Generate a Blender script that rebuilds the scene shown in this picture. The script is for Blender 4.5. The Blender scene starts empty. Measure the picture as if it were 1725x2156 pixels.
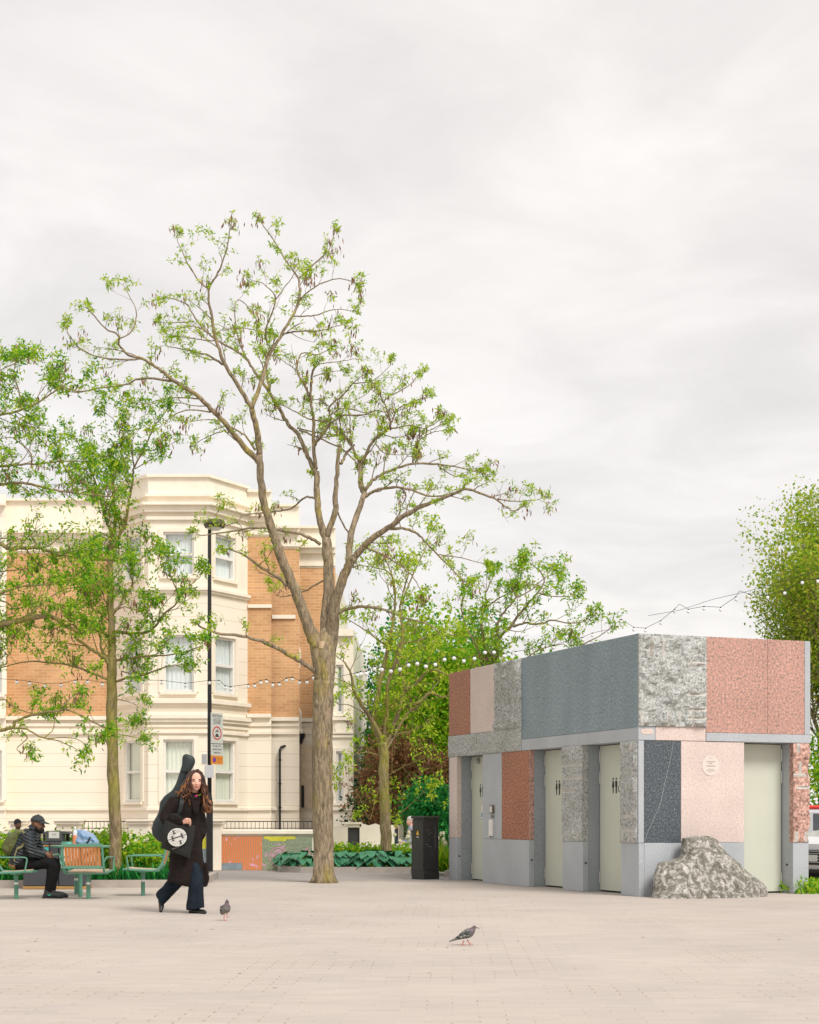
import bpy, math, random
import numpy as np
from mathutils import Vector, Matrix, noise
random.seed(7); RNG = np.random.default_rng(7)
sc = bpy.context.scene
col = sc.collection
F = 3442.0; CX = 862.0; HY = 1723.0; H = 1.1      # focal length and horizon measured on the photograph
def P(x, y, d): return Vector(((x-CX)/F*d, d, H+(HY-y)/F*d))
def GD(y): return H*F/(y-HY)
def G(x, y):
    d = GD(y); return Vector(((x-CX)/F*d, d, 0))
R = math.radians
# ---------------------------------------------------------------- objects
def tag(o, label=None, cat=None, group=None, kind=None):
    if label: o['label'] = label
    if cat: o['category'] = cat
    if group: o['group'] = group
    if kind: o['kind'] = kind
    return o
def thing(name, label, cat, loc=(0, 0, 0), rz=0, group=None, kind=None):
    o = bpy.data.objects.new(name, None); col.objects.link(o)
    o.location = loc; o.rotation_euler = (0, 0, rz); o.empty_display_size = .2
    return tag(o, label, cat, group, kind)
def dup(o, parent=None):
    c = o.copy(); col.objects.link(c)
    if parent: c.parent = parent
    for ch in list(o.children): dup(ch, c)
    return c
def mesh_obj(name, me, mats, parent=None, smooth=False):
    for m in (mats if isinstance(mats, (list, tuple)) else [mats]): me.materials.append(m)
    if smooth: me.shade_smooth()
    o = bpy.data.objects.new(name, me); col.objects.link(o)
    if parent: o.parent = parent
    return o
class MB:
    def __init__(s): s.v = []; s.f = []; s.m = []; s.mi = 0
    def add(s, vs, fs):
        n = len(s.v); s.v += [tuple(v) for v in vs]
        s.f += [tuple(i+n for i in f) for f in fs]; s.m += [s.mi]*len(fs)
    def quad(s, a, b, c, d): s.add([a, b, c, d], [(0, 1, 2, 3)])
    def box(s, x0, x1, y0, y1, z0, z1, bev=0):
        if bev:
            return s.bbox(x0, x1, y0, y1, z0, z1, bev)
        s.add([(x0,y0,z0),(x1,y0,z0),(x1,y1,z0),(x0,y1,z0),(x0,y0,z1),(x1,y0,z1),(x1,y1,z1),(x0,y1,z1)],
              [(0,3,2,1),(4,5,6,7),(0,1,5,4),(1,2,6,5),(2,3,7,6),(3,0,4,7)])
    def bbox(s, x0, x1, y0, y1, z0, z1, b):
        vs = []
        for (z, i) in ((z0, b), (z0+b, 0), (z1-b, 0), (z1, b)):
            X0, X1, Y0, Y1 = x0+i, x1-i, y0+i, y1-i
            q = b if i == 0 else b*.6
            vs += [(X0+q,Y0,z),(X1-q,Y0,z),(X1,Y0+q,z),(X1,Y1-q,z),(X1-q,Y1,z),(X0+q,Y1,z),(X0,Y1-q,z),(X0,Y0+q,z)]
        fs = [tuple(range(7, -1, -1)), tuple(range(24, 32))]
        for r in range(3):
            for k in range(8):
                fs.append((r*8+k, r*8+(k+1) % 8, r*8+8+(k+1) % 8, r*8+8+k))
        s.add(vs, fs)
    def obox(s, c, ux, uy, uz):
        c = Vector(c); ux = Vector(ux); uy = Vector(uy); uz = Vector(uz)
        vs = [c+a*ux+b*uy+d*uz for d in (-1, 1) for (a, b) in ((-1,-1),(1,-1),(1,1),(-1,1))]
        s.add(vs, [(0,3,2,1),(4,5,6,7),(0,1,5,4),(1,2,6,5),(2,3,7,6),(3,0,4,7)])
    def beam(s, a, b, w, t=None, up=(0, 0, 1)):
        a = Vector(a); b = Vector(b); d = b-a; L = d.length; d.normalize(); t = t or w
        u = Vector(up)
        if abs(d.dot(u)) > .98: u = Vector((0, 1, 0))
        n = d.cross(u).normalized(); u = n.cross(d)
        s.obox((a+b)/2, d*L/2, n*w/2, u*t/2)
    def tube(s, pts, rad, seg=8, cap=True, sq=1.0):
        pts = [Vector(p) for p in pts]; n = len(pts)
        if not isinstance(rad, (list, tuple)): rad = [rad]*n
        vs = []; prev = None
        for i in range(n):
            d = (pts[min(i+1, n-1)]-pts[max(i-1, 0)])
            d = d.normalized() if d.length > 1e-9 else Vector((0, 0, 1))
            if prev is None:
                ref = Vector((0, 1, 0)) if abs(d.y) < .9 else Vector((1, 0, 0))
                u = d.cross(ref).normalized()
            else:
                u = (prev-d*prev.dot(d)); u = u.normalized() if u.length > 1e-6 else prev
            prev = u; w = d.cross(u)
            for k in range(seg):
                a = 2*math.pi*k/seg
                vs.append(pts[i]+(u*math.cos(a)+w*math.sin(a)*sq)*rad[i])
        fs = [(i*seg+k, i*seg+(k+1) % seg, (i+1)*seg+(k+1) % seg, (i+1)*seg+k) for i in range(n-1) for k in range(seg)]
        if cap: fs += [tuple(range(seg-1, -1, -1)), tuple((n-1)*seg+k for k in range(seg))]
        s.add(vs, fs)
    def loft(s, rings, seg=20):
        """rings: (centre, half vector a, half vector b)"""
        vs = []
        for c, a, b in rings:
            c = Vector(c); a = Vector(a); b = Vector(b)
            vs += [c+a*math.cos(2*math.pi*k/seg)+b*math.sin(2*math.pi*k/seg) for k in range(seg)]
        n = len(rings)
        fs = [(i*seg+k, i*seg+(k+1) % seg, (i+1)*seg+(k+1) % seg, (i+1)*seg+k) for i in range(n-1) for k in range(seg)]
        fs += [tuple(range(seg-1, -1, -1)), tuple((n-1)*seg+k for k in range(seg))]
        s.add(vs, fs)
    def ell(s, c, r, seg=14, rings=9, rot=None):
        c = Vector(c)
        if not isinstance(r, (list, tuple)): r = (r, r, r)
        vs = [Vector((0, 0, -r[2]))]
        for i in range(1, rings):
            t = -math.pi/2+math.pi*i/rings
            for k in range(seg):
                a = 2*math.pi*k/seg
                vs.append(Vector((r[0]*math.cos(t)*math.cos(a), r[1]*math.cos(t)*math.sin(a), r[2]*math.sin(t))))
        vs.append(Vector((0, 0, r[2])))
        if rot is not None: vs = [rot @ v for v in vs]
        fs = [(0, 1+(k+1) % seg, 1+k) for k in range(seg)]
        for i in range(rings-2):
            for k in range(seg):
                fs.append((1+i*seg+k, 1+i*seg+(k+1) % seg, 1+(i+1)*seg+(k+1) % seg, 1+(i+1)*seg+k))
        L = len(vs)-1; o = 1+(rings-2)*seg
        fs += [(o+k, o+(k+1) % seg, L) for k in range(seg)]
        s.add([c+v for v in vs], fs)
    def prism(s, pts, dvec):
        n = len(pts); pts = [Vector(p) for p in pts]; dvec = Vector(dvec)
        s.add(pts+[p+dvec for p in pts], [tuple(range(n-1, -1, -1)), tuple(range(n, 2*n))]+[(i, (i+1) % n, n+(i+1) % n, n+i) for i in range(n)])
    def lathe(s, c, prof, seg=16):
        c = Vector(c)
        s.loft([(c+Vector((0, 0, z)), (r, 0, 0), (0, r, 0)) for r, z in prof], seg)
    def mesh(s, off=None):
        me = bpy.data.meshes.new('m')
        vs = s.v if off is None else [(x-off[0], y-off[1], z-off[2]) for x, y, z in s.v]
        me.from_pydata(vs, [], s.f)
        return me
    def build(s, name, mats, parent=None, world=False, smooth=False, off=None):
        me = s.mesh(parent.location if (world and parent) else off)
        o = mesh_obj(name, me, mats, parent, smooth)
        if isinstance(mats, (list, tuple)) and len(mats) > 1:
            me.polygons.foreach_set('material_index', s.m)
        if off is not None and not parent: o.location = off
        me.update()
        return o
    def solo(s, name, mats, base, smooth=False):
        """a thing that is one mesh: origin at its base"""
        return s.build(name, mats, None, off=tuple(base), smooth=smooth)
def remeshed(mb, voxel, smooth_it=4, disp=None):
    me = mb.mesh(); o = bpy.data.objects.new('tmp', me); col.objects.link(o)
    md = o.modifiers.new('r', 'REMESH'); md.mode = 'VOXEL'; md.voxel_size = voxel
    if smooth_it:
        ms = o.modifiers.new('s', 'SMOOTH'); ms.iterations = smooth_it; ms.factor = .5
    dg = bpy.context.evaluated_depsgraph_get(); dg.update()
    m2 = bpy.data.meshes.new_from_object(o.evaluated_get(dg))
    bpy.data.objects.remove(o)
    if disp:
        for v in m2.vertices: v.co += v.normal*disp(v.co)
    m2.materials.clear()
    return m2
def np_mesh(name, V, faces_n, mats, parent=None, base=None):
    """V: (n*faces_n,3) loose polygons of faces_n verts"""
    V = np.asarray(V, dtype=np.float32)
    if base is not None: V = V-np.array(base, dtype=np.float32)
    n = len(V)//faces_n
    me = bpy.data.meshes.new(name)
    me.vertices.add(len(V)); me.vertices.foreach_set('co', V.ravel())
    me.loops.add(len(V)); me.loops.foreach_set('vertex_index', np.arange(len(V), dtype=np.int32))
    me.polygons.add(n); me.polygons.foreach_set('loop_start', np.arange(0, n*faces_n, faces_n, dtype=np.int32))
    me.update(calc_edges=True)
    return mesh_obj(name, me, mats, parent)
def text_mb(txt, size, mb, origin, ux, uy, lift, width=None):
    """flat lettering on a surface"""
    cu = bpy.data.curves.new('t', 'FONT'); cu.body = txt; cu.size = size; cu.align_x = 'CENTER'; cu.align_y = 'CENTER'
    cu.resolution_u = 2
    o = bpy.data.objects.new('t', cu); col.objects.link(o)
    dg = bpy.context.evaluated_depsgraph_get(); dg.update()
    me = bpy.data.meshes.new_from_object(o.evaluated_get(dg)); bpy.data.objects.remove(o)
    xs = [v.co.x for v in me.vertices]
    k = 1 if not width or not xs else width/(max(xs)-min(xs))
    origin = Vector(origin); ux = Vector(ux).normalized(); uy = Vector(uy).normalized(); n = ux.cross(uy)
    mb.add([origin+ux*v.co.x*k+uy*v.co.y+n*lift for v in me.vertices], [tuple(p.vertices) for p in me.polygons])
# ---------------------------------------------------------------- materials
def new_mat(name):
    m = bpy.data.materials.new(name); m.use_nodes = True
    nt = m.node_tree; b = nt.nodes['Principled BSDF']
    return m, nt, b
def N(nt, t, **kw):
    n = nt.nodes.new(t)
    for k, v in kw.items():
        if k in n.inputs: n.inputs[k].default_value = v
        else: setattr(n, k, v)
    return n
def ramp(nt, stops, interp='LINEAR'):
    r = nt.nodes.new('ShaderNodeValToRGB'); cr = r.color_ramp; cr.interpolation = interp
    while len(cr.elements) < len(stops): cr.elements.new(.5)
    for e, (p, c) in zip(cr.elements, stops): e.position = p; e.color = (*c, 1)
    return r
def coords(nt, scale=(1, 1, 1), rot=(0, 0, 0), loc=(0, 0, 0)):
    tc = nt.nodes.new('ShaderNodeTexCoord'); mp = nt.nodes.new('ShaderNodeMapping')
    mp.inputs['Scale'].default_value = scale; mp.inputs['Rotation'].default_value = rot; mp.inputs['Location'].default_value = loc
    nt.links.new(tc.outputs['Object'], mp.inputs['Vector']); return mp
def bump(nt, b, h, strength, dist=.01):
    bp = N(nt, 'ShaderNodeBump', Strength=strength, Distance=dist)
    nt.links.new(h, bp.inputs['Height']); nt.links.new(bp.outputs['Normal'], b.inputs['Normal'])
def mat(name, c, rough=.6, var=.15, scale=6, metal=0, bmp=0, bscale=None, spec=.5, stretch=(1, 1, 1), coat=0):
    m, nt, b = new_mat(name); L = nt.links
    mp = coords(nt, stretch)
    n1 = N(nt, 'ShaderNodeTexNoise', Scale=scale, Detail=6, Roughness=.6); L.new(mp.outputs[0], n1.inputs['Vector'])
    r = ramp(nt, [(.3, [x*(1-var) for x in c]), (.7, [min(1, x*(1+var)) for x in c])])
    L.new(n1.outputs['Fac'], r.inputs[0]); L.new(r.outputs[0], b.inputs['Base Color'])
    b.inputs['Roughness'].default_value = rough; b.inputs['Metallic'].default_value = metal
    b.inputs['Specular IOR Level'].default_value = spec
    if coat: b.inputs['Coat Weight'].default_value = coat
    if bmp:
        n2 = N(nt, 'ShaderNodeTexNoise', Scale=bscale or scale*6, Detail=5); L.new(mp.outputs[0], n2.inputs['Vector'])
        bump(nt, b, n2.outputs['Fac'], bmp)
    return m
def granite(name, stops, scale=38, rough=.55, streak=1.0, bmp=.0, patch=.1):
    m, nt, b = new_mat(name); L = nt.links
    mp = coords(nt, (1, 1, streak))
    v = N(nt, 'ShaderNodeTexNoise', Scale=scale, Detail=2.5, Roughness=.75); L.new(mp.outputs[0], v.inputs['Vector'])
    r = ramp(nt, stops); L.new(v.outputs['Fac'], r.inputs[0])
    n2 = N(nt, 'ShaderNodeTexNoise', Scale=1.7, Detail=4); L.new(mp.outputs[0], n2.inputs['Vector'])
    r2 = ramp(nt, [(.3, (1-patch,)*3), (.7, (1+patch*.5,)*3)]); L.new(n2.outputs['Fac'], r2.inputs[0])
    mx = N(nt, 'ShaderNodeMix', data_type='RGBA', blend_type='MULTIPLY'); mx.inputs['Factor'].default_value = 1
    L.new(r.outputs[0], mx.inputs[6]); L.new(r2.outputs[0], mx.inputs[7]); L.new(mx.outputs[2], b.inputs['Base Color'])
    b.inputs['Roughness'].default_value = rough
    if bmp: bump(nt, b, v.outputs['Fac'], bmp)
    return m
def leafmat(name, stops, trans=.35, rough=.55):
    m, nt, b = new_mat(name); L = nt.links
    g = nt.nodes.new('ShaderNodeNewGeometry')
    r = ramp(nt, stops); L.new(g.outputs['Random Per Island'], r.inputs[0]); L.new(r.outputs[0], b.inputs['Base Color'])
    b.inputs['Roughness'].default_value = rough; b.inputs['Specular IOR Level'].default_value = .25
    t = nt.nodes.new('ShaderNodeBsdfTranslucent'); L.new(r.outputs[0], t.inputs['Color'])
    ms = nt.nodes.new('ShaderNodeMixShader'); ms.inputs[0].default_value = trans
    L.new(b.outputs[0], ms.inputs[1]); L.new(t.outputs[0], ms.inputs[2])
    L.new(ms.outputs[0], nt.nodes['Material Output'].inputs['Surface'])
    return m
def emat(name, c, e):
    m = mat(name, c, .3, .03); b = m.node_tree.nodes['Principled BSDF']
    b.inputs['Emission Color'].default_value = (*c, 1); b.inputs['Emission Strength'].default_value = e
    return m
# ================================================================ camera, light, sky
cam = bpy.data.cameras.new('camera'); co = bpy.data.objects.new('camera', cam); col.objects.link(co); sc.camera = co
co.location = (0, 0, H); co.rotation_euler = (R(90), 0, 0)
cam.sensor_fit = 'VERTICAL'; cam.sensor_height = 24; cam.lens = F/2156*24; cam.shift_y = (HY-1078)/2156
cam.shift_x = 0.0; cam.clip_end = 2000; cam.clip_start = .1
sc.view_settings.view_transform = 'Standard'; sc.view_settings.look = 'None'; sc.view_settings.gamma = 1
sc.view_settings.exposure = 1.14
SUN_EL, SUN_AZ = 48, 215      # degrees; azimuth from +Y clockwise
sl = bpy.data.lights.new('sun', 'SUN'); sl.energy = 1.25; sl.angle = R(20); sl.color = (1, .96, .9)
so = bpy.data.objects.new('sun', sl); col.objects.link(so)
dv = Vector((math.sin(R(SUN_AZ))*math.cos(R(SUN_EL))*-1, math.cos(R(SUN_AZ))*math.cos(R(SUN_EL)), math.sin(R(SUN_EL))))
so.rotation_euler = dv.to_track_quat('Z', 'Y').to_euler(); so.location = (0, 0, 40)
w = bpy.data.worlds.new('World'); sc.world = w; w.use_nodes = True
nt = w.node_tree; L = nt.links; bg = nt.nodes['Background']; bg.inputs['Strength'].default_value = .1
sky = N(nt, 'ShaderNodeTexSky', sky_type='NISHITA'); sky.sun_disc = False; sky.sun_elevation = R(SUN_EL); sky.sun_rotation = R(-SUN_AZ)
tc = nt.nodes.new('ShaderNodeTexCoord'); sp = nt.nodes.new('ShaderNodeSeparateXYZ'); L.new(tc.outputs['Generated'], sp.inputs[0])
zz = N(nt, 'ShaderNodeMath', operation='MAXIMUM'); L.new(sp.outputs[2], zz.inputs[0]); zz.inputs[1].default_value = 0
za = N(nt, 'ShaderNodeMath', operation='ADD'); L.new(zz.outputs[0], za.inputs[0]); za.inputs[1].default_value = .17
dx = N(nt, 'ShaderNodeMath', operation='DIVIDE'); L.new(sp.outputs[0], dx.inputs[0]); L.new(za.outputs[0], dx.inputs[1])
dy = N(nt, 'ShaderNodeMath', operation='DIVIDE'); L.new(sp.outputs[1], dy.inputs[0]); L.new(za.outputs[0], dy.inputs[1])
cb = nt.nodes.new('ShaderNodeCombineXYZ'); L.new(dx.outputs[0], cb.inputs[0]); L.new(dy.outputs[0], cb.inputs[1])
n1 = N(nt, 'ShaderNodeTexNoise', Scale=3.4, Detail=10, Roughness=.57, Distortion=.6); L.new(cb.outputs[0], n1.inputs['Vector'])
n2 = N(nt, 'ShaderNodeTexNoise', Scale=.8, Detail=4); L.new(cb.outputs[0], n2.inputs['Vector'])
r1 = ramp(nt, [(.30, (3.85, 3.69, 3.58)), (.43, (4.08, 3.92, 3.79)), (.53, (4.3, 4.13, 3.99)), (.68, (4.6, 4.43, 4.28))]); L.new(n1.outputs['Fac'], r1.inputs[0])
r2 = ramp(nt, [(.3, (.94, .94, .95)), (.62, (1.03, 1.025, 1.02))]); L.new(n2.outputs['Fac'], r2.inputs[0])
mx = N(nt, 'ShaderNodeMix', data_type='RGBA', blend_type='MULTIPLY'); mx.inputs['Factor'].default_value = 1
L.new(r1.outputs[0], mx.inputs[6]); L.new(r2.outputs[0], mx.inputs[7])
mx2 = N(nt, 'ShaderNodeMix', data_type='RGBA'); mx2.inputs['Factor'].default_value = .95
L.new(sky.outputs[0], mx2.inputs[6]); L.new(mx.outputs[2], mx2.inputs[7]); L.new(mx2.outputs[2], bg.inputs['Color'])
# ================================================================ ground
def paving_mat():
    m, nt, b = new_mat('paving'); L = nt.links
    mp = coords(nt, rot=(0, 0, R(1.5)))
    br = N(nt, 'ShaderNodeTexBrick', Scale=1.0); L.new(mp.outputs[0], br.inputs['Vector'])
    br.inputs['Brick Width'].default_value = .30; br.inputs['Row Height'].default_value = .10
    br.inputs['Mortar Size'].default_value = .005; br.inputs['Mortar Smooth'].default_value = .3; br.inputs['Bias'].default_value = .0
    br.inputs['Color1'].default_value = (.56, .49, .425, 1); br.inputs['Color2'].default_value = (.44, .40, .37, 1)
    br.inputs['Mortar'].default_value = (.2, .15, .11, 1)
    n1 = N(nt, 'ShaderNodeTexNoise', Scale=.45, Detail=6, Roughness=.6); L.new(mp.outputs[0], n1.inputs['Vector'])
    rr = ramp(nt, [(.3, (.93, .92, .92)), (.7, (1.05, 1.04, 1.03))]); L.new(n1.outputs['Fac'], rr.inputs[0])
    mx = N(nt, 'ShaderNodeMix', data_type='RGBA', blend_type='MULTIPLY'); mx.inputs['Factor'].default_value = 1
    # joints that are partly filled with sand show only here and there
    n3 = N(nt, 'ShaderNodeTexNoise', Scale=1.1, Detail=3); L.new(mp.outputs[0], n3.inputs['Vector'])
    r3 = ramp(nt, [(.46, (.0,)*3), (.62, (1,)*3)]); L.new(n3.outputs['Fac'], r3.inputs[0])
    jm = N(nt, 'ShaderNodeMath', operation='MULTIPLY'); L.new(br.outputs['Fac'], jm.inputs[0]); L.new(r3.outputs[0], jm.inputs[1])
    br2 = N(nt, 'ShaderNodeTexBrick', Scale=1.0); L.new(mp.outputs[0], br2.inputs['Vector'])
    for k in ('Brick Width', 'Row Height'): br2.inputs[k].default_value = br.inputs[k].default_value
    br2.inputs['Mortar Size'].default_value = 0
    br2.inputs['Color1'].default_value = (.525, .462, .41, 1); br2.inputs['Color2'].default_value = (.475, .425, .385, 1)
    mj = N(nt, 'ShaderNodeMix', data_type='RGBA'); L.new(jm.outputs[0], mj.inputs['Factor']); L.new(br2.outputs['Color'], mj.inputs[6])
    mj.inputs[7].default_value = (.33, .27, .22, 1)
    L.new(mj.outputs[2], mx.inputs[6]); L.new(rr.outputs[0], mx.inputs[7])
    n4 = N(nt, 'ShaderNodeTexNoise', Scale=55, Detail=3); L.new(mp.outputs[0], n4.inputs['Vector'])
    r4 = ramp(nt, [(.3, (.93,)*3), (.7, (1.05,)*3)]); L.new(n4.outputs['Fac'], r4.inputs[0])
    m2 = N(nt, 'ShaderNodeMix', data_type='RGBA', blend_type='MULTIPLY'); m2.inputs['Factor'].default_value = 1
    L.new(mx.outputs[2], m2.inputs[6]); L.new(r4.outputs[0], m2.inputs[7]); L.new(m2.outputs[2], b.inputs['Base Color'])
    vo = N(nt, 'ShaderNodeTexVoronoi', Scale=1.6); L.new(mp.outputs[0], vo.inputs['Vector'])
    rv = ramp(nt, [(.018, (.72, .70, .68)), (.035, (1, 1, 1))]); L.new(vo.outputs['Distance'], rv.inputs[0])
    n5 = N(nt, 'ShaderNodeTexNoise', Scale=.16, Detail=8, Roughness=.7, Distortion=.6); L.new(mp.outputs[0], n5.inputs['Vector'])
    r5 = ramp(nt, [(.32, (.90, .89, .89)), (.5, (1, 1, 1)), (.7, (1.03, 1.01, .98))]); L.new(n5.outputs['Fac'], r5.inputs[0])
    m3 = N(nt, 'ShaderNodeMix', data_type='RGBA', blend_type='MULTIPLY'); m3.inputs['Factor'].default_value = 1; L.new(m2.outputs[2], m3.inputs[6]); L.new(rv.outputs[0], m3.inputs[7])
    m4 = N(nt, 'ShaderNodeMix', data_type='RGBA', blend_type='MULTIPLY'); m4.inputs['Factor'].default_value = 1; L.new(m3.outputs[2], m4.inputs[6]); L.new(r5.outputs[0], m4.inputs[7])
    L.new(m4.outputs[2], b.inputs['Base Color'])
    b.inputs['Roughness'].default_value = .85; bump(nt, b, jm.outputs[0], -.3, .004)
    return m
M = {}
M['paving'] = paving_mat()
M['asphalt'] = mat('asphalt', (.33, .30, .285), .9, .1, 1.2, bmp=.2, bscale=80)
M['kerb'] = mat('kerb_stone', (.42, .37, .33), .85, .15, 3, bmp=.2)
M['soil'] = mat('soil', (.09, .065, .04), .95, .4, 9, bmp=.5)
M['cream'] = mat('cream_paint', (.88, .80, .67), .7, .07, 2.2, bmp=.05, stretch=(1, 1, .3))
M['white'] = mat('white_paint', (.8, .78, .74), .5, .04, 3)
g = MB(); g.quad((-300, -60, 0), (300, -60, 0), (300, 500, 0), (-300, 500, 0))
tag(g.build('ground', M['paving']), kind='structure')
# narrow service road behind the square
g = MB(); g.quad((-60, 28.6, .004), (60, 28.6, .004), (60, 34.2, .004), (-60, 34.2, .004))
tag(g.build('path', M['asphalt']), kind='structure')
g = MB(); g.box(-60, 5.5, 28.45, 28.6, 0, .012)
tag(g.build('kerb_strip', M['kerb']), kind='structure')
M['grass_ground'] = mat('grass_ground', (.07, .12, .03), .95, .4, 5, bmp=.6)
g = MB(); g.quad((-250, 46.5, .008), (250, 46.5, .008), (250, 480, .008), (-250, 480, .008))
tag(g.build('lawn', M['grass_ground']), kind='structure')
# planting beds: stone kerb ring, raised soil
def bed(pts, name='planting_bed'):
    n = len(pts); cx = sum(p[0] for p in pts)/n; cy = sum(p[1] for p in pts)/n
    k = MB(); s_ = MB()
    out = [Vector((x, y, 0)) for x, y in pts]
    inn = []
    for i in range(n):
        a, b, c = out[i-1], out[i], out[(i+1) % n]
        t = ((b-a).normalized()+(c-b).normalized()).normalized(); nn = Vector((-t.y, t.x, 0))
        inn.append(b+nn*.13)
    for i in range(n):
        a, b, c, d = out[i], out[(i+1) % n], inn[(i+1) % n], inn[i]
        k.prism([a, b, c, d], (0, 0, .12))
    s_.prism([p+Vector((0, 0, .01)) for p in inn], (0, 0, .07))
    kk = k.build('bed_kerb', M['kerb']); tag(kk, kind='structure')
    ss = s_.build(name, M['soil']); tag(ss, kind='structure')
# left bed behind the seats
a = G(-40, 1873); b_ = G(330, 1867); 
bed([(-12.5, 25.3), (-3.6, 26.0), (-3.35, 26.4), (-3.5, 29.9), (-4.2, 30.6), (-12.5, 30.6)])
bed([(-2.7, 34.4-.9), (-2.2, 33.0), (0.05, 32.8), (2.4, 33.4), (2.4, 36.4), (-2.0, 36.4)])
bed([(.55+.1, 29.9+.6), (1.2, 30.2), (4.2, 31.0), (4.2, 35.5), (2.6, 33.0), (.9, 32.2)])
# ================================================================ stone toilet pavilion
TH = math.atan2(1, 2.551); KC = Vector((3.214, 22.95, 0)); KW, KL, KH = 2.87, 6.87, 3.70
def kray(x, y, axis, val=0.0):
    """pixel -> pavilion coordinates on local plane axis = val"""
    d = Vector(((x-CX)/F, 1, (HY-y)/F)); o = Vector((0, 0, H))-KC
    ro = Matrix.Rotation(-TH, 3, 'Z'); d = ro @ d; o = ro @ o
    t = (val-o[axis])/d[axis]; return o+d*t
def yL(x): return kray(x, HY, 0)[1]
def zL(x, y): return kray(x, y, 0)[2]
def xR(x): return kray(x, HY, 1)[0]
def zR(x, y): return kray(x, y, 1)[2]
gr = granite
M['g_blue'] = gr('blue_grey_granite', [(.36, (.125, .18, .21)), (.5, (.215, .28, .315)), (.64, (.35, .42, .45))], 60, .5, .45, patch=.16)
M['g_light'] = gr('light_grey_granite', [(.34, (.33, .355, .385)), (.5, (.43, .46, .49)), (.66, (.54, .56, .58))], 70, .6)
M['g_jamb'] = gr('grey_granite_jamb', [(.34, (.24, .27, .30)), (.5, (.32, .355, .38)), (.66, (.41, .44, .46))], 70, .6)
M['g_pale'] = gr('pale_pink_granite', [(.29, (.36, .32, .29)), (.40, (.62, .51, .46)), (.6, (.71, .59, .54)), (.75, (.78, .69, .64))], 34, .55)
M['g_pink'] = gr('pink_red_granite', [(.31, (.12, .11, .105)), (.42, (.35, .245, .21)), (.53, (.56, .285, .225)), (.68, (.66, .44, .375))], 30, .5)
M['g_red'] = gr('red_brown_granite', [(.32, (.06, .045, .03)), (.44, (.24, .085, .04)), (.56, (.46, .17, .085)), (.68, (.55, .29, .18))], 34, .5)
M['g_dark'] = gr('black_granite', [(.35, (.035, .045, .055)), (.5, (.07, .085, .10)), (.6, (.13, .15, .165)), (.72, (.34, .37, .39))], 42, .45)
M['g_rough'] = gr('rough_grey_granite', [(.30, (.14, .15, .14)), (.42, (.31, .325, .31)), (.55, (.46, .475, .455)), (.7, (.62, .62, .60))], 34, .75, bmp=.4, patch=.12)
M['g_roughpink'] = gr('rough_pink_granite', [(.3, (.12, .09, .08)), (.44, (.38, .22, .18)), (.56, (.62, .36, .29)), (.7, (.74, .55, .48))], 24, .75, bmp=.3, patch=.2)
M['g_mortar'] = mat('drill_groove', (.50, .48, .44), .8, .06, 10)
M['door'] = mat('pale_green_door_paint', (.58, .60, .505), .5, .03, 2, bmp=.02)
M['steel'] = mat('brushed_steel', (.55, .55, .52), .35, .05, 20, metal=.6)
M['black'] = mat('black_paint', (.018, .018, .018), .5, .3, 10)
M['shadow'] = mat('painted_shade', (.03, .03, .03), .9, .1, 3)  # near-black colour standing in for shade in gaps and openings
K = thing('public_toilet_pavilion', 'low flat-roofed public toilet block clad in patchwork grey, pink, red and black granite slabs', 'building', KC, TH)
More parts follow.
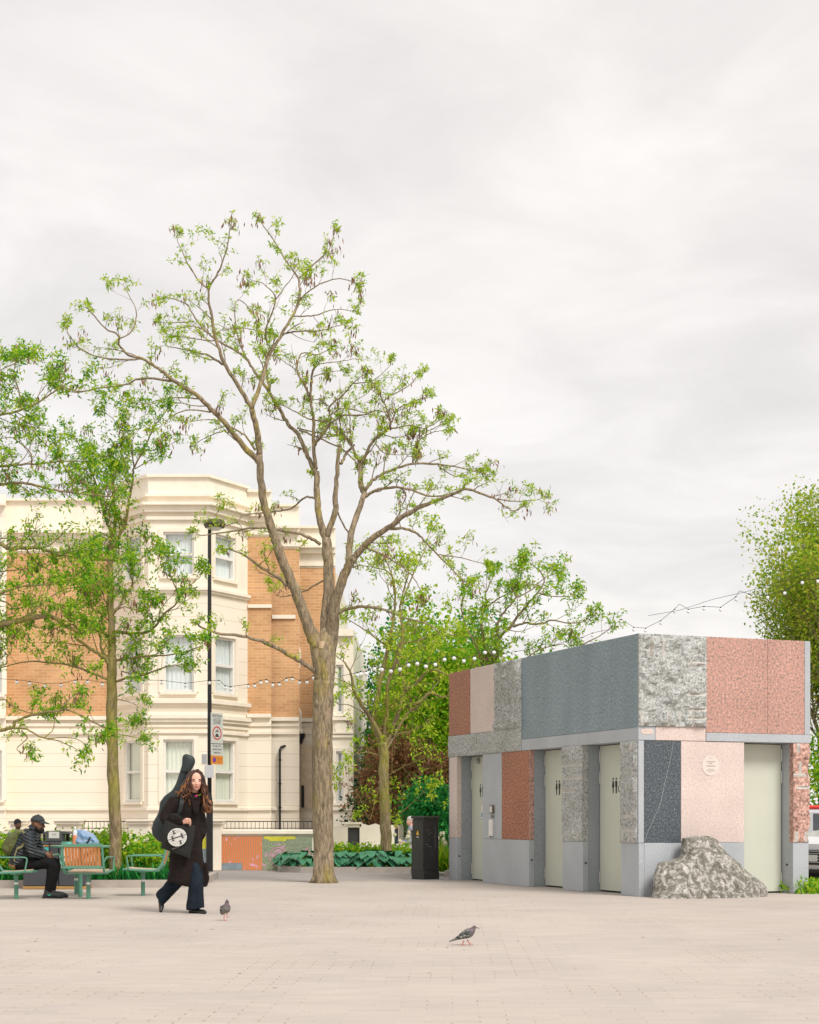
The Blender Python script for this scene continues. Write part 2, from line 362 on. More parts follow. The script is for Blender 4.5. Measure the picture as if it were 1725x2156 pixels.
def rough_panel(name, face, a0, a1, z0, z1, material, amp=.035, seed=0, thick=.12, proud=.012, res=.024, rag=0.0, grooves=(), end=None, bottom_rag=0):
    """split-faced slab; face 'L' lies on x=0 looking -x, 'R' on y=0 looking -y"""
    mb = MB(); nu = max(3, int((a1-a0)/res)); nv = max(3, int((z1-z0)/res))
    def out(a, z, d):
        return (-d, a, z) if face == 'L' else (a, -d, z)
    vs = []; gf = []
    for j in range(nv+1):
        for i in range(nu+1):
            u = i/nu; v = j/nv; a = a0+(a1-a0)*u; z = z0+(z1-z0)*v
            q = Vector((a*2.6, z*2.6, seed*7.3)); 
            h = noise.fractal(q*1.4, .7, 2.2, 5)*.75+abs(noise.noise(q*2.2))*.6+noise.noise(q*9)*.2
            h += noise.cell(q*3.1)*.12
            e = min(min(u, 1-u)*(a1-a0), min(v, 1-v)*(z1-z0))
            f = min(1, e/.035); gflag = 0
            d = proud+amp*(.35+h*1.5)*f
            for (g0, g1, horiz, w) in grooves:     # drill channels: u position/extent
                if horiz:
                    if g0[0] <= u <= g0[1] and abs(v-g1)*(z1-z0) < w: d = proud+amp*.25; gflag = 1
                else:
                    if g0[0] <= v <= g0[1] and abs(u-g1)*(a1-a0) < w: d = proud+amp*.25; gflag = 1
            if rag and face == 'R' and u > .5:
                a += rag*(noise.noise(Vector((0, z*4.1, seed)))*1.0+.15)*(u-.5)*2
            vs.append(out(a, z, d)); gf.append(gflag)
    n = len(vs); W = nu+1
    fs = []; mi = []
    for j in range(nv):
        for i in range(nu):
            q = (j*W+i, j*W+i+1, (j+1)*W+i+1, (j+1)*W+i)
            fs.append(q if face == 'R' else q[::-1]); mi.append(1 if sum(gf[k] for k in q) >= 2 else 0)
    # skirt to the back
    ring = [i for i in range(W)]+[j*W+nu for j in range(1, nv+1)]+[nv*W+i for i in range(nu-1, -1, -1)]+[j*W for j in range(nv-1, 0, -1)]
    back = []
    for k in ring:
        x, y, z = vs[k]
        back.append((thick, y, z) if face == 'L' else (x, thick, z))
    b0 = n; vs2 = vs+back
    for t in range(len(ring)):
        a_, b_ = ring[t], ring[(t+1) % len(ring)]
        q = (a_, b0+t, b0+(t+1) % len(ring), b_)
        fs.append(q if face == 'R' else q[::-1])
    fs.append(tuple(b0+t for t in range(len(ring))) if face == 'L' else tuple(b0+t for t in range(len(ring)-1, -1, -1)))
    mb.add(vs2, fs); mb.m = mi+[0]*(len(fs)-len(mi))
    o = mb.build(name, [material, M['g_mortar']], K); return o
def slab(name, face, a0, a1, z0, z1, material, proud=0.0, thick=.12, label=None):
    mb = MB(); e = .0015
    if face == 'L': mb.bbox(-proud, thick, a0+e, a1-e, z0+e, z1-e, .004)
    else: mb.bbox(a0+e, a1-e, -proud, thick, z0+e, z1-e, .004)
    o = mb.build(name, material, K)
    if label: o['label'] = label
    return o
ZA = zL(1344, 1531)+0.0     # bottom of the big upper slabs, 2.38
ZL = zL(1344, 1558.5)       # underside of lintels
ZP = zR(1346, 1775)         # top of the plinth
ZR = ZA+.19
# pixel stations along the left face
y_far, y_red, y_pale, y_rgh = KL, yL(990), yL(1041.8), yL(1098.3)
slab('stone_panel', 'L', y_red, y_far, ZR, KH, M['g_red'], label='red-brown granite slab of the upper band')
slab('stone_panel', 'L', y_pale, y_red, ZR, KH, M['g_pale'], label='pale pink granite slab of the upper band')
gv = [((.72, 1.0), p, False, .007) for p in (.3, .52, .74)]+[((0, .12), .62, True, .006), ((0, .1), .8, True, .006), ((0, .12), .42, True, .006)]
gv = [(g_[0], g_[1], g_[2], g_[3]) for g_ in gv]
o = rough_panel('stone_panel', 'L', y_rgh, y_pale, ZR, KH, M['g_rough'], .05, 3, grooves=[((.7, 1), p, False, .006) for p in (.3, .5, .72)]); o['label'] = 'rough split grey granite slab of the upper band'
o = rough_panel('lintel', 'L', y_rgh, y_far, ZL, ZR-.003, M['g_rough'], .018, 5); o['label'] = 'rough grey granite lintel over the farthest door'
# seams of the large blue-grey slab
xs = [0.012, yL(1287), yL(1216), yL(1145), y_rgh]
for a, b_ in zip(xs[:-1], xs[1:]):
    slab('stone_panel', 'L', a, b_, ZA, KH, M['g_blue'], label='smooth blue-grey granite slab of the upper band')
for a, b_ in ((0.012, yL(1240)), (yL(1240), yL(1148)), (yL(1148), y_rgh)):
    slab('lintel', 'L', a, b_, ZL, ZA, M['g_light'])
# right face upper band
x1 = xR(1486); xe = KW-.10
gr_ = [((.74, .98), p, False, .006) for p in (.16, .36, .55)]+[((0, .17), p, False, .006) for p in (.04, .23, .42, .6, .78, .95)]
gr_ += [((.71, 1), p, True, .006) for p in (.7, .52, .36, .19, .09)]+[((.8, .96), .84, True, .006), ((.78, .92), .9, False, .006)]
o = rough_panel('stone_panel', 'R', 0.0, x1, ZA+.02, KH-.004, M['g_rough'], .045, 9, proud=.02, grooves=gr_, thick=.0118); o['label'] = 'rough split grey granite slab beside the corner'
slab('stone_panel', 'R', x1, x1+(xe-x1)*.62, ZA-.055, KH, M['g_pink'], label='speckled pink-red granite slab of the upper band')
slab('stone_panel', 'R', x1+(xe-x1)*.62, xe, ZA-.055, KH, M['g_pink'], label='speckled pink-red granite slab of the upper band')
slab('stone_panel', 'R', xe, KW, ZA-.055, KH, M['g_light'], thick=.1, label='narrow grey edge slab')
slab('lintel', 'R', .0, xR(1380), ZL+.004, ZA+.02, M['g_light'])
slab('lintel', 'R', xR(1380), x1, ZL+.004, ZA+.02, M['g_pale'], label='pale pink granite strip')
slab('lintel', 'R', x1, KW, ZL+.004, ZA-.055, M['g_light'], proud=.012)
mb = MB()
pl = [(xR(1349)+.06*math.cos(t)*(1 if abs(t) < 9 else 1), 0) for t in (0,)]
c0, c1, zc = xR(1349), xR(1375), zR(1362, 1540); r_ = .04
pts = [(c0+r_-r_*math.sin(t), -.004, zc+r_*math.cos(t)) for t in [math.pi*k/8 for k in range(9)]]+[(c1-r_+r_*math.sin(t), -.004, zc-r_*math.cos(t)) for t in [math.pi*k/8 for k in range(9)]]
mb.prism(pts, (0, .004, 0)); o = mb.build('inset_stone', M['g_pale'], K)
# lower zone, left face: pilasters between doors
REC = .285
st = dict(P0=(yL(961.7), KL), A=(yL(1113.9), yL(1015.9)), B=(yL(1227), yL(1184)), C=(0.0, yL(1307)))
def pil(a0, a1, z0, z1, m, thick=.09, label=None): return slab('pilaster_stone', 'L', a0, a1, z0, z1, m, thick=thick, label=label)
pil(st['P0'][0], KL-.03, ZP, ZL, M['g_pale'], label='pale pink granite strip beside the farthest door')
slab('pilaster_stone', 'L', KL-.03, KL, 0, ZL, M['g_jamb'])
ym = yL(1056)
pil(ym, st['A'][1], ZP, ZL, M['g_light'], label='plain grey granite slab carrying the call panel')
pil(st['A'][0]+.014, ym, ZP, ZL, M['g_red'], label='red-brown granite slab between two doors'); pil(st['A'][0], st['A'][0]+.014, ZP, ZL, M['g_pink'], label='pink granite edge strip')
mb = MB(); e = .0015
def ashlar(a0, a1, z0, z1, face, rows, seed, m, amp=.03, rag=0):
    gs = []
    zz_ = [z0]+[z0+(z1-z0)*r for r in rows]+[z1]
    for i, r in enumerate(rows): gs.append(((0.0 if i % 3 else .1, 1.0 if i % 2 else .9), r, True, .0065))
    gs += [((0, .12), p, False, .006) for p in (.2, .48, .8)]
    gs += [((.9, 1), p, False, .006) for p in (.25, .6)]
    gs += [((rows[-2] if len(rows) > 1 else .5, rows[-1]), .45, False, .007)]
    return rough_panel('pilaster_stone', face, a0, a1, z0, z1, m, amp, seed, thick=.09, grooves=gs, res=.022, rag=rag)
ashlar(st['B'][0], st['B'][1], ZP, ZL, 'L', (.1, .24, .38, .52, .66, .8, .9), 21, M['g_rough'])['label'] = 'rough grey granite pier with drill channels'
ashlar(0.03, st['C'][1], ZP, ZL, 'L', (.12, .26, .42, .56, .70, .84), 33, M['g_rough'])['label'] = 'rough grey granite corner pier with drill channels'
for k in ('P0', 'A', 'B', 'C'):
    a0, a1 = st[k]
    slab('plinth', 'L', max(a0, .0), a1 if k != 'P0' else KL-.03, 0, ZP, M['g_light'], thick=.09)
    # the jamb block behind each pier front
    mb = MB(); mb.bbox(.0905, .42, max(a0+.004, .004), a1-.004, 0, ZL, .004); mb.build('door_jamb', M['g_jamb'], K)
# doors in the left face
def door(face, a0, a1, pictos, dx=REC):
    if face == 'L':
        d = thing('door', None, None, (dx, a0, 0)); ux = Vector((0, -1, 0)); nn = Vector((-1, 0, 0)); org = Vector((0, a1-a0, 0))
    else:
        d = thing('door', None, None, (a0, dx, 0)); ux = Vector((1, 0, 0)); nn = Vector((0, -1, 0)); org = Vector((0, 0, 0))
    d.parent = K; W = a1-a0
    mb = MB(); up = Vector((0, 0, 1))
    mb.obox(org+ux*W/2+up*(ZL/2+.008)-nn*.02, ux*(W/2-.012), nn*.02, up*(ZL/2-.018)); mb.build('door_leaf', M['door'], d)
    mb = MB(); mb.obox(org+ux*W/2+up*ZL/2-nn*.05, ux*W/2, nn*.008, up*ZL/2); mb.build('door_gap_shade', M['shadow'], d)  # dark sheet behind the leaf paints the shade in the gap
    hx_ = .004 if face == 'L' else W-.02
    for z in (.12, 1.62, 1.94):
        mb = MB(); c = org+ux*(hx_+.012)+up*(z+.09)+nn*.008
        mb.tube([c-up*.09, c+up*.09], .013, 8); mb.build('hinge', M['steel'], d)
    mb = MB()
    for (px, kind) in pictos:
        b0 = org+ux*px+nn*.003+up*1.47
        def disc(c, r): mb.prism([c+ux*r*math.cos(t)+up*r*math.sin(t) for t in [2*math.pi*i/12 for i in range(12)]], nn*-.002)
        def poly(pp): mb.prism([b0+ux*x+up*z for x, z in pp], nn*-.002)
        disc(b0+up*.215, .019)
        if kind == 'w': poly([(-.018, .185), (.018, .185), (.038, .09), (.016, .09), (.012, 0), (-.012, 0), (-.016, .09), (-.038, .09)])
        elif kind == 'm': poly([(-.034, .185), (.034, .185), (.032, .10), (.02, .10), (.018, 0), (-.018, 0), (-.02, .10), (-.032, .10)])
        else:
            poly([(-.02, .18), (.02, .18), (.02, .12), (.06, .12), (.075, .03), (.055, .03), (.045, .1), (-.02, .1)])
            mb.prism([b0+up*.07+ux*(.058*math.cos(t)-.01)+up*.058*math.sin(t) for t in [math.pi*.75+i*.35 for i in range(13)]]+
                     [b0+up*.07+ux*(.042*math.cos(t)-.01)+up*.042*math.sin(t) for t in [math.pi*.75+i*.35 for i in range(12, -1, -1)]], nn*-.002)
    if pictos: mb.build('pictogram', M['black'], d)
    return d
dA = (st['A'][1], st['P0'][0]); dB = (st['B'][1], st['A'][0]); dC = (st['C'][1], st['B'][0])
def px(x, dd):
    p = kray(x, HY, 0, REC); return dd[1]-p[1]
door('L', *dA, [(px(1011.5, dA), 'w'), (px(1016.5, dA), 'm')])['label'] = 'farthest pale door, mostly hidden by the grey pier'
door('L', *dB, [(px(1172, dB), 'w'), (px(1178, dB), 'm')])['label'] = 'middle pale door with black figures'
door('L', *dC, [(px(1291, dC), 'w'), (px(1297.5, dC), 'm'), (px(1306, dC), 'c')])['label'] = 'nearest pale door of the long side with black figures'
# notice on the farthest door
mb = MB(); a = px(1013.5, dA); yb = dA[1]-a
mb.box(REC-.004, REC-.001, yb-.06, yb+.0, 1.05, 1.33); mb.build('notice', M['white'], K)
mb = MB(); mb.box(REC-.006, REC-.004, yb-.055, yb-.01, 1.07, 1.09); mb.box(REC-.006, REC-.004, yb-.05, yb-.015, 1.12, 1.2)
M['blue'] = mat('blue_print', (.08, .25, .45), .5, .05, 5); mb.build('notice_print', M['blue'], K)
# right face lower: corner strip, black slab, pale slab, door, rough pink pier
c = [xR(1341.5), xR(1356), xR(1433.8), xR(1567), xR(1669.4), KW-.03]
slab('corner_stone', 'R', .0, c[1], ZP, ZL, M['g_light'], thick=.03)
slab('stone_panel', 'R', c[1], c[2], ZP, ZL, M['g_dark'], label='black granite slab with a pale diagonal vein', thick=.14)
slab('stone_panel', 'R', c[2], c[3], ZP, ZL, M['g_pale'], label='large pale pink granite slab with a round plaque', thick=.14)
slab('plinth', 'R', 0.0915, c[3], 0, ZP, M['g_light'], thick=.14)
slab('plinth', 'R', 0.0, .09, 0, ZP, M['g_light'], thick=-.0005, proud=.003)
ashlar(c[4], KW-.04, ZP, ZL, 'R', (.13, .27, .41, .55, .68, .82), 55, M['g_roughpink'], .028, rag=.07)['label'] = 'rough pink granite pier with ragged outer edge'
slab('plinth', 'R', c[4], KW-.03, 0, ZP, M['g_light'], thick=.09)
mb = MB(); mb.bbox(c[4]+.004, KW-.02, .0915, .5, 0, ZL, .004); mb.build('door_jamb', M['g_light'], K)
door('R', c[3], c[4], [])['label'] = 'pale door of the short side beside the pink pier'
# vein on the black slab
mb = MB(); vp = [(1418, 1555), (1413, 1590), (1405, 1625), (1398, 1655), (1391, 1690), (1376, 1725), (1362, 1755), (1357, 1772)]
pv = []
for x, y in vp:
    p = kray(x, y, 1); pv.append(Vector((max(p[0], c[1]+.01), -.0005, min(p[2], ZL-.01))))
for a, b_ in zip(pv[:-1], pv[1:]): mb.beam(a, b_, .005, .002, up=(0, 1, 0))
mb.build('vein', M['g_jamb'], K)
# round plaque with small engraved lines
pc = kray(1496, 1612, 1); mb = MB(); mb.tube([(pc[0], .0, pc[2]), (pc[0], -.006, pc[2])], .143, 40)
M['plaque'] = mat('plaque_stone', (.70, .62, .56), .6, .02, 4); q = mb.build('plaque', M['plaque'], K)
M['engrave'] = mat('engraved_grey', (.36, .31, .28), .7, .05, 5)
mb = MB()
for (z, w_, h) in ((.11, .05, .006), (.055, .14, .012), (.03, .06, .010), (-.005, .145, .014), (-.05, .1, .007), (-.07, .15, .007), (-.088, .08, .007)):
    x = -w_/2; rr = random.Random(int(z*1000)+500)
    while x < w_/2:
        l = rr.uniform(.004, .009); mb.box(pc[0]+x, pc[0]+x+l, -.0075, -.0062, pc[2]+z-h/2, pc[2]+z+h/2); x += l+rr.uniform(.0015, .004)
mb.build('lettering', M['engrave'], q)
# call panel and handle on the grey slab
p = kray(1037, 1704, 0); mb = MB(); mb.bbox(-.03, 0, p[1]-.075, p[1]+.075, p[2]-.07, p[2]+.07, .006); ip = mb.build('call_panel', mat('panel_bronze', (.12, .105, .08), .4, .1, 6), K)
mb = MB(); mb.box(-.034, -.03, p[1]-.03, p[1]+.045, p[2]-.05, p[2]+.05); mb.build('panel_screen', M['white'], ip)
p2 = kray(1038, 1719.5, 0); mb = MB()
for k in range(3): mb.box(-.02, 0, p2[1]-.05+.035*k, p2[1]-.025+.035*k, p2[2]-.02, p2[2]+.025)
mb.build('lettering', mat('small_grey_mark', (.2, .2, .17), .5), K)
p3 = kray(1036.8, 1743, 0); mb = MB(); mb.bbox(-.05, 0, p3[1]-.055, p3[1]+.055, p3[2]-.14, p3[2]+.14, .008); mb.build('dispenser', M['white'], K)
mb = MB(); mb.ell((-.04, p3[1], p3[2]-.15), .014); mb.build('valve', M['black'], K)
for (nm, yy, zz_) in ((0, st['P0'][0], .45), (0, st['A'][0], .42), (0, st['B'][0], .42)):
    mb = MB(); mb.tube([(.045, yy-.02, .43), (.045, yy+.01, .43)], .014, 8); mb.build('door_stop', M['black'], K)
mb = MB(); mb.tube([(c[4]+.02, .15, .42), (c[4]-.012, .15, .42)], .014, 8); mb.build('door_stop', M['black'], K)
# roof, back walls and inner core
mb = MB(); mb.box(.122, KW-.002, .122, KL-.002, ZL+.002, KH-.06); mb.box(.4, KW-.1, .52, KL-.1, 0, ZL+.001); mb.build('core_wall', M['g_jamb'], K)
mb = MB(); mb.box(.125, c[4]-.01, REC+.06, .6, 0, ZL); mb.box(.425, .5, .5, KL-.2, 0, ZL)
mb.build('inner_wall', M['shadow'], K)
slab('back_wall', 'L', 0, 1, 0, .1, M['g_light']) if False else None
mb = MB(); mb.bbox(.1, KW-.02, KL-.1, KL-.003, 0, ZL, .004); mb.bbox(KW-.1, KW-.03, .505, KL-.1, 0, ZL, .004); mb.build('back_wall', M['g_light'], K)
mb = MB(); mb.box(.124, KW-.004, .124, KL-.004, KH-.06, KH-.012); mb.build('roof', M['g_jamb'], K)
mb = MB(); mb.box(KW-.12, KW, .1005, KL, ZL+.004, KH); mb.box(0.1215, KW-.12, KL-.12, KL, ZL+.004, KH); mb.build('parapet', M['g_blue'], K)
# camera dome over farthest door
mb = MB(); p = kray(1006, 1602, 0, REC-.02); mb.ell(p, (.04, .05, .05)); mb.build('camera_dome', mat('dome_grey', (.3, .31, .3), .3), K)
# ---------------------------------------------------------------- boulder against the pavilion
def boulder():
    # silhouette points and ground footprint in pavilion-parallel frame, metres
    cx = xR(1490); root = None
    outline = [(-1.02, .0), (-1.0, .2), (-.94, .42), (-.88, .49), (-.58, .545), (-.50, .60), (-.47, .83), (-.10, .85), (.06, .82), (.13, .74), (.33, .55), (.52, .41), (.68, .25), (.80, .14), (.82, .0)]
    def prof(z):
        xs_ = []
        for (xa, za), (xb, zb) in zip(outline[:-1], outline[1:]):
            if (za-z)*(zb-z) <= 0 and za != zb:
                xs_.append(xa+(xb-xa)*(z-za)/(zb-za))
        return (min(xs_), max(xs_)) if xs_ else (0, 0)
    mb = MB(); rings = []; nz = 46; seg = 96
    for j in range(nz+1):
        z = .842*(j/nz)**.9; x0, x1_ = prof(min(z, .838)); cxx = (x0+x1_)/2-(.36*(1-z/.95)**.6+.05)*.38; hw = max((x1_-x0)/2, .01)
        dp = .38*(1-z/.95)**.6+.05; cy = .36-dp*1.0+ .0
        rings.append(((cxx, -dp, z), (hw, 0, 0), (0, dp*.98, 0)))
    mb.loft(rings, seg)
    vs = []
    nv = len(mb.v)
    for i, (x, y, z) in enumerate(mb.v):
        q = Vector((x, y, z))
        # squarish facets
        c = Vector((0, -.35, z)); d = q-c
        vr = noise.voronoi(q*2.6+Vector((.3, .1, .7)))[0]; v2 = noise.voronoi(q*6.5)[0]; f = noise.fractal(q*2.3+Vector((3, 1, 5)), 1.0, 2.1, 4)*.03+.03-vr[0]*.09-v2[0]*.04+noise.fractal(q*12, .8, 2, 3)*.010
        n_ = Vector((d.x, d.y*1.4, .15)).normalized(); n_.x *= .6
        q2 = q+n_*f
        if j and z > .84: q2.z = z+noise.noise(q*6)*.02
        q2.z = max(0, q2.z if z > .01 else 0)
        q2.y = min(q2.y, -.02)
        vs.append(tuple(q2))
    mb.v = vs
    return mb, cx
mb, bx = boulder()
def rockmat():
    m, nt, b = new_mat('lichen_rock'); L = nt.links; mp = coords(nt)
    n1 = N(nt, 'ShaderNodeTexNoise', Scale=12.0, Detail=11, Roughness=.78, Distortion=.5); L.new(mp.outputs[0], n1.inputs['Vector'])
    r = ramp(nt, [(.36, (.12, .115, .09)), (.46, (.19, .18, .15)), (.51, (.28, .265, .23)), (.55, (.50, .48, .44)), (.68, (.60, .58, .54))]); L.new(n1.outputs['Fac'], r.inputs[0])
    n3 = N(nt, 'ShaderNodeTexNoise', Scale=14, Detail=6, Roughness=.7); L.new(mp.outputs[0], n3.inputs['Vector'])
    r3 = ramp(nt, [(.3, (.6, .6, .57)), (.65, (1.1, 1.1, 1.1))]); L.new(n3.outputs['Fac'], r3.inputs[0])
    mx = N(nt, 'ShaderNodeMix', data_type='RGBA', blend_type='MULTIPLY'); mx.inputs['Factor'].default_value = 1
    L.new(r.outputs[0], mx.inputs[6]); L.new(r3.outputs[0], mx.inputs[7]); L.new(mx.outputs[2], b.inputs['Base Color'])
    b.inputs['Roughness'].default_value = .85; bump(nt, b, n3.outputs['Fac'], .6, .03); return m
M['rock'] = rockmat()
B = thing('boulder', 'big rugged grey boulder with whitish lichen lying against the pink slab of the granite block', 'rock', KC+Matrix.Rotation(TH, 3, 'Z') @ Vector((bx, -.03, 0)), TH)
o = mb.build('rock', M['rock'], None); o.location = B.location; o.rotation_euler = B.rotation_euler
o.name = 'boulder_tmp'; tag(o, B['label'], 'rock'); bpy.data.objects.remove(B); o.name = 'boulder'; o.data.shade_flat()
# ================================================================ stucco and brick mansion behind
def rust_mat():
    m, nt, b = new_mat('rusticated_stucco'); L = nt.links
    tc = nt.nodes.new('ShaderNodeTexCoord'); sp = nt.nodes.new('ShaderNodeSeparateXYZ'); L.new(tc.outputs['Object'], sp.inputs[0])
    d = N(nt, 'ShaderNodeMath', operation='DIVIDE'); L.new(sp.outputs[2], d.inputs[0]); d.inputs[1].default_value = .362
    f = N(nt, 'ShaderNodeMath', operation='FRACT'); L.new(d.outputs[0], f.inputs[0])
    lt = N(nt, 'ShaderNodeMath', operation='LESS_THAN'); L.new(f.outputs[0], lt.inputs[0]); lt.inputs[1].default_value = .05
    n1 = N(nt, 'ShaderNodeTexNoise', Scale=.9, Detail=6); L.new(tc.outputs['Object'], n1.inputs['Vector'])
    r = ramp(nt, [(.3, (.86, .78, .65)), (.7, (.90, .82, .69))]); L.new(n1.outputs['Fac'], r.inputs[0])
    mx = N(nt, 'ShaderNodeMix', data_type='RGBA'); L.new(lt.outputs[0], mx.inputs['Factor']); L.new(r.outputs[0], mx.inputs[6]); mx.inputs[7].default_value = (.70, .60, .46, 1)
    L.new(mx.outputs[2], b.inputs['Base Color']); b.inputs['Roughness'].default_value = .7; return m
def brick_mat():
    m, nt, b = new_mat('tan_brick'); L = nt.links
    mp = coords(nt, rot=(R(90), 0, 0))
    br = N(nt, 'ShaderNodeTexBrick', Scale=1.0); L.new(mp.outputs[0], br.inputs['Vector'])
    br.inputs['Brick Width'].default_value = .26; br.inputs['Row Height'].default_value = .085; br.inputs['Mortar Size'].default_value = .009
    br.inputs['Color1'].default_value = (.68, .385, .185, 1); br.inputs['Color2'].default_value = (.57, .30, .135, 1); br.inputs['Mortar'].default_value = (.66, .46, .28, 1)
    n1 = N(nt, 'ShaderNodeTexNoise', Scale=1.1, Detail=6); L.new(mp.outputs[0], n1.inputs['Vector'])
    r = ramp(nt, [(.3, (.85, .83, .8)), (.7, (1.1, 1.1, 1.1))]); L.new(n1.outputs['Fac'], r.inputs[0])
    mx = N(nt, 'ShaderNodeMix', data_type='RGBA', blend_type='MULTIPLY'); mx.inputs['Factor'].default_value = 1
    L.new(br.outputs['Color'], mx.inputs[6]); L.new(r.outputs[0], mx.inputs[7]); L.new(mx.outputs[2], b.inputs['Base Color'])
    b.inputs['Roughness'].default_value = .85; bump(nt, b, br.outputs['Fac'], -.3, .01); return m
M['rust'] = rust_mat(); M['brick'] = brick_mat()
M['lace'] = mat('net_curtain', (.86, .88, .88), .8, .12, 3, stretch=(9, 9, .4))
M['blind'] = mat('pale_blind', (.86, .86, .74), .7, .05, 3, stretch=(12, 1, .5))
def glassmat():
    m, nt, b = new_mat('window_glass'); nt.nodes.remove(b)
    t = nt.nodes.new('ShaderNodeBsdfTransparent'); t.inputs[0].default_value = (.93, .96, .95, 1); g_ = nt.nodes.new('ShaderNodeBsdfGlossy'); g_.inputs['Roughness'].default_value = .04
    f = nt.nodes.new('ShaderNodeFresnel'); f.inputs[0].default_value = 1.5; a = N(nt, 'ShaderNodeMath', operation='ADD'); nt.links.new(f.outputs[0], a.inputs[0]); a.inputs[1].default_value = .04
    x = nt.nodes.new('ShaderNodeMixShader'); x.inputs[0].default_value = .12; nt.links.new(t.outputs[0], x.inputs[1]); nt.links.new(g_.outputs[0], x.inputs[2])
    nt.links.new(x.outputs[0], nt.nodes['Material Output'].inputs['Surface']); return m
M['glass'] = glassmat()
HD = 45.6; HB = 44.0
house = thing('mansion_house', 'three-storey cream stucco and tan brick house with a big canted window bay', 'building', ((375-CX)/F*HD, HD, 0))
def hxx(x, d=HD): return (x-CX)/F*d
def hzz(y, d=HD): return H+(HY-y)/F*d
def facade(name, p0, p1, z0, z1, ops, m, rev=.11, label=None):
    """vertical wall from plan p0 to p1 (seen from the left-hand normal side) with rectangular openings (u0,u1,z0,z1)"""
    p0 = Vector((p0[0], p0[1], 0)); p1 = Vector((p1[0], p1[1], 0)); u = (p1-p0).normalized(); n = Vector((u.y, -u.x, 0)); Wd = (p1-p0).length
    us = sorted({0, Wd}|{o[0] for o in ops}|{o[1] for o in ops}); zs = sorted({z0, z1}|{o[2] for o in ops}|{o[3] for o in ops})
    mb = MB(); pt = lambda a, z, d=0: p0+u*a+Vector((0, 0, z))-n*d
    for a, b_ in zip(us[:-1], us[1:]):
        for c_, e_ in zip(zs[:-1], zs[1:]):
            am, zm = (a+b_)/2, (c_+e_)/2
            if any(o[0] < am < o[1] and o[2] < zm < o[3] for o in ops): continue
            mb.quad(pt(a, c_), pt(b_, c_), pt(b_, e_), pt(a, e_))
    for a, b_, c_, e_ in ops:
        mb.quad(pt(a, c_), pt(a, e_), pt(a, e_, rev), pt(a, c_, rev)); mb.quad(pt(b_, c_, rev), pt(b_, e_, rev), pt(b_, e_), pt(b_, c_))
        mb.quad(pt(a, e_), pt(b_, e_), pt(b_, e_, rev), pt(a, e_, rev)); mb.quad(pt(a, c_, rev), pt(b_, c_, rev), pt(b_, c_), pt(a, c_))
    o = mb.build(name, m, house, world=True)
    if label: o['label'] = label
    return u, n, p0
def window(u, n, p0, op, curtain, rail=.5, sill=True, rev=.11):
    a, b_, c_, e_ = op; pt = lambda x, z, d=0: p0+u*x+Vector((0, 0, z))-n*d
    base = pt((a+b_)/2, c_, rev)
    w_ = thing('window', None, None, base-Vector(house.location)); w_.parent = house
    class FW: location = base
    f = MB(); t = .055; zm = c_+(e_-c_)*rail; uu = Vector((0, 0, 1))
    def bar(x0, x1, z0, z1, d0, d1):
        f.obox(pt((x0+x1)/2, (z0+z1)/2, (d0+d1)/2), u*(x1-x0)/2, n*(d1-d0)/2, uu*(z1-z0)/2)
    bar(a, a+t, c_, e_, rev-.075, rev+.02); bar(b_-t, b_, c_, e_, rev-.075, rev+.02)
    bar(a+t, b_-t, e_-t, e_, rev-.072, rev+.02); bar(a+t, b_-t, c_, c_+t*1.3, rev-.072, rev+.02); bar(a+t, b_-t, zm-.035, zm+.035, rev-.08, rev+.02)
    def bld(mb_, nm, m, par):
        me = mb_.mesh(tuple(base)); return mesh_obj(nm, me, m, par)
    bld(f, 'frame', M['white'], w_)
    g_ = MB(); g_.quad(pt(a+t, c_+t, rev), pt(b_-t, c_+t, rev), pt(b_-t, e_-t, rev), pt(a+t, e_-t, rev)); bld(g_, 'pane', M['glass'], w_)
    k = MB(); nseg = 14
    for i in range(nseg):       # gently pleated curtain
        x0 = a+(b_-a)*i/nseg; x1_ = a+(b_-a)*(i+1)/nseg; d0 = rev+.05+.02*(i % 2); d1 = rev+.05+.02*((i+1) % 2)
        k.quad(pt(x0, c_, d0), pt(x1_, c_, d1), pt(x1_, e_, d1), pt(x0, e_, d0))
    bld(k, 'curtain', curtain, w_)
    s_ = MB()
    s_.obox(pt((a+b_)/2, c_-.035, -.02), u*((b_-a)/2+.08), n*.06, uu*.035); bld(s_, 'sill', M['cream'], w_)
    # moulded surround
    s_ = MB()
    for x0, x1_, z0, z1 in ((a-.13, a-.002, c_, e_+.1), (b_+.002, b_+.13, c_, e_+.1), (a-.002, b_+.002, e_+.002, e_+.1)):
        s_.obox(pt((x0+x1_)/2, (z0+z1)/2, -.018), u*(x1_-x0)/2, n*.018, uu*(z1-z0)/2)
    bld(s_, 'surround', M['cream'], w_)
    return w_
bayp = [(hxx(238), HD), (hxx(312, HB), HB), (hxx(437, HB), HB), (hxx(521), HD)]
Z = dict(base=hzz(1702, HB), gtop=hzz(1555, HB), corn0=hzz(1543, HB), corn1=hzz(1507, HB), sill1=hzz(1475, HB), top=hzz(1000, HB))
floors = [  # floor: window z0,z1 and curtain
    (hzz(1688, HB), hzz(1557, HB), M['blind'], 0.49), (hzz(1457, HB), hzz(1337, HB), M['lace'], .5), (hzz(1213, HB), hzz(1120, HB), M['lace'], .5)]
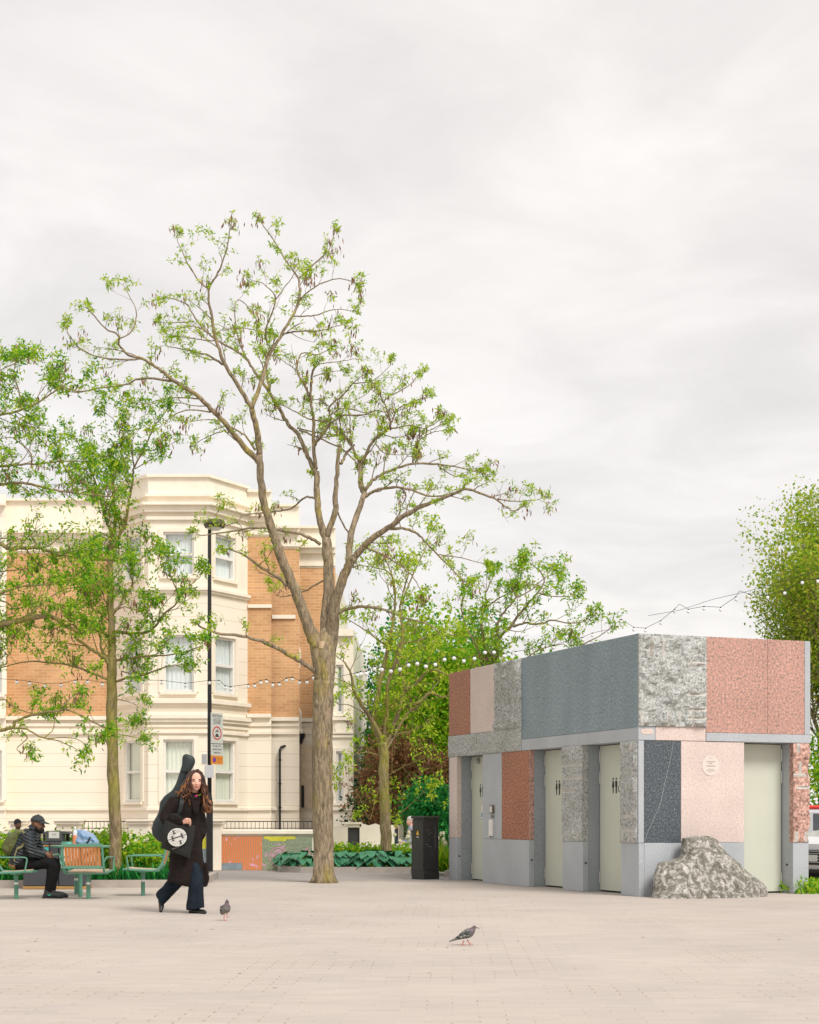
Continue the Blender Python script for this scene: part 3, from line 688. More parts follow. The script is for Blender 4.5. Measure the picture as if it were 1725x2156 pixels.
for i in range(3):
    p0, p1 = bayp[i], bayp[i+1]; a = Vector((*p0, 0)); b_ = Vector((*p1, 0)); Wd = (b_-a).length
    if i == 0: u0, u1 = .34, .82
    elif i == 1: u0, u1 = (344-312)/125, (408-312)/125
    else: u0, u1 = .17, .68
    for (za, zb, lo, hi, m) in ((0, hzz(1530, HB), 0, 0, M['rust']), (hzz(1530, HB), hzz(1240, HB), 1, 1, M['rust']), (hzz(1240, HB), hzz(1000, HB), 2, 2, M['cream'])):
        wz = floors[lo]; op = (Wd*u0, Wd*u1, wz[0], wz[1])
        u, n, q0 = facade('bay_wall', p0, p1, za, zb, [op], m)
        window(u, n, q0, op, wz[2], wz[3])
def offs(pts, d):
    out = []
    for i, p in enumerate(pts):
        p = Vector(p)
        ns = []
        if i > 0: t = (Vector(pts[i])-Vector(pts[i-1])).normalized(); ns.append(Vector((t.y, -t.x)))
        if i < len(pts)-1: t = (Vector(pts[i+1])-Vector(pts[i])).normalized(); ns.append(Vector((t.y, -t.x)))
        n = sum(ns, Vector((0, 0))).normalized(); out.append(p+n*d/max(.5, n.dot(ns[0])))
    return out
def band(name, pts, z0, z1, d, m=None):
    q = offs(pts, d); i_ = offs(pts, -.05); mb = MB(); n = len(pts)
    V = lambda p, z: (p[0], p[1], z)
    for k in range(n-1):
        mb.add([V(q[k], z0), V(q[k+1], z0), V(q[k+1], z1), V(q[k], z1), V(i_[k], z0), V(i_[k+1], z0), V(i_[k+1], z1), V(i_[k], z1)],
               [(0, 1, 2, 3), (3, 2, 6, 7), (4, 5, 1, 0)])
    mb.quad(V(q[0], z0), V(q[0], z1), V(i_[0], z1), V(i_[0], z0)); mb.quad(V(q[-1], z1), V(q[-1], z0), V(i_[-1], z0), V(i_[-1], z1))
    return mb.build(name, m or M['cream'], house, world=True)
def bands(pts, dd, extra=0):
    for (ya, yb, d) in ((1706, 1700, .07), (1544, 1538, .07), (1531, 1526, .05), (1513, 1505, .14), (1520, 1513, .09), (1481, 1473, .13), (1486, 1481, .07)):
        band('string_course', pts, hzz(ya, dd), hzz(yb, dd), d)
bands(bayp, HB)
for (ya, yb, d) in ((1243, 1237, .12), (1248, 1243, .07), (1095, 1088, .08), (1079, 1066, .14), (1066, 1060, .26), (1046, 1041, .12), (1005, 999, .08)):
    band('cornice', bayp, hzz(ya, HB), hzz(yb, HB), d)
mb = MB(); mb.prism([(x, y, hzz(1000, HB)-.02) for x, y in [tuple(q) for q in offs(bayp, -.06)]], (0, 0, -.15)); mb.build('bay_roof', M['cream'], house, world=True)
# flat wings: (x0,x1,depth,brick bottom y,brick top y,parapet y)
lw = 10
def wing(x0, x1, d, yb, yt, yp, ops=()):
    p0, p1 = (hxx(x0, d), d), (hxx(x1, d), d)
    facade('wall', p0, p1, 0, hzz(yb, d), [o for o in ops if o[3] < hzz(yb, d)], M['rust'])
    facade('brick_wall', p0, p1, hzz(yb, d), hzz(yt, d), [o for o in ops if hzz(yb, d) < o[3] <= hzz(yt, d)], M['brick'])
    facade('parapet', p0, p1, hzz(yt, d), hzz(yp, d), [], M['cream'])
    pts = [p0, p1]
    for (ya, y2, dd) in ((1706, 1700, .07), (1546, 1540, .07), (1529, 1523, .05), (yb+8, yb, .12)):
        band('string_course', pts, hzz(ya, d), hzz(y2, d), dd)
    for (ya, y2, dd) in ((yt-4, yt-12, .06), (yt-30, yt-40, .16), (yt-40, yt-46, .28), (yp+5, yp, .1)):
        band('cornice', pts, hzz(ya, d), hzz(y2, d), dd)
wing(12, 238, HD, 1508, 1165, 1050)
wing(521, 571, HD, 1503, 1130, 1032)
wing(571, 630, HD+.25, 1510, 1155, 1062)
wing(630, 706, HD+.8, 1512, 1196, 1108)
band('string_course', [(hxx(522), HD), (hxx(572), HD)], hzz(1280), hzz(1273), .06)
band('string_course', [(hxx(573, HD+.25), HD+.25), (hxx(622, HD+.25), HD+.25)], hzz(1303, HD+.25), hzz(1295, HD+.25), .06)
# far left projecting white window bay
pL = [(hxx(-260, HD), HD), (hxx(-230, HD-.6), HD-.6), (hxx(12, HD-.6), HD-.6), (hxx(12, HD)+.01, HD)]
for (za, zb, y0, y1, cur) in ((0, hzz(1530), 1636+48, 1580, M['blind']), (hzz(1530), hzz(1240), 1462, 1340, M['lace']), (hzz(1240), hzz(1050), 1222, 1120, M['lace'])):
    d = HD-.6; W0 = pL[1][0]
    op = (hxx(-60, d)-W0, hxx(8, d)-W0-.05, hzz(y0, d), hzz(y1, d)); op2 = (hxx(-190, d)-W0, hxx(-120, d)-W0, op[2], op[3])
    u, n, q0 = facade('bay_wall', pL[1], pL[2], za, zb, [op, op2], M['rust']); window(u, n, q0, op, cur); window(u, n, q0, op2, cur)
    facade('bay_wall', pL[2], pL[3], za, zb, [], M['rust']); facade('bay_wall', pL[0], pL[1], za, zb, [], M['rust'])
for (ya, yb, d) in ((1706, 1700, .07), (1513, 1505, .14), (1243, 1237, .12), (1066, 1060, .2), (1168, 1163, .08)):
    band('string_course', pL[1:3], hzz(ya, HD-.6), hzz(yb, HD-.6), d)
# right-hand end block
d = HB; W0 = hxx(699, d)
opg = (hxx(708, d)-W0, hxx(723, d)-W0, hzz(1690, d), hzz(1582, d)); opf = (hxx(708, d)-W0, hxx(723, d)-W0, hzz(1503, d), hzz(1400, d))
p0, p1 = (W0, d), (hxx(744, d), d)
u, n, q0 = facade('end_wall', p0, p1, 0, hzz(1325, d), [opg, opf], M['cream']); window(u, n, q0, opg, M['lace']); window(u, n, q0, opf, M['lace'])
facade('end_wall', p1, (p1[0]+.1, d+10), 0, hzz(1325, d), [], M['cream']); facade('end_wall', (W0, d+2.5), p0, 0, hzz(1325, d), [], M['cream'])
for (ya, yb, dd) in ((1706, 1699, .08), (1553, 1548, .06), (1545, 1541, .09), (1517, 1510, .12), (1340, 1325, .15), (1640+0, 1640-0+.01, .0)):
    if dd: band('string_course', [p0, p1], hzz(ya, d), hzz(yb, d), dd)
mb = MB(); mb.tube([(hxx(718, d), d-.01, hzz(1531, d)), (hxx(718, d), d-.06, hzz(1531, d))], .17, 24); mb.build('roundel', M['cream'], house, world=True)
mb = MB(); mb.box(hxx(-260), hxx(706), HD+1.0, HD+9, 0, hzz(1196, HD)); mb.box(W0, p1[0]-.05, d+.5, d+9, 0, hzz(1325, d)-.1)
mb.box(hxx(-200), hxx(571), HD+1, HD+9, hzz(1196, HD), hzz(1066)); mb.build('rear_block', M['cream'], house, world=True)
mb = MB(); mb.box(hxx(240), hxx(300), HD+3, HD+4.2, hzz(1066), hzz(1020)); mb.build('chimney', M['brick'], house, world=True)
# rainwater pipes
mb = MB(); d_ = HD+.8-.1
P1 = [P(632.6, 1556, d_), P(629, 1562, d_), P(592, 1573, d_-.55), P(589, 1578, d_-.6), P(589, 1748, d_-.6)]
mb.tube(P1, .035, 8); c_ = P(632.6, 1552, d_); mb.lathe(c_-Vector((0, 0, .1)), [(.05, -.08), (.06, 0), (.12, .1), (.13, .2), (.1, .2)], 10)
for y in (1600, 1650, 1700): p = P(589, y, d_-.6); mb.lathe(p, [(.05, -.02), (.05, .02)], 8)
mb.build('drainpipe', M['black'], house, world=True)['label'] = 'black drainpipe with hopper'
mb = MB(); mb.tube([P(627, 1165, d_), P(627, 1490, d_), P(632, 1500, d_), P(632, 1536, d_)], .045, 8); mb.lathe(P(632, 1544, d_), [(.12, -.05), (.12, .06), (.05, .12)], 8)
mb.lathe(P(627, 1400, d_), [(.07, -.1), (.1, .3), (.06, .5)], 8)
mb.build('drainpipe', M['cream'], house, world=True)['label'] = 'cream painted downpipe'
# sunk doorway at the right of the brick wing, its dark gap a solid block painted as shade
mb = MB(); mb.box(hxx(634, HD+.7), hxx(657, HD+.7), HD+.66, HD+.79, hzz(1702), hzz(1566)); mb.build('side_panel', mat('beige_render', (.66, .53, .38), .7), house, world=True)
mb = MB(); mb.box(hxx(634, HD+.6), hxx(640, HD+.6), HD+.60, HD+.65, hzz(1700), hzz(1653)); mb.build('side_opening_shade', M['shadow'], house, world=True)
# ================================================================ street wall with mural, piers and railings
WD = 34.6
def wx(x, d=WD): return (x-CX)/F*d
def wz(y, d=WD): return H+(HY-y)/F*d
def mural_mat(name, a, b_, c_, sc_=1.0, wave=True, sw=None):
    m, nt, b = new_mat(name); L = nt.links; mp = coords(nt)
    n0 = N(nt, 'ShaderNodeTexNoise', Scale=28*sc_, Detail=4); L.new(mp.outputs[0], n0.inputs['Vector'])
    if wave:
        wv = N(nt, 'ShaderNodeTexWave', Scale=6.5, Distortion=6.0, Detail=1.0); wv.inputs['Detail Scale'].default_value = .7; L.new(mp.outputs[0], wv.inputs['Vector']); src = wv.outputs['Fac']
    else: src = n0.outputs['Fac']
    r = ramp(nt, [(.42, a), (.56, b_)]); L.new(src, r.inputs[0])
    n1 = N(nt, 'ShaderNodeTexNoise', Scale=3.5*sc_, Detail=2, Distortion=1.4); L.new(mp.outputs[0], n1.inputs['Vector'])
    r1 = ramp(nt, [(.66, (0,)*3), (.69, (1,)*3)]); L.new(n1.outputs['Fac'], r1.inputs[0])
    mx = N(nt, 'ShaderNodeMix', data_type='RGBA'); L.new(r1.outputs[0], mx.inputs['Factor']); L.new(r.outputs[0], mx.inputs[6]); mx.inputs[7].default_value = (*c_, 1)
    L.new(mx.outputs[2], b.inputs['Base Color']); b.inputs['Roughness'].default_value = .7; return m
gw = thing('garden_wall', 'low cream street wall with coping and piers, bright painted panels let into it', 'wall', (wx(450), WD, 0))
mb = MB(); mb.box(wx(-250), wx(699), WD, WD+.35, 0, wz(1757)); mb.build('wall', M['cream'], gw, world=True)
mb = MB()
for a, b_ in ((-250, 51), (51, 117), (171, 270), (314, 435), (467, 700)): mb.bbox(wx(a), wx(b_), WD-.07, WD+.4, wz(1757), wz(1747), .015)
mb.build('coping', M['cream'], gw, world=True)
for a, b_ in ((24, 50), (120, 168), (272, 314), (437, 467)):
    p = MB(); p.bbox(wx(a), wx(b_), WD-.12, WD+.4, 0, wz(1736), .01); p.bbox(wx(a-3), wx(b_+3), WD-.18, WD+.46, wz(1736), wz(1730), .01)
    p.bbox(wx(a-5), wx(b_+5), WD-.22, WD+.5, wz(1730)+.001, wz(1726), .01); p.build('pier', M['cream'], gw, world=True)
MO = mural_mat('orange_mural', (.80, .22, .07), (.50, .26, .13), (.72, .38, .5), 1.2)
MG = mural_mat('green_mural', (.33, .36, .22), (.22, .27, .19), (.58, .33, .42), 1.0, wave=False)
MY = mat('yellow_mural', (.62, .57, .05), .7, .2, 5); MS = mat('slate_mural', (.22, .28, .31), .7, .2, 6)
def panel(x0, x1, y0, y1, m, lift=.03, nm='mural_panel', lab=None):
    mb = MB(); mb.box(wx(x0), wx(x1), WD-lift, WD+.01, max(wz(y1), .01), wz(y0)); o = mb.build(nm, m, gw, world=True)
    if lab: o['label'] = lab
panel(467.5, 552, 1761, 1834, MO, lab='orange painted panel'); panel(552, 657, 1761, 1834, MG, lab='grey-green painted panel with pink swirls')
panel(467.5, 510, 1817, 1834, MS, .033, 'mural_patch'); panel(556, 622, 1761, 1767, MY, .033, 'mural_patch'); panel(566, 602, 1767, 1771, MY, .033, 'mural_patch')
panel(318, 337, 1764, 1787, MY, lab='yellow painted panel'); panel(318, 437, 1787, 1834, MS, lab='slate painted panel'); panel(174, 268, 1763, 1800, mat('olive_mural', (.45, .38, .2), .7, .25, 4), lab='olive painted panel')
panel(337, 437, 1764, 1787, MY)
# pink swirl strokes on the green panel
mb = MB(); c_ = Vector((wx(588), WD-.034, wz(1802)))
pts = [c_+Vector(((.035+.018*t)*math.cos(t*1.0)*1.0, 0, (.035+.018*t)*math.sin(t))) for t in [i*.35 for i in range(34)]]
for a, b_ in zip(pts[:-1], pts[1:]): mb.beam(a, b_, .022, .004, up=(0, 1, 0))
for k in range(5):
    q = Vector((wx(640+k*3), WD-.034, wz(1795+k*6))); mb.beam(q, q+Vector((.08, 0, .12)), .03, .004, up=(0, 1, 0))
mb.build('mural_swirl', mat('pink_mural', (.6, .3, .38), .7, .2, 8), gw, world=True)
def railing(x0, x1, label, d=WD+.28, y0=1746, y1=1728.5):
    r_ = thing('railing', label, 'railing', (wx(x0, d), d, wz(y0, d)), group='black railings on the street wall')
    mb = MB(); z0, z1 = wz(y0, d), wz(y1, d)
    mb.box(wx(x0, d), wx(x1, d), d-.012, d+.012, z1-.02, z1); mb.box(wx(x0, d), wx(x1, d), d-.01, d+.01, z0+.015, z0+.03)
    n = int((wx(x1, d)-wx(x0, d))/.085); 
    mb.build('rail', M['black'], r_, world=True); mb = MB()
    for i in range(n+1):
        x = wx(x0, d)+.01+(wx(x1, d)-wx(x0, d)-.02)*i/n; mb.box(x-.005, x+.005, d-.005, d+.005, z0, z1-.021)
    mb.build('baluster', M['black'], r_, world=True)['kind'] = 'stuff'
    mb = MB(); mb.box(wx(x0, d)-.02, wx(x0, d)+.02, d-.02, d+.02, z0, z1+.02); mb.build('post', M['black'], r_, world=True)
railing(143, 270, 'black railing left of the wide cream pier behind the bin')
railing(316, 434, 'short black railing behind the walking woman')
railing(468, 700, 'long black railing above the orange and green mural panels')
# low garden wall and dark gate right of the trunk
lw_ = thing('boundary_wall', 'low cream boundary wall with a curved top and a dark gate opening', 'wall', (wx(745, 37), 37, 0))
mb = MB(); prof = [(701, 1742), (722, 1742), (733, 1741)]
mb.box(wx(700, 37), wx(732, 37), 37, 37.3, 0, wz(1741, 37)); mb.box(wx(757, 37), wx(760, 37), 37, 37.3, 0, wz(1741, 37)); mb.box(wx(732, 37), wx(757, 37), 37.002, 37.298, wz(1742, 37), wz(1735, 37))
pp = [(760, 1834), (830, 1834), (830, 1737), (815, 1737), (806, 1740), (790, 1734), (775, 1738), (760, 1733)]
mb.prism([P(x, y, 37.0) for x, y in pp], (0, .3, 0)); mb.build('wall', M['cream'], lw_, world=True)
mb = MB(); mb.box(wx(699, 37), wx(761, 37), 36.95, 37.35, wz(1735, 37)+.001, wz(1731, 37)); mb.build('coping', M['cream'], lw_, world=True)
mb = MB(); mb.box(wx(732, 37)+.005, wx(757, 37)-.005, 37.08, 37.14, .05, wz(1742, 37)-.01); mb.build('gate', mat('dark_gate', (.05, .05, .052), .5), lw_, world=True)
mb = MB(); mb.bbox(wx(838, 39), wx(851, 39), 39, 39.3, 0, wz(1732, 39), .02); mb.bbox(wx(836, 39), wx(853, 39), 38.97, 39.33, wz(1732, 39), wz(1728, 39), .01)
tag(mb.solo('gate_pier', M['cream'], (wx(844, 39), 39.15, 0)), 'cream gate pier behind the black cabinet, right of the back trunk', 'pier')
# ================================================================ trees
def barkmat(name, a, b_, lich, amt=.5):
    m, nt, b = new_mat(name); L = nt.links; mp = coords(nt, (1, 1, .22))
    n1 = N(nt, 'ShaderNodeTexNoise', Scale=26, Detail=7, Roughness=.65, Distortion=.6); L.new(mp.outputs[0], n1.inputs['Vector'])
    r = ramp(nt, [(.32, a), (.62, b_)]); L.new(n1.outputs['Fac'], r.inputs[0])
    mp2 = coords(nt, (1, 1, .45)); n2 = N(nt, 'ShaderNodeTexNoise', Scale=3.2, Detail=5, Roughness=.6); L.new(mp2.outputs[0], n2.inputs['Vector'])
    r2 = ramp(nt, [(1-amt, (0,)*3), (1-amt+.16, (.8,)*3)]); L.new(n2.outputs['Fac'], r2.inputs[0])
    mx = N(nt, 'ShaderNodeMix', data_type='RGBA'); L.new(r2.outputs[0], mx.inputs['Factor']); L.new(r.outputs[0], mx.inputs[6]); mx.inputs[7].default_value = (*lich, 1)
    mu = N(nt, 'ShaderNodeMix', data_type='RGBA', blend_type='MULTIPLY'); mu.inputs['Factor'].default_value = .55
    L.new(mx.outputs[2], mu.inputs[6]); r3 = ramp(nt, [(.3, (.45,)*3), (.6, (1.15,)*3)]); L.new(n1.outputs['Fac'], r3.inputs[0]); L.new(r3.outputs[0], mu.inputs[7])
    L.new(mu.outputs[2], b.inputs['Base Color']); b.inputs['Roughness'].default_value = .9; bump(nt, b, n1.outputs['Fac'], .9, .03); return m
M['bark'] = barkmat('bark', (.15, .115, .07), (.38, .295, .195), (.40, .32, .06), .47)
M['bark2'] = barkmat('mossy_bark', (.13, .095, .045), (.34, .25, .145), (.30, .27, .05), .58)
M['leaf'] = leafmat('fresh_leaf', [(0, (.14, .33, .01)), (.35, (.31, .52, .015)), (.7, (.50, .66, .03)), (1, (.70, .72, .09))], .5)
M['leaf_d'] = leafmat('green_leaf', [(0, (.03, .22, .02)), (.3, (.16, .42, .015)), (.7, (.38, .60, .02)), (1, (.62, .68, .06))], .5)
M['leaf_b'] = leafmat('bright_leaf', [(0, (.09, .32, .012)), (.5, (.27, .53, .012)), (.85, (.47, .62, .03)), (1, (.60, .50, .10))], .5)
M['leaf_t'] = leafmat('blue_green_leaf', [(0, (.01, .16, .035)), (.6, (.03, .30, .065)), (1, (.09, .42, .08))], .45)
M['leaf_r'] = leafmat('copper_leaf', [(0, (.10, .045, .02)), (.4, (.24, .10, .045)), (.75, (.36, .19, .09)), (1, (.12, .2, .03))])
M['leaf_y'] = leafmat('spring_leaf', [(0, (.14, .32, .02)), (.45, (.36, .52, .03)), (.85, (.56, .64, .06)), (1, (.68, .56, .12))], .5)
M['leaf_k'] = leafmat('dark_leaf', [(0, (.008, .03, .01)), (.6, (.02, .08, .02)), (1, (.06, .15, .03))], .2)
M['pod'] = leafmat('dry_pod', [(0, (.13, .06, .035)), (.6, (.24, .12, .07)), (1, (.36, .21, .13))], .1)
def rand_dirs(n, rng, up=0.0):
    d = rng.normal(size=(n, 3)); d[:, 2] += up; return d/np.linalg.norm(d, axis=1, keepdims=True)
def leaflets(C, per, L0, L1, W, rng, spread=.0, up=.15, droop=0.0):
    """star-shaped tufts of narrow leaflets around centres C"""
    C = np.repeat(np.asarray(C), per, axis=0); n = len(C)
    C = C+rng.normal(size=C.shape)*spread
    d = rand_dirs(n, rng, up); d[:, 2] -= droop; d /= np.linalg.norm(d, axis=1, keepdims=True)
    s = np.cross(d, rand_dirs(n, rng)); s /= np.linalg.norm(s, axis=1, keepdims=True)+1e-9
    Ln = rng.uniform(L0, L1, (n, 1)); Wn = Ln*W
    b0 = C+d*Ln*.08; m_ = C+d*Ln*.5; t = C+d*Ln+np.array([0, 0, -1])*Ln*.12
    return np.stack([b0, m_+s*Wn*.5, t, m_-s*Wn*.5], axis=1).reshape(-1, 3)
def pods(C, per, rng, L0=.07, L1=.13, W=.24, spread=.06):
    C = np.repeat(np.asarray(C), per, axis=0)+rng.normal(size=(len(C)*per, 3))*spread; n = len(C)
    d = np.tile([0, 0, -1.0], (n, 1))+rng.normal(size=(n, 3))*.22; d /= np.linalg.norm(d, axis=1, keepdims=True)
    s = np.cross(d, rand_dirs(n, rng)); s /= np.linalg.norm(s, axis=1, keepdims=True)
    Ln = rng.uniform(L0, L1, (n, 1)); m_ = C+d*Ln*.5
    return np.stack([C, m_+s*Ln*W*.5, C+d*Ln, m_-s*Ln*W*.5], axis=1).reshape(-1, 3)
def spline(pts, rad, sub=4):
    """Catmull-Rom through 3d points"""
    n = len(pts); P_ = []; R_ = []
    for i in range(n-1):
        a = pts[max(i-1, 0)]; b_ = pts[i]; c_ = pts[i+1]; d = pts[min(i+2, n-1)]
        for k in range(sub):
            t = k/sub; t2 = t*t; t3 = t2*t
            P_.append(.5*((2*b_)+(c_-a)*t+(2*a-5*b_+4*c_-d)*t2+(3*b_-a-3*c_+d)*t3)); R_.append(rad[i]*(1-t)+rad[i+1]*t)
    P_.append(pts[-1]); R_.append(rad[-1]); return P_, R_
class Tree:
    def __init__(s, depth, seed):
        s.d = depth; s.mb = MB(); s.rng = np.random.default_rng(seed); s.r = random.Random(seed); s.pts = []; s.tips = []; s.seed = seed; s.sprout = []; s.tube_r = []
    def limb(s, px, r0, r1, dd=0.0, leafy=1.0, start=None, jit=.011):
        """px: points measured on the photograph; r0,r1 in its pixels; dd: how far the limb leans away by its end (m)"""
        if start is None and s.pts:
            x0, y0 = px[0]; best = min(s.pts, key=lambda q: (q[0]-x0)**2+(q[1]-y0)**2); d0 = best[2]
            if (best[0]-x0)**2+(best[1]-y0)**2 > 900: d0 = s.d+dd*.5
        else: d0 = start if start is not None else s.d
        n = len(px); Ls = [0]
        for a, b_ in zip(px[:-1], px[1:]): Ls.append(Ls[-1]+math.hypot(a[0]-b_[0], a[1]-b_[1]))
        pts = []; rad = []
        for i, (x, y) in enumerate(px):
            t = Ls[i]/Ls[-1]; d = d0+dd*t; pts.append(P(x, y, d)); rad.append((r0*(1-t)+r1*t)*d/F*(.84 if r0 < 20 else 1))
            s.pts.append((x, y, d))
        # denser lookup for child limbs
        for i in range(n-1):
            for k in range(1, 6):
                f = k/6; t = (Ls[i]*(1-f)+Ls[i+1]*f)/Ls[-1]; s.pts.append((px[i][0]*(1-f)+px[i+1][0]*f, px[i][1]*(1-f)+px[i+1][1]*f, d0+dd*t))
        P_, R_ = spline(pts, rad, 5)
        for i in range(1, len(P_)-1):
            j = jit*min(1, R_[i]/.03+.3); P_[i] = P_[i]+Vector((s.r.uniform(-j, j), s.r.uniform(-j, j), s.r.uniform(-j, j)))
            R_[i] *= 1+s.r.uniform(-.05, .07)
        s.mb.tube(P_, R_, 12 if max(R_) > .08 else (8 if max(R_) > .03 else 6))
        if leafy > 0: s.sprout.append((P_, R_, leafy))
    def twigs(s, rmax=.055, step=.22, ln=(.35, 1.0), sub=3, dens=1.0, upb=.35, pod=.35, tuft=1.0, lim=None):
        r = s.r; podc = []
        for P_, R_, lf in s.sprout:
            acc = 0.0; tot = sum((b_-a).length for a, b_ in zip(P_[:-1], P_[1:])); run = 0
            for i in range(len(P_)-1):
                seg = (P_[i+1]-P_[i]); l = seg.length; acc += l; run += l
                if R_[i] > rmax or run < tot*.12: continue
                if acc < step/(dens*lf): continue
                acc = 0; t = seg.normalized()
                side = Vector((r.gauss(0, 1), r.gauss(0, 1), r.gauss(0, .8)+.35)); side = (side-t*side.dot(t)).normalized()
                d = (t*r.uniform(.3, 1)+side*r.uniform(.5, 1)+Vector((0, 0, upb*r.random()))).normalized()
                L_ = r.uniform(*ln)*(1.1-.3*run/tot); s.shoot(P_[i], d, L_, min(R_[i]*.45, .011), sub, podc, pod, upb)
            t = (P_[-1]-P_[-2]).normalized()
            for k in range(2):
                d = (t+Vector((r.gauss(0, .45), r.gauss(0, .45), r.gauss(0, .3)+upb*.5))).normalized()
                s.shoot(P_[-1], d, r.uniform(*ln)*.5, min(R_[-1]*.7, .01), sub, podc, pod, upb)
        s.podc = podc
    def shoot(s, p, d, L_, r0, sub, podc, pod, upb):
        r = s.r; n = 4; pts = [p]; dirs = []
        for i in range(n):
            d = (d+Vector((r.gauss(0, .22), r.gauss(0, .22), r.gauss(0, .15)+.06*upb))).normalized(); p = p+d*L_/n; pts.append(p); dirs.append(d)
        s.mb.tube(pts, [r0*(1-.7*i/n) for i in range(n+1)], 4, cap=False)
        for i in (2, n):
            s.tips.append(tuple(pts[i]))
        if sub > 0:
            for k in range(2 if sub > 1 else 1):
                i = r.randint(1, n-1); side = Vector((r.gauss(0, 1), r.gauss(0, 1), r.gauss(0, .8)+upb)).normalized()
                s.shoot(pts[i], (dirs[i-1]*.7+side).normalized(), L_*r.uniform(.4, .65), r0*.6, sub-2 if sub > 1 else 0, podc, pod, upb)
        if r.random() < pod*.4: podc.append(tuple(pts[r.randint(1, n)]))
    def finish(s, name, label, bark, leaf, base, per=8, L0=.07, L1=.14, W=.34, spread=.035, group=None, podm=True, keep=1.0):
        root = thing(name, label, 'tree', base, group=group)
        s.mb.build('trunk', bark, root, world=True, smooth=True)
        T = np.array(s.tips); T = T[s.rng.random(len(T)) < keep]
        np_mesh('crown', leaflets(T, per, L0, L1, W, s.rng, spread), 4, leaf, root, base)
        if podm and s.podc: np_mesh('seed_pods', pods(s.podc, 12, s.rng), 4, M['pod'], root, base)['kind'] = 'stuff'
        return root
def A(x, y): return (109.5+x*.4019, 437.9+y*.4019)
def Bq(x, y): return (456+x*.423, 821+y*.423)
def Cq(x, y): return (583.8+x*.1904, 711.5+y*.1904)
def Dq(x, y): return (364.9+x*.2115, 1049+y*.2115)
TD = GD(1859)
t = Tree(TD, 11)
# ---- the tall pollarded tree: trunk
t.limb([(682, 1862), (681, 1780), (679, 1680), (679, 1560), (681, 1450), (683, 1430), (684, 1400)], 21.5, 21.5, 0, 0, start=TD, jit=.006)
t.mb.tube([P(682, 1450, TD), P(683, 1415, TD), P(684, 1385, TD), P(685, 1362, TD), P(686, 1340, TD), P(687, 1322, TD)], [r_*TD/F for r_ in (19, 22.6, 22.6, 21.5, 17, 9)], 14)
t.mb.tube([P(677, 1430, TD), P(675, 1405, TD), P(670, 1375, TD-.02), P(664, 1345, TD-.04), P(655, 1322, TD-.06)], [r_*TD/F for r_ in (11, 16, 16, 14, 9)], 12)
t.mb.tube([P(690, 1380, TD), P(696, 1350, TD), P(701, 1315, TD), P(707, 1285, TD)], [r_*TD/F for r_ in (15, 15, 13, 9)], 12)
for x_, y_, r_ in ((668, 1480, .05), (690, 1560, .05), (672, 1640, .04), (684, 1500, .055)): t.mb.ell(P(x_, y_, TD-.12), (r_, r_*.7, r_*1.4), 10, 7)
flare = [(682, 1862, 30, 20), (682, 1850, 25, 18), (681, 1835, 22.5, 18), (681, 1790, 20, 17)]
k = TD/F
t.mb.loft([(P(x, y, TD), (rx*k, 0, 0), (0, ry*k*1.15, 0)) for x, y, rx, ry in flare], 16)
for a_ in (20, 70, 130, 190, 250, 310):
    c_ = P(682, 1861, TD); d_ = Vector((math.cos(R(a_)), math.sin(R(a_)), 0)); t.mb.tube([c_+d_*.06+Vector((0, 0, .22)), c_+d_*.17+Vector((0, 0, .06)), c_+d_*.235+Vector((0, 0, -.01))], [.07, .06, .035], 8)
t.limb([(684, 1385), (670, 1362), Bq(480, 1240), Bq(440, 1130), Bq(380, 970), Bq(320, 830), Bq(270, 680), Bq(235, 560), Bq(218, 420), A(1085, 1290)], 15, 8.5, -.9, .25)
t.limb([A(1085, 1290), A(1075, 1180), A(1045, 1050)], 8, 7, -.3, .0)
t.limb([A(1045, 1050), A(980, 940), A(905, 820), A(860, 690), A(835, 570), A(820, 430), A(870, 340), A(915, 210), A(930, 120)], 5.6, 1.2, -.7)
t.limb([A(820, 430), A(760, 370), A(700, 270), A(655, 165)], 2, .9, .3)
t.limb([A(1045, 1050), A(1100, 900), A(1130, 790), A(1210, 650), A(1270, 550), A(1295, 470), A(1290, 370), A(1240, 300), A(1180, 200), A(1100, 80)], 5.6, 1.1, .9)
t.limb([A(1290, 370), A(1370, 295), A(1450, 220), A(1480, 130)], 2.4, .8, .4)
t.limb([A(1295, 480), A(1400, 400), A(1510, 370), A(1600, 400)], 2, .8, -.3)
t.limb([A(1255, 570), A(1330, 565), A(1390, 560), A(1480, 530), A(1570, 540)], 2.2, .8, .7)
t.limb([A(1210, 660), A(1290, 645), A(1410, 640), A(1520, 610)], 2.4, .8, -.5)
t.limb([A(1130, 720), A(1120, 640), A(1170, 480), A(1110, 400), A(1050, 380)], 2.6, .9, -.6)
t.limb([A(1170, 480), A(1230, 400), A(1280, 330)], 1.6, .8, -.2)
t.limb([A(1080, 1330), A(980, 1220), A(900, 1120), A(830, 1050), A(760, 985), A(640, 905), A(560, 840), A(470, 790), A(400, 770), A(355, 720), A(345, 665), A(280, 630), A(190, 530)], 7.6, 1.2, -1.6, .85)
t.limb([A(470, 790), A(360, 795), A(210, 770), A(130, 720), A(80, 650)], 2.6, 1, -.4)
t.limb([A(345, 690), A(420, 640), A(440, 540), A(400, 450), A(370, 400)], 2, .8, .4)
t.limb([A(640, 905), A(460, 893), A(390, 925), A(280, 940), A(120, 965), A(40, 935)], 3.4, .9, .5)
t.limb([A(780, 1000), A(680, 995), A(600, 995), A(480, 1030)], 2.2, .7, .5, .5)
t.limb([A(830, 1070), A(700, 1060), A(620, 1100), A(560, 1150)], 2.2, .7, -.5, .5)
t.limb([A(910, 1165), A(830, 1190), A(760, 1230)], 1.8, .6, .5, .5)
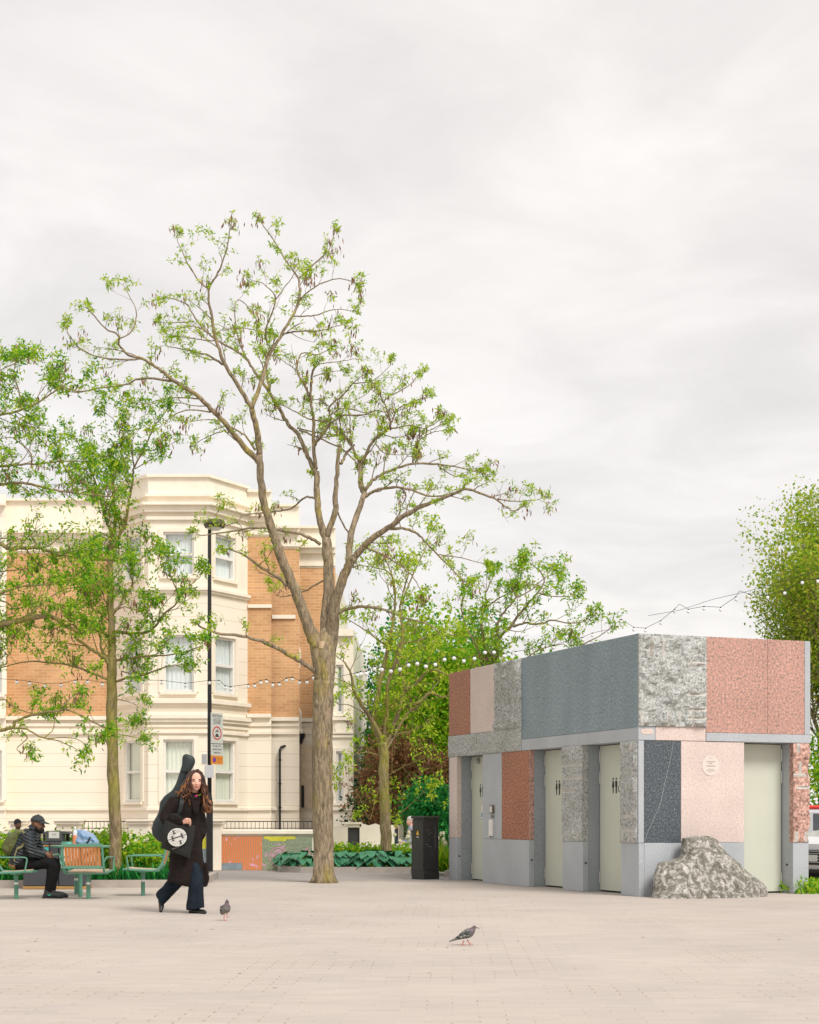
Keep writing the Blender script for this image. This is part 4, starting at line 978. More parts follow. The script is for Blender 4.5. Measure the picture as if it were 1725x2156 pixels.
t.limb([A(1065, 1270), A(1030, 1215), A(980, 1170), A(850, 1110), A(720, 1120)], 2.8, .7, -.6, .6)
t.limb([A(900, 820), A(820, 775), A(720, 745), A(615, 728)], 3.2, 1, .6)
t.limb([A(600, 1000), A(500, 1030), A(440, 1000)], 1.2, .6, .3, .4)
# second leader
t.limb([(686, 1372), (687, 1335), Bq(550, 1110), Bq(560, 950), Bq(545, 740)], 17, 11.5, .3, 0)
t.limb([Bq(545, 745), Bq(510, 640), Bq(500, 520), Bq(500, 420), Cq(430, 1500)], 9, 7, .1, .1)
t.limb([Cq(425, 1500), Cq(400, 1440), Cq(320, 1280), Cq(250, 1100), Cq(120, 950), Cq(10, 770), A(1140, 970), A(1050, 840), A(1000, 770), A(870, 695), A(790, 630), A(740, 560), A(700, 500), A(610, 470)], 5.8, 1.2, .9, .75)
t.limb([A(745, 595), A(660, 600), A(580, 600)], 1.8, .8, -.3)
t.limb([A(1015, 780), A(970, 670), A(960, 500), A(1010, 500), A(1080, 600)], 2, .8, .5)
t.limb([A(860, 695), A(780, 690), A(650, 670)], 1.8, .8, .3)
t.limb([A(830, 660), A(740, 620), A(620, 640)], 1.6, .7, -.3)
t.limb([A(895, 640), A(1000, 630), A(1110, 650)], 1.4, .7, .4)
t.limb([A(1140, 970), A(1125, 850), A(1120, 780)], 3.2, 2, .2, .3)
t.limb([Cq(430, 1450), Cq(400, 1200), Cq(400, 900), Cq(370, 700), Cq(370, 500), Cq(395, 350)], 5, 2.6, -.6, .5)
t.limb([Cq(395, 370), Cq(460, 290), Cq(620, 270), Cq(860, 230)], 1.6, .8, .4)
t.limb([Cq(350, 650), Cq(310, 530), Cq(220, 360), Cq(270, 170), Cq(440, 190), Cq(560, 130)], 3, .9, .5)
t.limb([Cq(220, 360), Cq(100, 280), Cq(-20, 200)], 1.2, .7, .3)
t.limb([Cq(400, 430), Cq(520, 390), Cq(700, 360)], 1.6, .7, .3)
t.limb([Cq(415, 1190), Cq(560, 980), Cq(590, 880), Cq(575, 760), Cq(690, 660), Cq(830, 510), Cq(920, 430)], 3.8, 1, -.7)
t.limb([Cq(830, 500), Cq(1000, 490), Cq(1130, 420), Cq(1250, 300)], 1.6, .7, .4)
t.limb([Cq(600, 940), Cq(720, 860), Cq(950, 850), Cq(1090, 800), Cq(1250, 830), Cq(1450, 750)], 2.4, .8, -.5, 1.2)
t.limb([Cq(600, 840), Cq(720, 780), Cq(870, 800), Cq(1030, 850)], 2.2, .9, .3, 1.4)
t.limb([Cq(560, 920), Cq(380, 905), Cq(260, 850), Cq(50, 740)], 2.4, .8, .4)
t.limb([Cq(560, 750), Cq(480, 690), Cq(380, 680)], 2, .8, .3)
t.limb([Cq(240, 1020), Cq(400, 1080), Cq(580, 1160), Cq(720, 1230), Cq(880, 1390)], 2.2, 1.6, -.3, .5)
t.limb([Cq(230, 1000), Cq(520, 1060), Cq(700, 1080)], 1.8, 1.2, .3, .6)
# cut pole
t.limb([Bq(548, 735), Bq(590, 600), Cq(640, 1800), Cq(660, 1500), Cq(690, 1200)], 8.5, 4, -.2, 0)
t.mb.ell(P(*Cq(693, 1190), TD-.15), .035)
t.limb([Cq(700, 1390), Cq(760, 1290), Cq(850, 1180)], 4, 2.6, .3, .0)
t.limb([Cq(830, 1170), Cq(720, 1060), Cq(650, 990), Cq(560, 960)], 2.6, .9, .2)
t.limb([Cq(815, 1140), Cq(800, 900), Cq(805, 730), Cq(960, 640), Cq(1040, 560)], 1.4, .7, .4, .8)
# right leader
t.limb([(692, 1350), (700, 1300), Bq(620, 960), Bq(655, 880), Bq(680, 835)], 14, 10.5, -.4, 0)
t.limb([Bq(655, 880), Bq(670, 720), Bq(710, 590), Bq(735, 520), Cq(930, 1650), Cq(910, 1400)], 8.5, 5.6, .4, .15)
t.limb([Cq(910, 1400), Cq(840, 1220), Cq(740, 1080), Cq(700, 980), Cq(690, 880)], 3.6, 1.4, .5)
t.limb([Cq(925, 1400), Cq(1050, 1150), Cq(1180, 1050), Cq(1250, 960), Cq(1220, 820), Cq(1130, 620), Cq(1060, 500)], 4.2, 1.2, -.5)
t.limb([Cq(1175, 710), Cq(1240, 640), Cq(1440, 540), Cq(1540, 430)], 1.8, .8, .4)
t.limb([Cq(1240, 1010), Cq(1450, 965), Cq(1620, 1000), Cq(1780, 920)], 2.4, .9, .4)
t.limb([Cq(1255, 960), Cq(1320, 800), Cq(1460, 720), Cq(1640, 660)], 1.8, .8, -.4)
t.limb([Cq(1080, 1170), Cq(1200, 1280), Cq(1420, 1290)], 1.6, .7, -.3)
t.limb([Cq(1190, 1080), Cq(1320, 1100), Cq(1460, 1070)], 1.4, .7, .3)
t.limb([Cq(950, 1720), Cq(1050, 1580), Cq(1220, 1480), Cq(1490, 1390), Bq(1100, 370), Bq(1200, 385), Bq(1350, 420)], 4.4, 1, .7)
t.limb([Bq(1100, 375), Bq(1190, 430), Bq(1290, 400)], 1.6, .7, .3)
t.limb([Cq(1500, 1390), Cq(1530, 1180), Cq(1700, 1050), Cq(1850, 1020)], 2, .8, -.3)
t.limb([Cq(970, 1760), Cq(1130, 1670), Bq(920, 485), Bq(1050, 525), Bq(1160, 522)], 4, 1.8, -.5)
t.limb([Bq(920, 490), Bq(942, 530), Bq(925, 580), Bq(960, 600)], 2, .8, .3)
t.limb([Bq(680, 840), Bq(750, 760), Bq(850, 690), Bq(960, 610), Bq(1070, 560), Bq(1170, 520), Bq(1250, 495), Bq(1380, 540), Bq(1470, 600), Bq(1510, 590)], 8.6, 1.4, -1.3, .9)
t.limb([Bq(1380, 540), Bq(1480, 555), Bq(1600, 545)], 1.8, .8, .3)
t.limb([Bq(1000, 370), Bq(1000, 250), Bq(1080, 190), Bq(1140, 170)], 1.8, .8, .2)
t.limb([Bq(860, 690), Bq(930, 690), Bq(1000, 715), Bq(1060, 780), Bq(1150, 870), Bq(1240, 960)], 4, 1, .9)
t.limb([Bq(1100, 820), Bq(1190, 830), Bq(1310, 860)], 1.6, .8, -.3)
t.limb([Bq(745, 785), Bq(880, 850), Bq(970, 920), Bq(1020, 1010)], 2.8, .9, -.9, .9)
t.limb([Bq(600, 600), Bq(630, 670), Bq(660, 720)], 2, 2, .2, 0)
# lower side limbs
t.limb([(672, 1418), Bq(440, 1365), Bq(400, 1340), Bq(270, 1270), Bq(150, 1230), Bq(0, 1210), (418, 1317)], 6.4, 2.2, -1.0, .45)
t.limb([Bq(350, 975), Bq(300, 930), Bq(230, 890), Bq(130, 820), Bq(60, 790)], 5, 1.6, -.8, .9)
t.limb([Bq(515, 770), Bq(460, 735), Bq(390, 710), Bq(230, 685), Bq(100, 700), Dq(270, 370)], 4.4, 1.3, -.9, .8)
t.limb([Bq(490, 540), Bq(440, 535), Bq(370, 590), Bq(280, 605)], 2.8, 1.6, .6, .5)
t.limb([Dq(930, 140), Dq(700, 170), Dq(640, 230), Dq(500, 270), Dq(430, 180), Dq(440, 130)], 2, .8, -.3)
t.limb([(708, 1292), Bq(640, 1095), Bq(720, 1080), Bq(820, 1090), Bq(950, 1140), Bq(1060, 1170), Bq(1130, 1240)], 4.6, 1.1, -.9, .7)
t.limb([Bq(530, 950), Bq(480, 975), Bq(440, 1000), Bq(320, 1030), Bq(260, 970)], 2.4, .8, .6, .6)
t.twigs(step=.21, ln=(.2, .62), dens=1.0, pod=.15)
main = t.finish('pollarded_tree', 'tall sparse spring tree with lopped forked limbs standing alone on the paving in the middle', M['bark'], M['leaf'], (P(682, 1860, TD).x, TD, 0), per=8, L0=.04, L1=.095, W=.3, spread=.016, keep=.6)
print('main tips', len(t.tips))
# pale saw cuts
for (x, y, r_, dd) in ((679, 1349, .055, -.2), (*Cq(426, 1508), .03, -.1), (*Cq(693, 1186), .032, -.16), (*Cq(860, 1172), .025, 0)):
    pass
mb = MB()
for (x, y, r_) in ((678, 1350, .075), ):
    c_ = P(x, y, TD-.10); mb.tube([c_-Vector((0, 0, .12)), c_+Vector((0, -.01, .0))], [r_, r_*.95], 14)
mb.build('lopped_stub', mat('sawn_wood', (.60, .43, .28), .8, .12, 12), main, world=True)
# ---- left tree
def T1(x, y): return (x*.2221, 711.5+y*.2221)
def T2(x, y): return (x*.2221, 1140+y*.2221)
LD = 26.6
t = Tree(LD, 23)
t.limb([(243, 1868), (243, 1771), (240, 1676), (236, 1562), (235, 1451), (235, 1384)], 17, 12, 0, 0, start=LD, jit=.008)
t.limb([(235, 1390), (235, 1329), (232, 1251), (233, 1151), (242, 1105), (240, 1045), (239, 990)], 10, 2.4, .2, .8)
t.limb([(233, 1161), T1(1180, 1750), T1(1220, 1550), T1(1260, 1300), T1(1270, 1230), T1(1370, 1040), T1(1460, 850), T1(1600, 660)], 4.4, 1.1, -.5, .8)
t.limb([T1(1270, 1230), T1(1240, 1000), T1(1180, 940), T1(1080, 780), T1(1010, 720)], 1.9, .8, .3)
t.limb([T1(1280, 1240), T1(1400, 1170), T1(1500, 1100)], 1.4, .7, -.2)
t.limb([(234, 1120), T1(990, 1700), T1(930, 1450), T1(800, 1130), T1(720, 960)], 3.6, 1, .6)
t.limb([T1(960, 1540), T1(820, 1390), T1(700, 1360), T1(600, 1200), T1(500, 1080), T1(330, 900), T1(260, 760)], 3, 1, -.5)
t.limb([T1(720, 1340), T1(860, 1210), T1(1040, 1110), T1(1150, 1070)], 1.8, .8, .3)
t.limb([T1(1060, 1500), T1(1075, 1300), T1(1040, 1140)], 1.8, .8, .4)
t.limb([(236, 1408), T2(1000, 1110), T2(880, 1030), T2(800, 980), T2(710, 900), T2(740, 850)], 5.5, 3, -.4, .6)
t.limb([T2(740, 850), T2(700, 790), T2(600, 800), T2(480, 830), T2(300, 800)], 2.4, .9, -.4)
t.limb([T2(1010, 1110), T2(960, 1000), T2(940, 880), T2(890, 780), T2(700, 700)], 3.4, 1.2, .3)
t.limb([(236, 1432), T2(900, 1260), T2(700, 1180), T2(400, 1140), T2(200, 1150), T2(0, 1200)], 3, 1.4, .3, .7)
t.limb([(244, 1436), T2(1200, 1290), T2(1320, 1280), T2(1430, 1240), T2(1600, 1180), T2(1700, 1170)], 3, 1, -.6, .7)
t.limb([T2(1150, 1230), T2(1250, 1250), T2(1250, 1150)], 1.8, .7, .2)
t.limb([(240, 1392), T2(1180, 1110), T2(1400, 1090), T2(1700, 1060), (427, 1358)], 3.2, .9, -.9, .9)
t.limb([(240, 1330), T2(1340, 870), T2(1460, 820), T2(1550, 690), T2(1700, 550), T2(1640, 380), T2(1600, 260)], 4.2, 1, -.7, .9)
t.limb([T2(1690, 550), T2(1800, 420), T2(1900, 330)], 2, .8, .3, .9)
t.limb([(236, 1285), T2(1110, 640), T2(1200, 480), T2(1260, 420), T2(1240, 280), T2(1370, 130), T2(1450, 60)], 3.8, 1, .5)
t.limb([T2(1240, 290), T2(1140, 170), T2(1120, 100)], 1.6, .8, .2)
t.limb([(234, 1180), T2(850, 150), T2(700, 110)], 3, 1.2, .4)
t.limb([(233, 1300), T2(1160, 620), T2(1300, 650), T2(1450, 620)], 1.8, .7, -.4)
t.limb([(236, 1540), T2(900, 1720), T2(780, 1650), T2(650, 1600)], 2.2, 1, .4, .3)
t.limb([(236, 1545), T2(1200, 1840), T2(1320, 1870)], 1.2, .6, -.3, .2)
t.limb([(236, 1470), T2(1180, 1510), T2(1300, 1560), T2(1280, 1650)], 1.2, .6, -.3, .6)
t.limb([(233, 1230), T2(850, 480), T2(860, 350), T2(850, 200)], 2.2, .9, .3, 1)
t.limb([(234, 1345), T2(860, 700), T2(850, 420)], 3, 1.2, .5, .8)
t.twigs(step=.14, ln=(.25, .75), dens=1.15, pod=.15)
t.finish('leafy_tree', 'younger tree with a mossy straight trunk in the planting bed behind the green chairs', M['bark2'], M['leaf_d'], (P(243, 1868, LD).x, LD, 0), per=10, L0=.045, L1=.105, W=.32, spread=.03, keep=.95)
print('left tips', len(t.tips))
# ---- tree left of the frame whose branches reach in
t = Tree(24.6, 37)
t.limb([(-190, 1880), (-180, 1600), (-170, 1300), (-165, 1100), (-150, 900)], 24, 10, 0, 0, start=24.6)
t.limb([(-172, 1400), (-80, 1330), (0, 1316), (55.5, 1302), (106.6, 1297.7), (133, 1315.5), (164, 1329)], 12, 4, 0, .55)
t.limb([(55, 1302), (90, 1270), (140, 1240), (200, 1230)], 2.4, .9, .5)
t.limb([(-166, 1200), (-70, 1130), T2(0, 20), T2(70, 60), T2(150, 66), T2(350, 60), T2(570, 120), T2(850, 150), T2(1050, 180)], 9, 1.6, .6, .8)
t.limb([T2(250, 60), T2(330, 190), T2(580, 330), T2(760, 420)], 2.2, .9, .5)
t.limb([T2(580, 120), T2(700, 90), T2(800, 60)], 1.8, .9, -.3)
t.limb([(-150, 1330), (-60, 1270), T2(0, 490), T2(200, 430), T2(500, 400), T2(700, 330), T2(800, 270)], 5, 1, -.5, .9)
t.limb([(-172, 1560), (-80, 1545), T2(0, 1790), T2(120, 1760), T2(150, 1700), T2(300, 1650), T2(500, 1610), T2(650, 1600), T2(850, 1700), T2(1000, 1765)], 7, 1, -.4, .28)
t.limb([T2(580, 1580), T2(700, 1450), T2(850, 1290)], 2, .8, .3, .35)
t.limb([T2(130, 1770), T2(250, 1780), T2(400, 1860), T2(560, 1890), T2(740, 1980)], 2.6, .8, -.3, .15)
t.limb([T2(200, 1790), T2(255, 1870), T2(160, 1960), T2(215, 2010)], 2, .7, .2, .15)
t.limb([T2(420, 1860), T2(500, 1780), T2(520, 1650)], 1.6, .7, .2, .2)
t.limb([T2(440, 1865), T2(700, 1865), T2(830, 1930), T2(930, 1910)], 1.4, .6, .2, .2)
t.limb([(-150, 1480), T2(0, 1500), T2(60, 1510), T2(150, 1580), T2(370, 1650)], 2.4, 1, .4, .35)
t.limb([(-165, 1050), (-60, 900), T1(0, 730), T1(180, 690), T1(400, 590), T1(580, 470), T1(720, 505), T1(880, 490)], 6, 1, .4)
t.limb([T1(580, 470), T1(610, 370), T1(560, 330)], 1.8, .8, .2, 1.2)
t.limb([T1(190, 660), T1(180, 500), T1(130, 350), T1(150, 200)], 2.2, .9, .2, 1.2)
t.limb([T1(170, 480), T1(60, 470), T1(0, 480)], 1.6, .8, -.2)
t.limb([(-150, 900), (-60, 830), (0, 780), T1(120, 250), T1(240, 190)], 3, .9, -.3, 1.1)
t.limb([(-165, 1100), (-60, 1000), T1(0, 1220), T1(200, 1200), T1(400, 1190), T1(580, 1170), T1(780, 1170)], 6, 1.1, .5, 1.2)
t.limb([T1(300, 1190), T1(280, 1080), T1(120, 950), T1(0, 960)], 2, .8, -.2, 1.2)
t.limb([T1(20, 1240), T1(60, 1300), T1(100, 1370)], 2.6, 2, .2, .3)
t.limb([(-165, 1120), (-70, 1030), T1(0, 1385), T1(250, 1380), T1(450, 1430), T1(650, 1460), T1(900, 1490), T1(1050, 1500)], 6, 1.2, .3, 1.3)
t.limb([(-150, 1420), T2(0, 1180), T2(60, 1100), T2(110, 1020), T2(60, 880)], 3, .9, .3, .9)
t.limb([(-150, 1260), T2(0, 560), T2(150, 640), T2(400, 560), T2(600, 620)], 3, .9, .5, .9)
t.limb([(-160, 1240), T2(-100, 300), T2(60, 280), T2(300, 250), T2(450, 200)], 3, .9, .5, .9)
t.twigs(step=.14, ln=(.25, .75), dens=1.2, pod=.15)
t.finish('leafy_tree', 'tree left of the frame whose long mossy branches reach in over the seats', M['bark2'], M['leaf_d'], (P(-190, 1868, 24.6).x, 24.6, 0), per=10, L0=.045, L1=.105, W=.32, spread=.03, keep=.72)
print('off tips', len(t.tips))
# ---- back tree beyond the cabinet
def Q4(x, y): return (711.5+x*.2115, 1076.4+y*.2115)
def C0(x, y): return (583.8+x*.2221, 1459.5+y*.2221)
BD = 35.0
t = Tree(BD, 41)
t.limb([(814, 1826), C0(1035, 1500), C0(1020, 1100), C0(1010, 800), C0(1010, 600), C0(1000, 470)], 14, 12, 0, 0, start=BD)
t.limb([C0(1000, 500), C0(960, 380), C0(870, 220), C0(760, 40), Q4(150, 1750), Q4(130, 1620), Q4(60, 1500)], 7.5, 2, -.5, .6)
t.limb([C0(990, 480), Q4(360, 2130), Q4(390, 1900), Q4(440, 1600), Q4(520, 1250), Q4(570, 900), Q4(540, 650), Q4(480, 500)], 7.5, 1.4, .5, .9)
t.limb([C0(1005, 470), C0(1040, 150), Q4(500, 1700), Q4(640, 1300), Q4(620, 950), Q4(700, 640)], 6.5, 1.4, -.6, .9)
t.limb([C0(1020, 500), C0(1130, 230), C0(1180, 130), C0(1340, 90), C0(1440, 0), Q4(1060, 1850), Q4(1300, 1780)], 7, 1.6, .5, .7)
t.limb([Q4(620, 1960), Q4(660, 1750), Q4(610, 1560), Q4(600, 1330), Q4(760, 1300), Q4(950, 1230), Q4(1100, 1240)], 4.5, 1.1, .3, .9)
t.limb([Q4(660, 1780), Q4(770, 1720), Q4(850, 1630), Q4(960, 1580), Q4(1120, 1640)], 4.2, 1.5, -.4, .6)
t.limb([C0(1010, 560), C0(1230, 200), C0(1340, 120), Q4(1000, 1700)], 5, 1.4, .6, .5)
t.limb([Q4(590, 1400), Q4(400, 1280), Q4(250, 1170), Q4(100, 1080)], 2.8, .9, -.5, 1)
t.limb([Q4(560, 820), Q4(520, 620), Q4(350, 560), Q4(200, 540)], 2.4, .9, .4, 1)
t.limb([Q4(640, 900), Q4(760, 600), Q4(860, 400), Q4(900, 250)], 2.4, .9, .5, 1)
t.limb([C0(870, 220), C0(700, 120), C0(580, 105)], 2, .9, -.4, .5)
t.limb([C0(1010, 800), C0(930, 1000), C0(870, 1200), C0(760, 950), C0(650, 870)], 1, .6, -.3, .5)
t.limb([C0(1015, 800), C0(1150, 720), C0(1350, 630)], 1.6, .7, -.4, .8)
t.limb([C0(985, 600), C0(850, 560), C0(740, 580)], 1.8, .8, -.3, .6)
t.limb([C0(1020, 1180), C0(1150, 1150), C0(1380, 940)], 1.2, .6, -.3, .8)
t.twigs(rmax=.07, step=.24, ln=(.45, 1.2), dens=1.15, pod=.12)
t.finish('leafy_tree', 'multi-stemmed tree with a forked trunk in the hosta bed left of the black cabinet', M['bark2'], M['leaf'], (P(814, 1826, BD).x, BD, 0), per=7, L0=.06, L1=.13, spread=.03, keep=.8)
# ---- spreading tree behind the pavilion
def Q5(x, y): return (1003.4+x*.2115, 1131+y*.2115)
t = Tree(36.5, 43)
t.limb([(1035, 1828), (1034, 1600), (1030, 1420)], 14, 9, 0, 0, start=36.5)
t.limb([(1030, 1440), Q5(230, 1020), Q5(330, 900), Q5(400, 800), Q5(500, 680), Q5(600, 560), Q5(670, 450), Q5(640, 350), Q5(560, 280)], 5.5, 1.2, -.6)
t.limb([Q5(620, 560), Q5(760, 590), Q5(950, 590)], 1.6, .8, .3)
t.limb([(1030, 1430), Q5(200, 1000), Q5(220, 830), Q5(300, 710), Q5(390, 600), Q5(400, 450), Q5(440, 290)], 4.5, 1.1, .6)
t.limb([Q5(390, 600), Q5(540, 530), Q5(680, 400), Q5(760, 380)], 2, .9, .4)
t.limb([Q5(360, 890), Q5(480, 855), Q5(620, 865), Q5(750, 825), Q5(920, 855), Q5(1050, 845), Q5(1120, 790)], 3, 1, -.6, .8)
t.limb([(1029, 1425), Q5(60, 950), Q5(50, 800), Q5(100, 650), Q5(90, 560), Q5(170, 380)], 4.4, 1.1, .4)
t.limb([Q5(100, 690), Q5(200, 620), Q5(350, 540)], 2, .9, -.3)
t.limb([(1030, 1450), Q5(0, 1100), Q5(-100, 900), Q5(-150, 700), Q5(-100, 500)], 4, 1, .5, 1)
t.limb([(1034, 1470), (1120, 1400), (1200, 1370), (1260, 1340), (1283, 1325)], 4, 1, -.4, .8)
t.limb([(1034, 1470), (1100, 1400), (1130, 1370), (1190, 1355)], 3, 1, .4, .8)
t.twigs(rmax=.07, step=.22, ln=(.35, 1.0), dens=1.1, pod=.15)
t.finish('leafy_tree', 'spreading tree behind the granite block, its crown showing above the left end of the roof', M['bark'], M['leaf_b'], (P(1035, 1826, 36.5).x, 36.5, 0), per=8, L0=.06, L1=.14, spread=.03, keep=.85)
# ---- grown crowns for denser trees
def grown(name, label, base, height, spread, seed, leaf, bark, per=8, trunk_r=.2, clear=.25, levels=4, L0=.1, L1=.2, W=.6, steep=.6, keep=1.0, extra=0, cat='tree'):
    r = random.Random(seed); rng = np.random.default_rng(seed); mb = MB(); tips = []; bx, by, bz = base
    def grow(p, d, L_, rad, lv):
        n = 4; pts = [p]; dd = d
        for i in range(n):
            dd = (dd+Vector((r.gauss(0, .13), r.gauss(0, .13), .05+.08*steep))).normalized(); pts.append(pts[-1]+dd*L_/n)
        mb.tube(pts, [rad*(1-.45*i/n) for i in range(n+1)], 8 if lv > 2 else 5 if lv > 0 else 3, cap=False)
        if lv <= 1: tips.extend(tuple(q) for q in pts[1:])
        if lv == 0: return
        for i in range(1, n+1):
            for k in range(2 if i < n else 3):
                a = r.uniform(0, 2*math.pi); s_ = Vector((math.cos(a), math.sin(a), 0))
                if abs(dd.z) < .9: s_ = (s_-dd*s_.dot(dd)); s_ = s_.normalized() if s_.length > .1 else Vector((0, 0, 1))
                nd = (dd*steep+s_*(spread)+Vector((0, 0, .1))).normalized()
                grow(pts[i], nd, L_*r.uniform(.5, .72), rad*(1-.45*i/n)*.55, lv-1)
    root = thing(name, label, cat, base)
    mb.tube([Vector(base)-Vector((0, 0, .05)), Vector(base)+Vector((0, 0, height*clear))], [trunk_r*1.2, trunk_r*.95], 12)
    grow(Vector(base)+Vector((0, 0, height*clear)), Vector((0, 0, 1)), height*.5, trunk_r*.9, levels-1)
    mb.build('trunk', bark, root, world=True, smooth=True)
    T = np.array(tips); top = T[:, 2].max(); T[:, 2] = bz+height*clear*.4+(T[:, 2]-bz-height*clear*.4)*1.0
    T = T[rng.random(len(T)) < keep]
    np_mesh('crown', leaflets(T, per, L0, L1, W, rng, L1*1.3), 4, leaf, root, base)
    print(name, len(tips), 'top', top); return root
b0 = P(1765, 1723, 43); b0.z = 0
grown('plane_tree', 'tall bushy yellow-green tree at the right edge behind the pink granite corner', b0, 9.2, .52, 5, M['leaf_y'], M['bark'], per=8, L0=.06, L1=.13, trunk_r=.14, clear=.14, levels=5, steep=.9, keep=.5)
# ================================================================ shrubs, flower beds
def shrub(name, label, base, rx, ry, h, n, leaf, per=6, L0=.08, L1=.16, W=.6, seed=1, lumps=7, group=None, low=.0, stems=True):
    rng = np.random.default_rng(seed); r = random.Random(seed)
    root = thing(name, label, 'shrub', base, group=group)
    cs = [(r.uniform(-.55, .55)*rx, r.uniform(-.55, .55)*ry, low+h*r.uniform(.35, .72), r.uniform(.35, .62)) for _ in range(lumps)]
    P_ = []
    for cx, cy, cz, k in cs:
        m = n//lumps; d = rand_dirs(m, rng); q = rng.random((m, 1))**.38
        P_.append(np.array([cx, cy, cz])+d*q*np.array([rx*k, ry*k, h*k*.62]))
    T = np.concatenate(P_); T = T[T[:, 2] > .03]
    np_mesh('crown', leaflets(T, per, L0, L1, W, rng, L1*.6), 4, leaf, root)
    if stems:
        mb = MB()
        for cx, cy, cz, k in cs: mb.tube([(cx*.15, cy*.15, 0), (cx*.6, cy*.6, cz*.5), (cx, cy, cz)], [.05*h/3+.01, .03*h/3+.008, .006], 6)
        mb.build('trunk', M['bark'], root)
    return root
def px0(x, d): return ((x-CX)/F*d, d, 0)
# backdrop of trees and shrubs between the house and the pavilion
shrub('round_tree', 'dense bright green round-crowned tree behind the string lights', px0(930, 43), 2.0, 1.8, 6.9, 3300, M['leaf_b'], per=7, seed=3, lumps=12, L0=.08, L1=.17)
shrub('round_tree', 'blue-green dense tree between the house end and the bright green tree', (.9, 48, 0), 2.2, 2.0, 7.2, 2800, M['leaf_t'], per=6, seed=4, lumps=11, L0=.1, L1=.2)
shrub('round_tree', 'yellow-green tree between the cream house end and the granite roof', (.45, 45.2, 0), 1.75, 1.5, 6.2, 2800, M['leaf_b'], per=7, seed=5, lumps=12, L0=.08, L1=.17)
shrub('round_tree', 'bright green bushy tree rising behind the left end of the granite roof', px0(1040, 46), 2.4, 2.0, 6.3, 2600, M['leaf_b'], per=6, seed=6, lumps=10, L0=.1, L1=.2)
shrub('copper_shrub', 'rust and copper coloured shrub beside the left end of the granite block', px0(905, 40.5), 1.9, 1.3, 3.6, 3200, M['leaf_r'], per=6, seed=8, lumps=10, L0=.06, L1=.13)
shrub('copper_shrub', 'copper-leaved shrub close behind the forked tree', (.25, 46.5, 0), 1.55, 1.2, 3.3, 1400, M['leaf_r'], per=6, seed=9, lumps=8, L0=.08, L1=.15)
shrub('evergreen_shrub', 'very dark evergreen shrub behind the forked trunk', (.45, 44.5, 0), 1.8, 1.3, 3.9, 2600, M['leaf_k'], per=6, seed=12, lumps=9, L0=.07, L1=.14)
shrub('evergreen_shrub', 'dark evergreen shrub directly behind the black cabinet', px0(860, 43), 1.6, 1.1, 3.0, 2000, M['leaf_k'], per=6, seed=13, lumps=8, L0=.07, L1=.14)
shrub('evergreen_shrub', 'deep green shrub in the gap between cabinet and granite block', px0(945, 38.5), 1.2, .9, 2.1, 1500, M['leaf_t'], per=6, seed=14, lumps=7, L0=.07, L1=.13)
shrub('evergreen_shrub', 'green shrub at the right edge behind the white car', px0(1790, 42), 3.4, 1.6, 4.4, 3600, M['leaf_d'], per=6, seed=15, lumps=12, L0=.08, L1=.17)
shrub('evergreen_shrub', 'dark hedge shrub beyond the shrubs, seen through the forked tree', (-.6, 57.5, 0), 4.2, 1.6, 6.6, 2600, M['leaf_k'], per=6, seed=16, lumps=12, L0=.1, L1=.2)
shrub('evergreen_shrub', 'large dark shrub far behind the copper shrub', px0(960, 52), 4.4, 1.6, 5.0, 2600, M['leaf_k'], per=6, seed=17, lumps=12, L0=.1, L1=.2)
# left bed: leafy low shrubs
beds = [(-20, 27.3, .75, .8), (25, 26.8, .62, .7), (75, 28.2, .7, .75), (262, 27.4, .72, .78), (292, 26.9, .5, .62), (318, 27.6, .6, .72), (345, 27.4, .5, .55), (205, 28.6, .6, .8), (150, 28.8, .7, .7), (350, 28.7, .5, .5)]
labs = ['leafy green shrub at the left edge behind the seated man', 'low green shrub behind the backpack', 'low green shrub behind the litter bin', 'leafy shrub at the foot of the mossy trunk, right side',
        'small leafy shrub right of the slatted chair', 'leafy shrub behind the empty chair on the right', 'low shrub behind the walking woman', 'green shrub left of the mossy trunk', 'green shrub behind the bottle and bag', 'low shrub at the right end of the bed']
for i, ((x, d, rr, h), lb) in enumerate(zip(beds, labs)):
    shrub('leafy_shrub', lb, (*px0(x, d)[:2], .08), rr, rr*.8, h, 420, M['leaf_d'] if i % 3 else M['leaf_b'], per=6, L0=.05, L1=.12, W=.5, seed=60+i, lumps=5, group='low shrubs in the left planting bed')
# grass-like ground cover along the kerb
rng = np.random.default_rng(99)
def blades(region, n, h0, h1, w, rng):
    x = rng.uniform(region[0], region[1], n); y = rng.uniform(region[2], region[3], n); z = np.full(n, .08)
    a = rng.uniform(0, 2*math.pi, n); lean = rng.uniform(.1, .9, n); h = rng.uniform(h0, h1, n)
    b = np.stack([x, y, z], 1); d = np.stack([np.cos(a)*lean, np.sin(a)*lean, np.ones(n)], 1); d /= np.linalg.norm(d, axis=1, keepdims=True)
    s = np.stack([-np.sin(a), np.cos(a), np.zeros(n)], 1)*w
    tip = b+d*h[:, None]; tip[:, 2] -= lean*h*.25; m_ = b+d*h[:, None]*.55
    return np.stack([b-s*.5, b+s*.5, m_+s*.7, tip, m_-s*.7], 1).reshape(-1, 3)
V = np.concatenate([blades((-6.9, -3.75, 26.2, 28.5), 3400, .12, .42, .022, rng), blades((-12, -6.9, 25.6, 28.5), 1600, .12, .4, .022, rng)])
tag(np_mesh('ground_cover', V, 5, M['leaf_t']), kind='stuff')
V = np.concatenate([blades((1.1, 3.0, 31.2, 32.8), 1500, .2, .62, .025, rng)]); tag(np_mesh('ground_cover', V, 5, M['leaf_b']), kind='stuff')
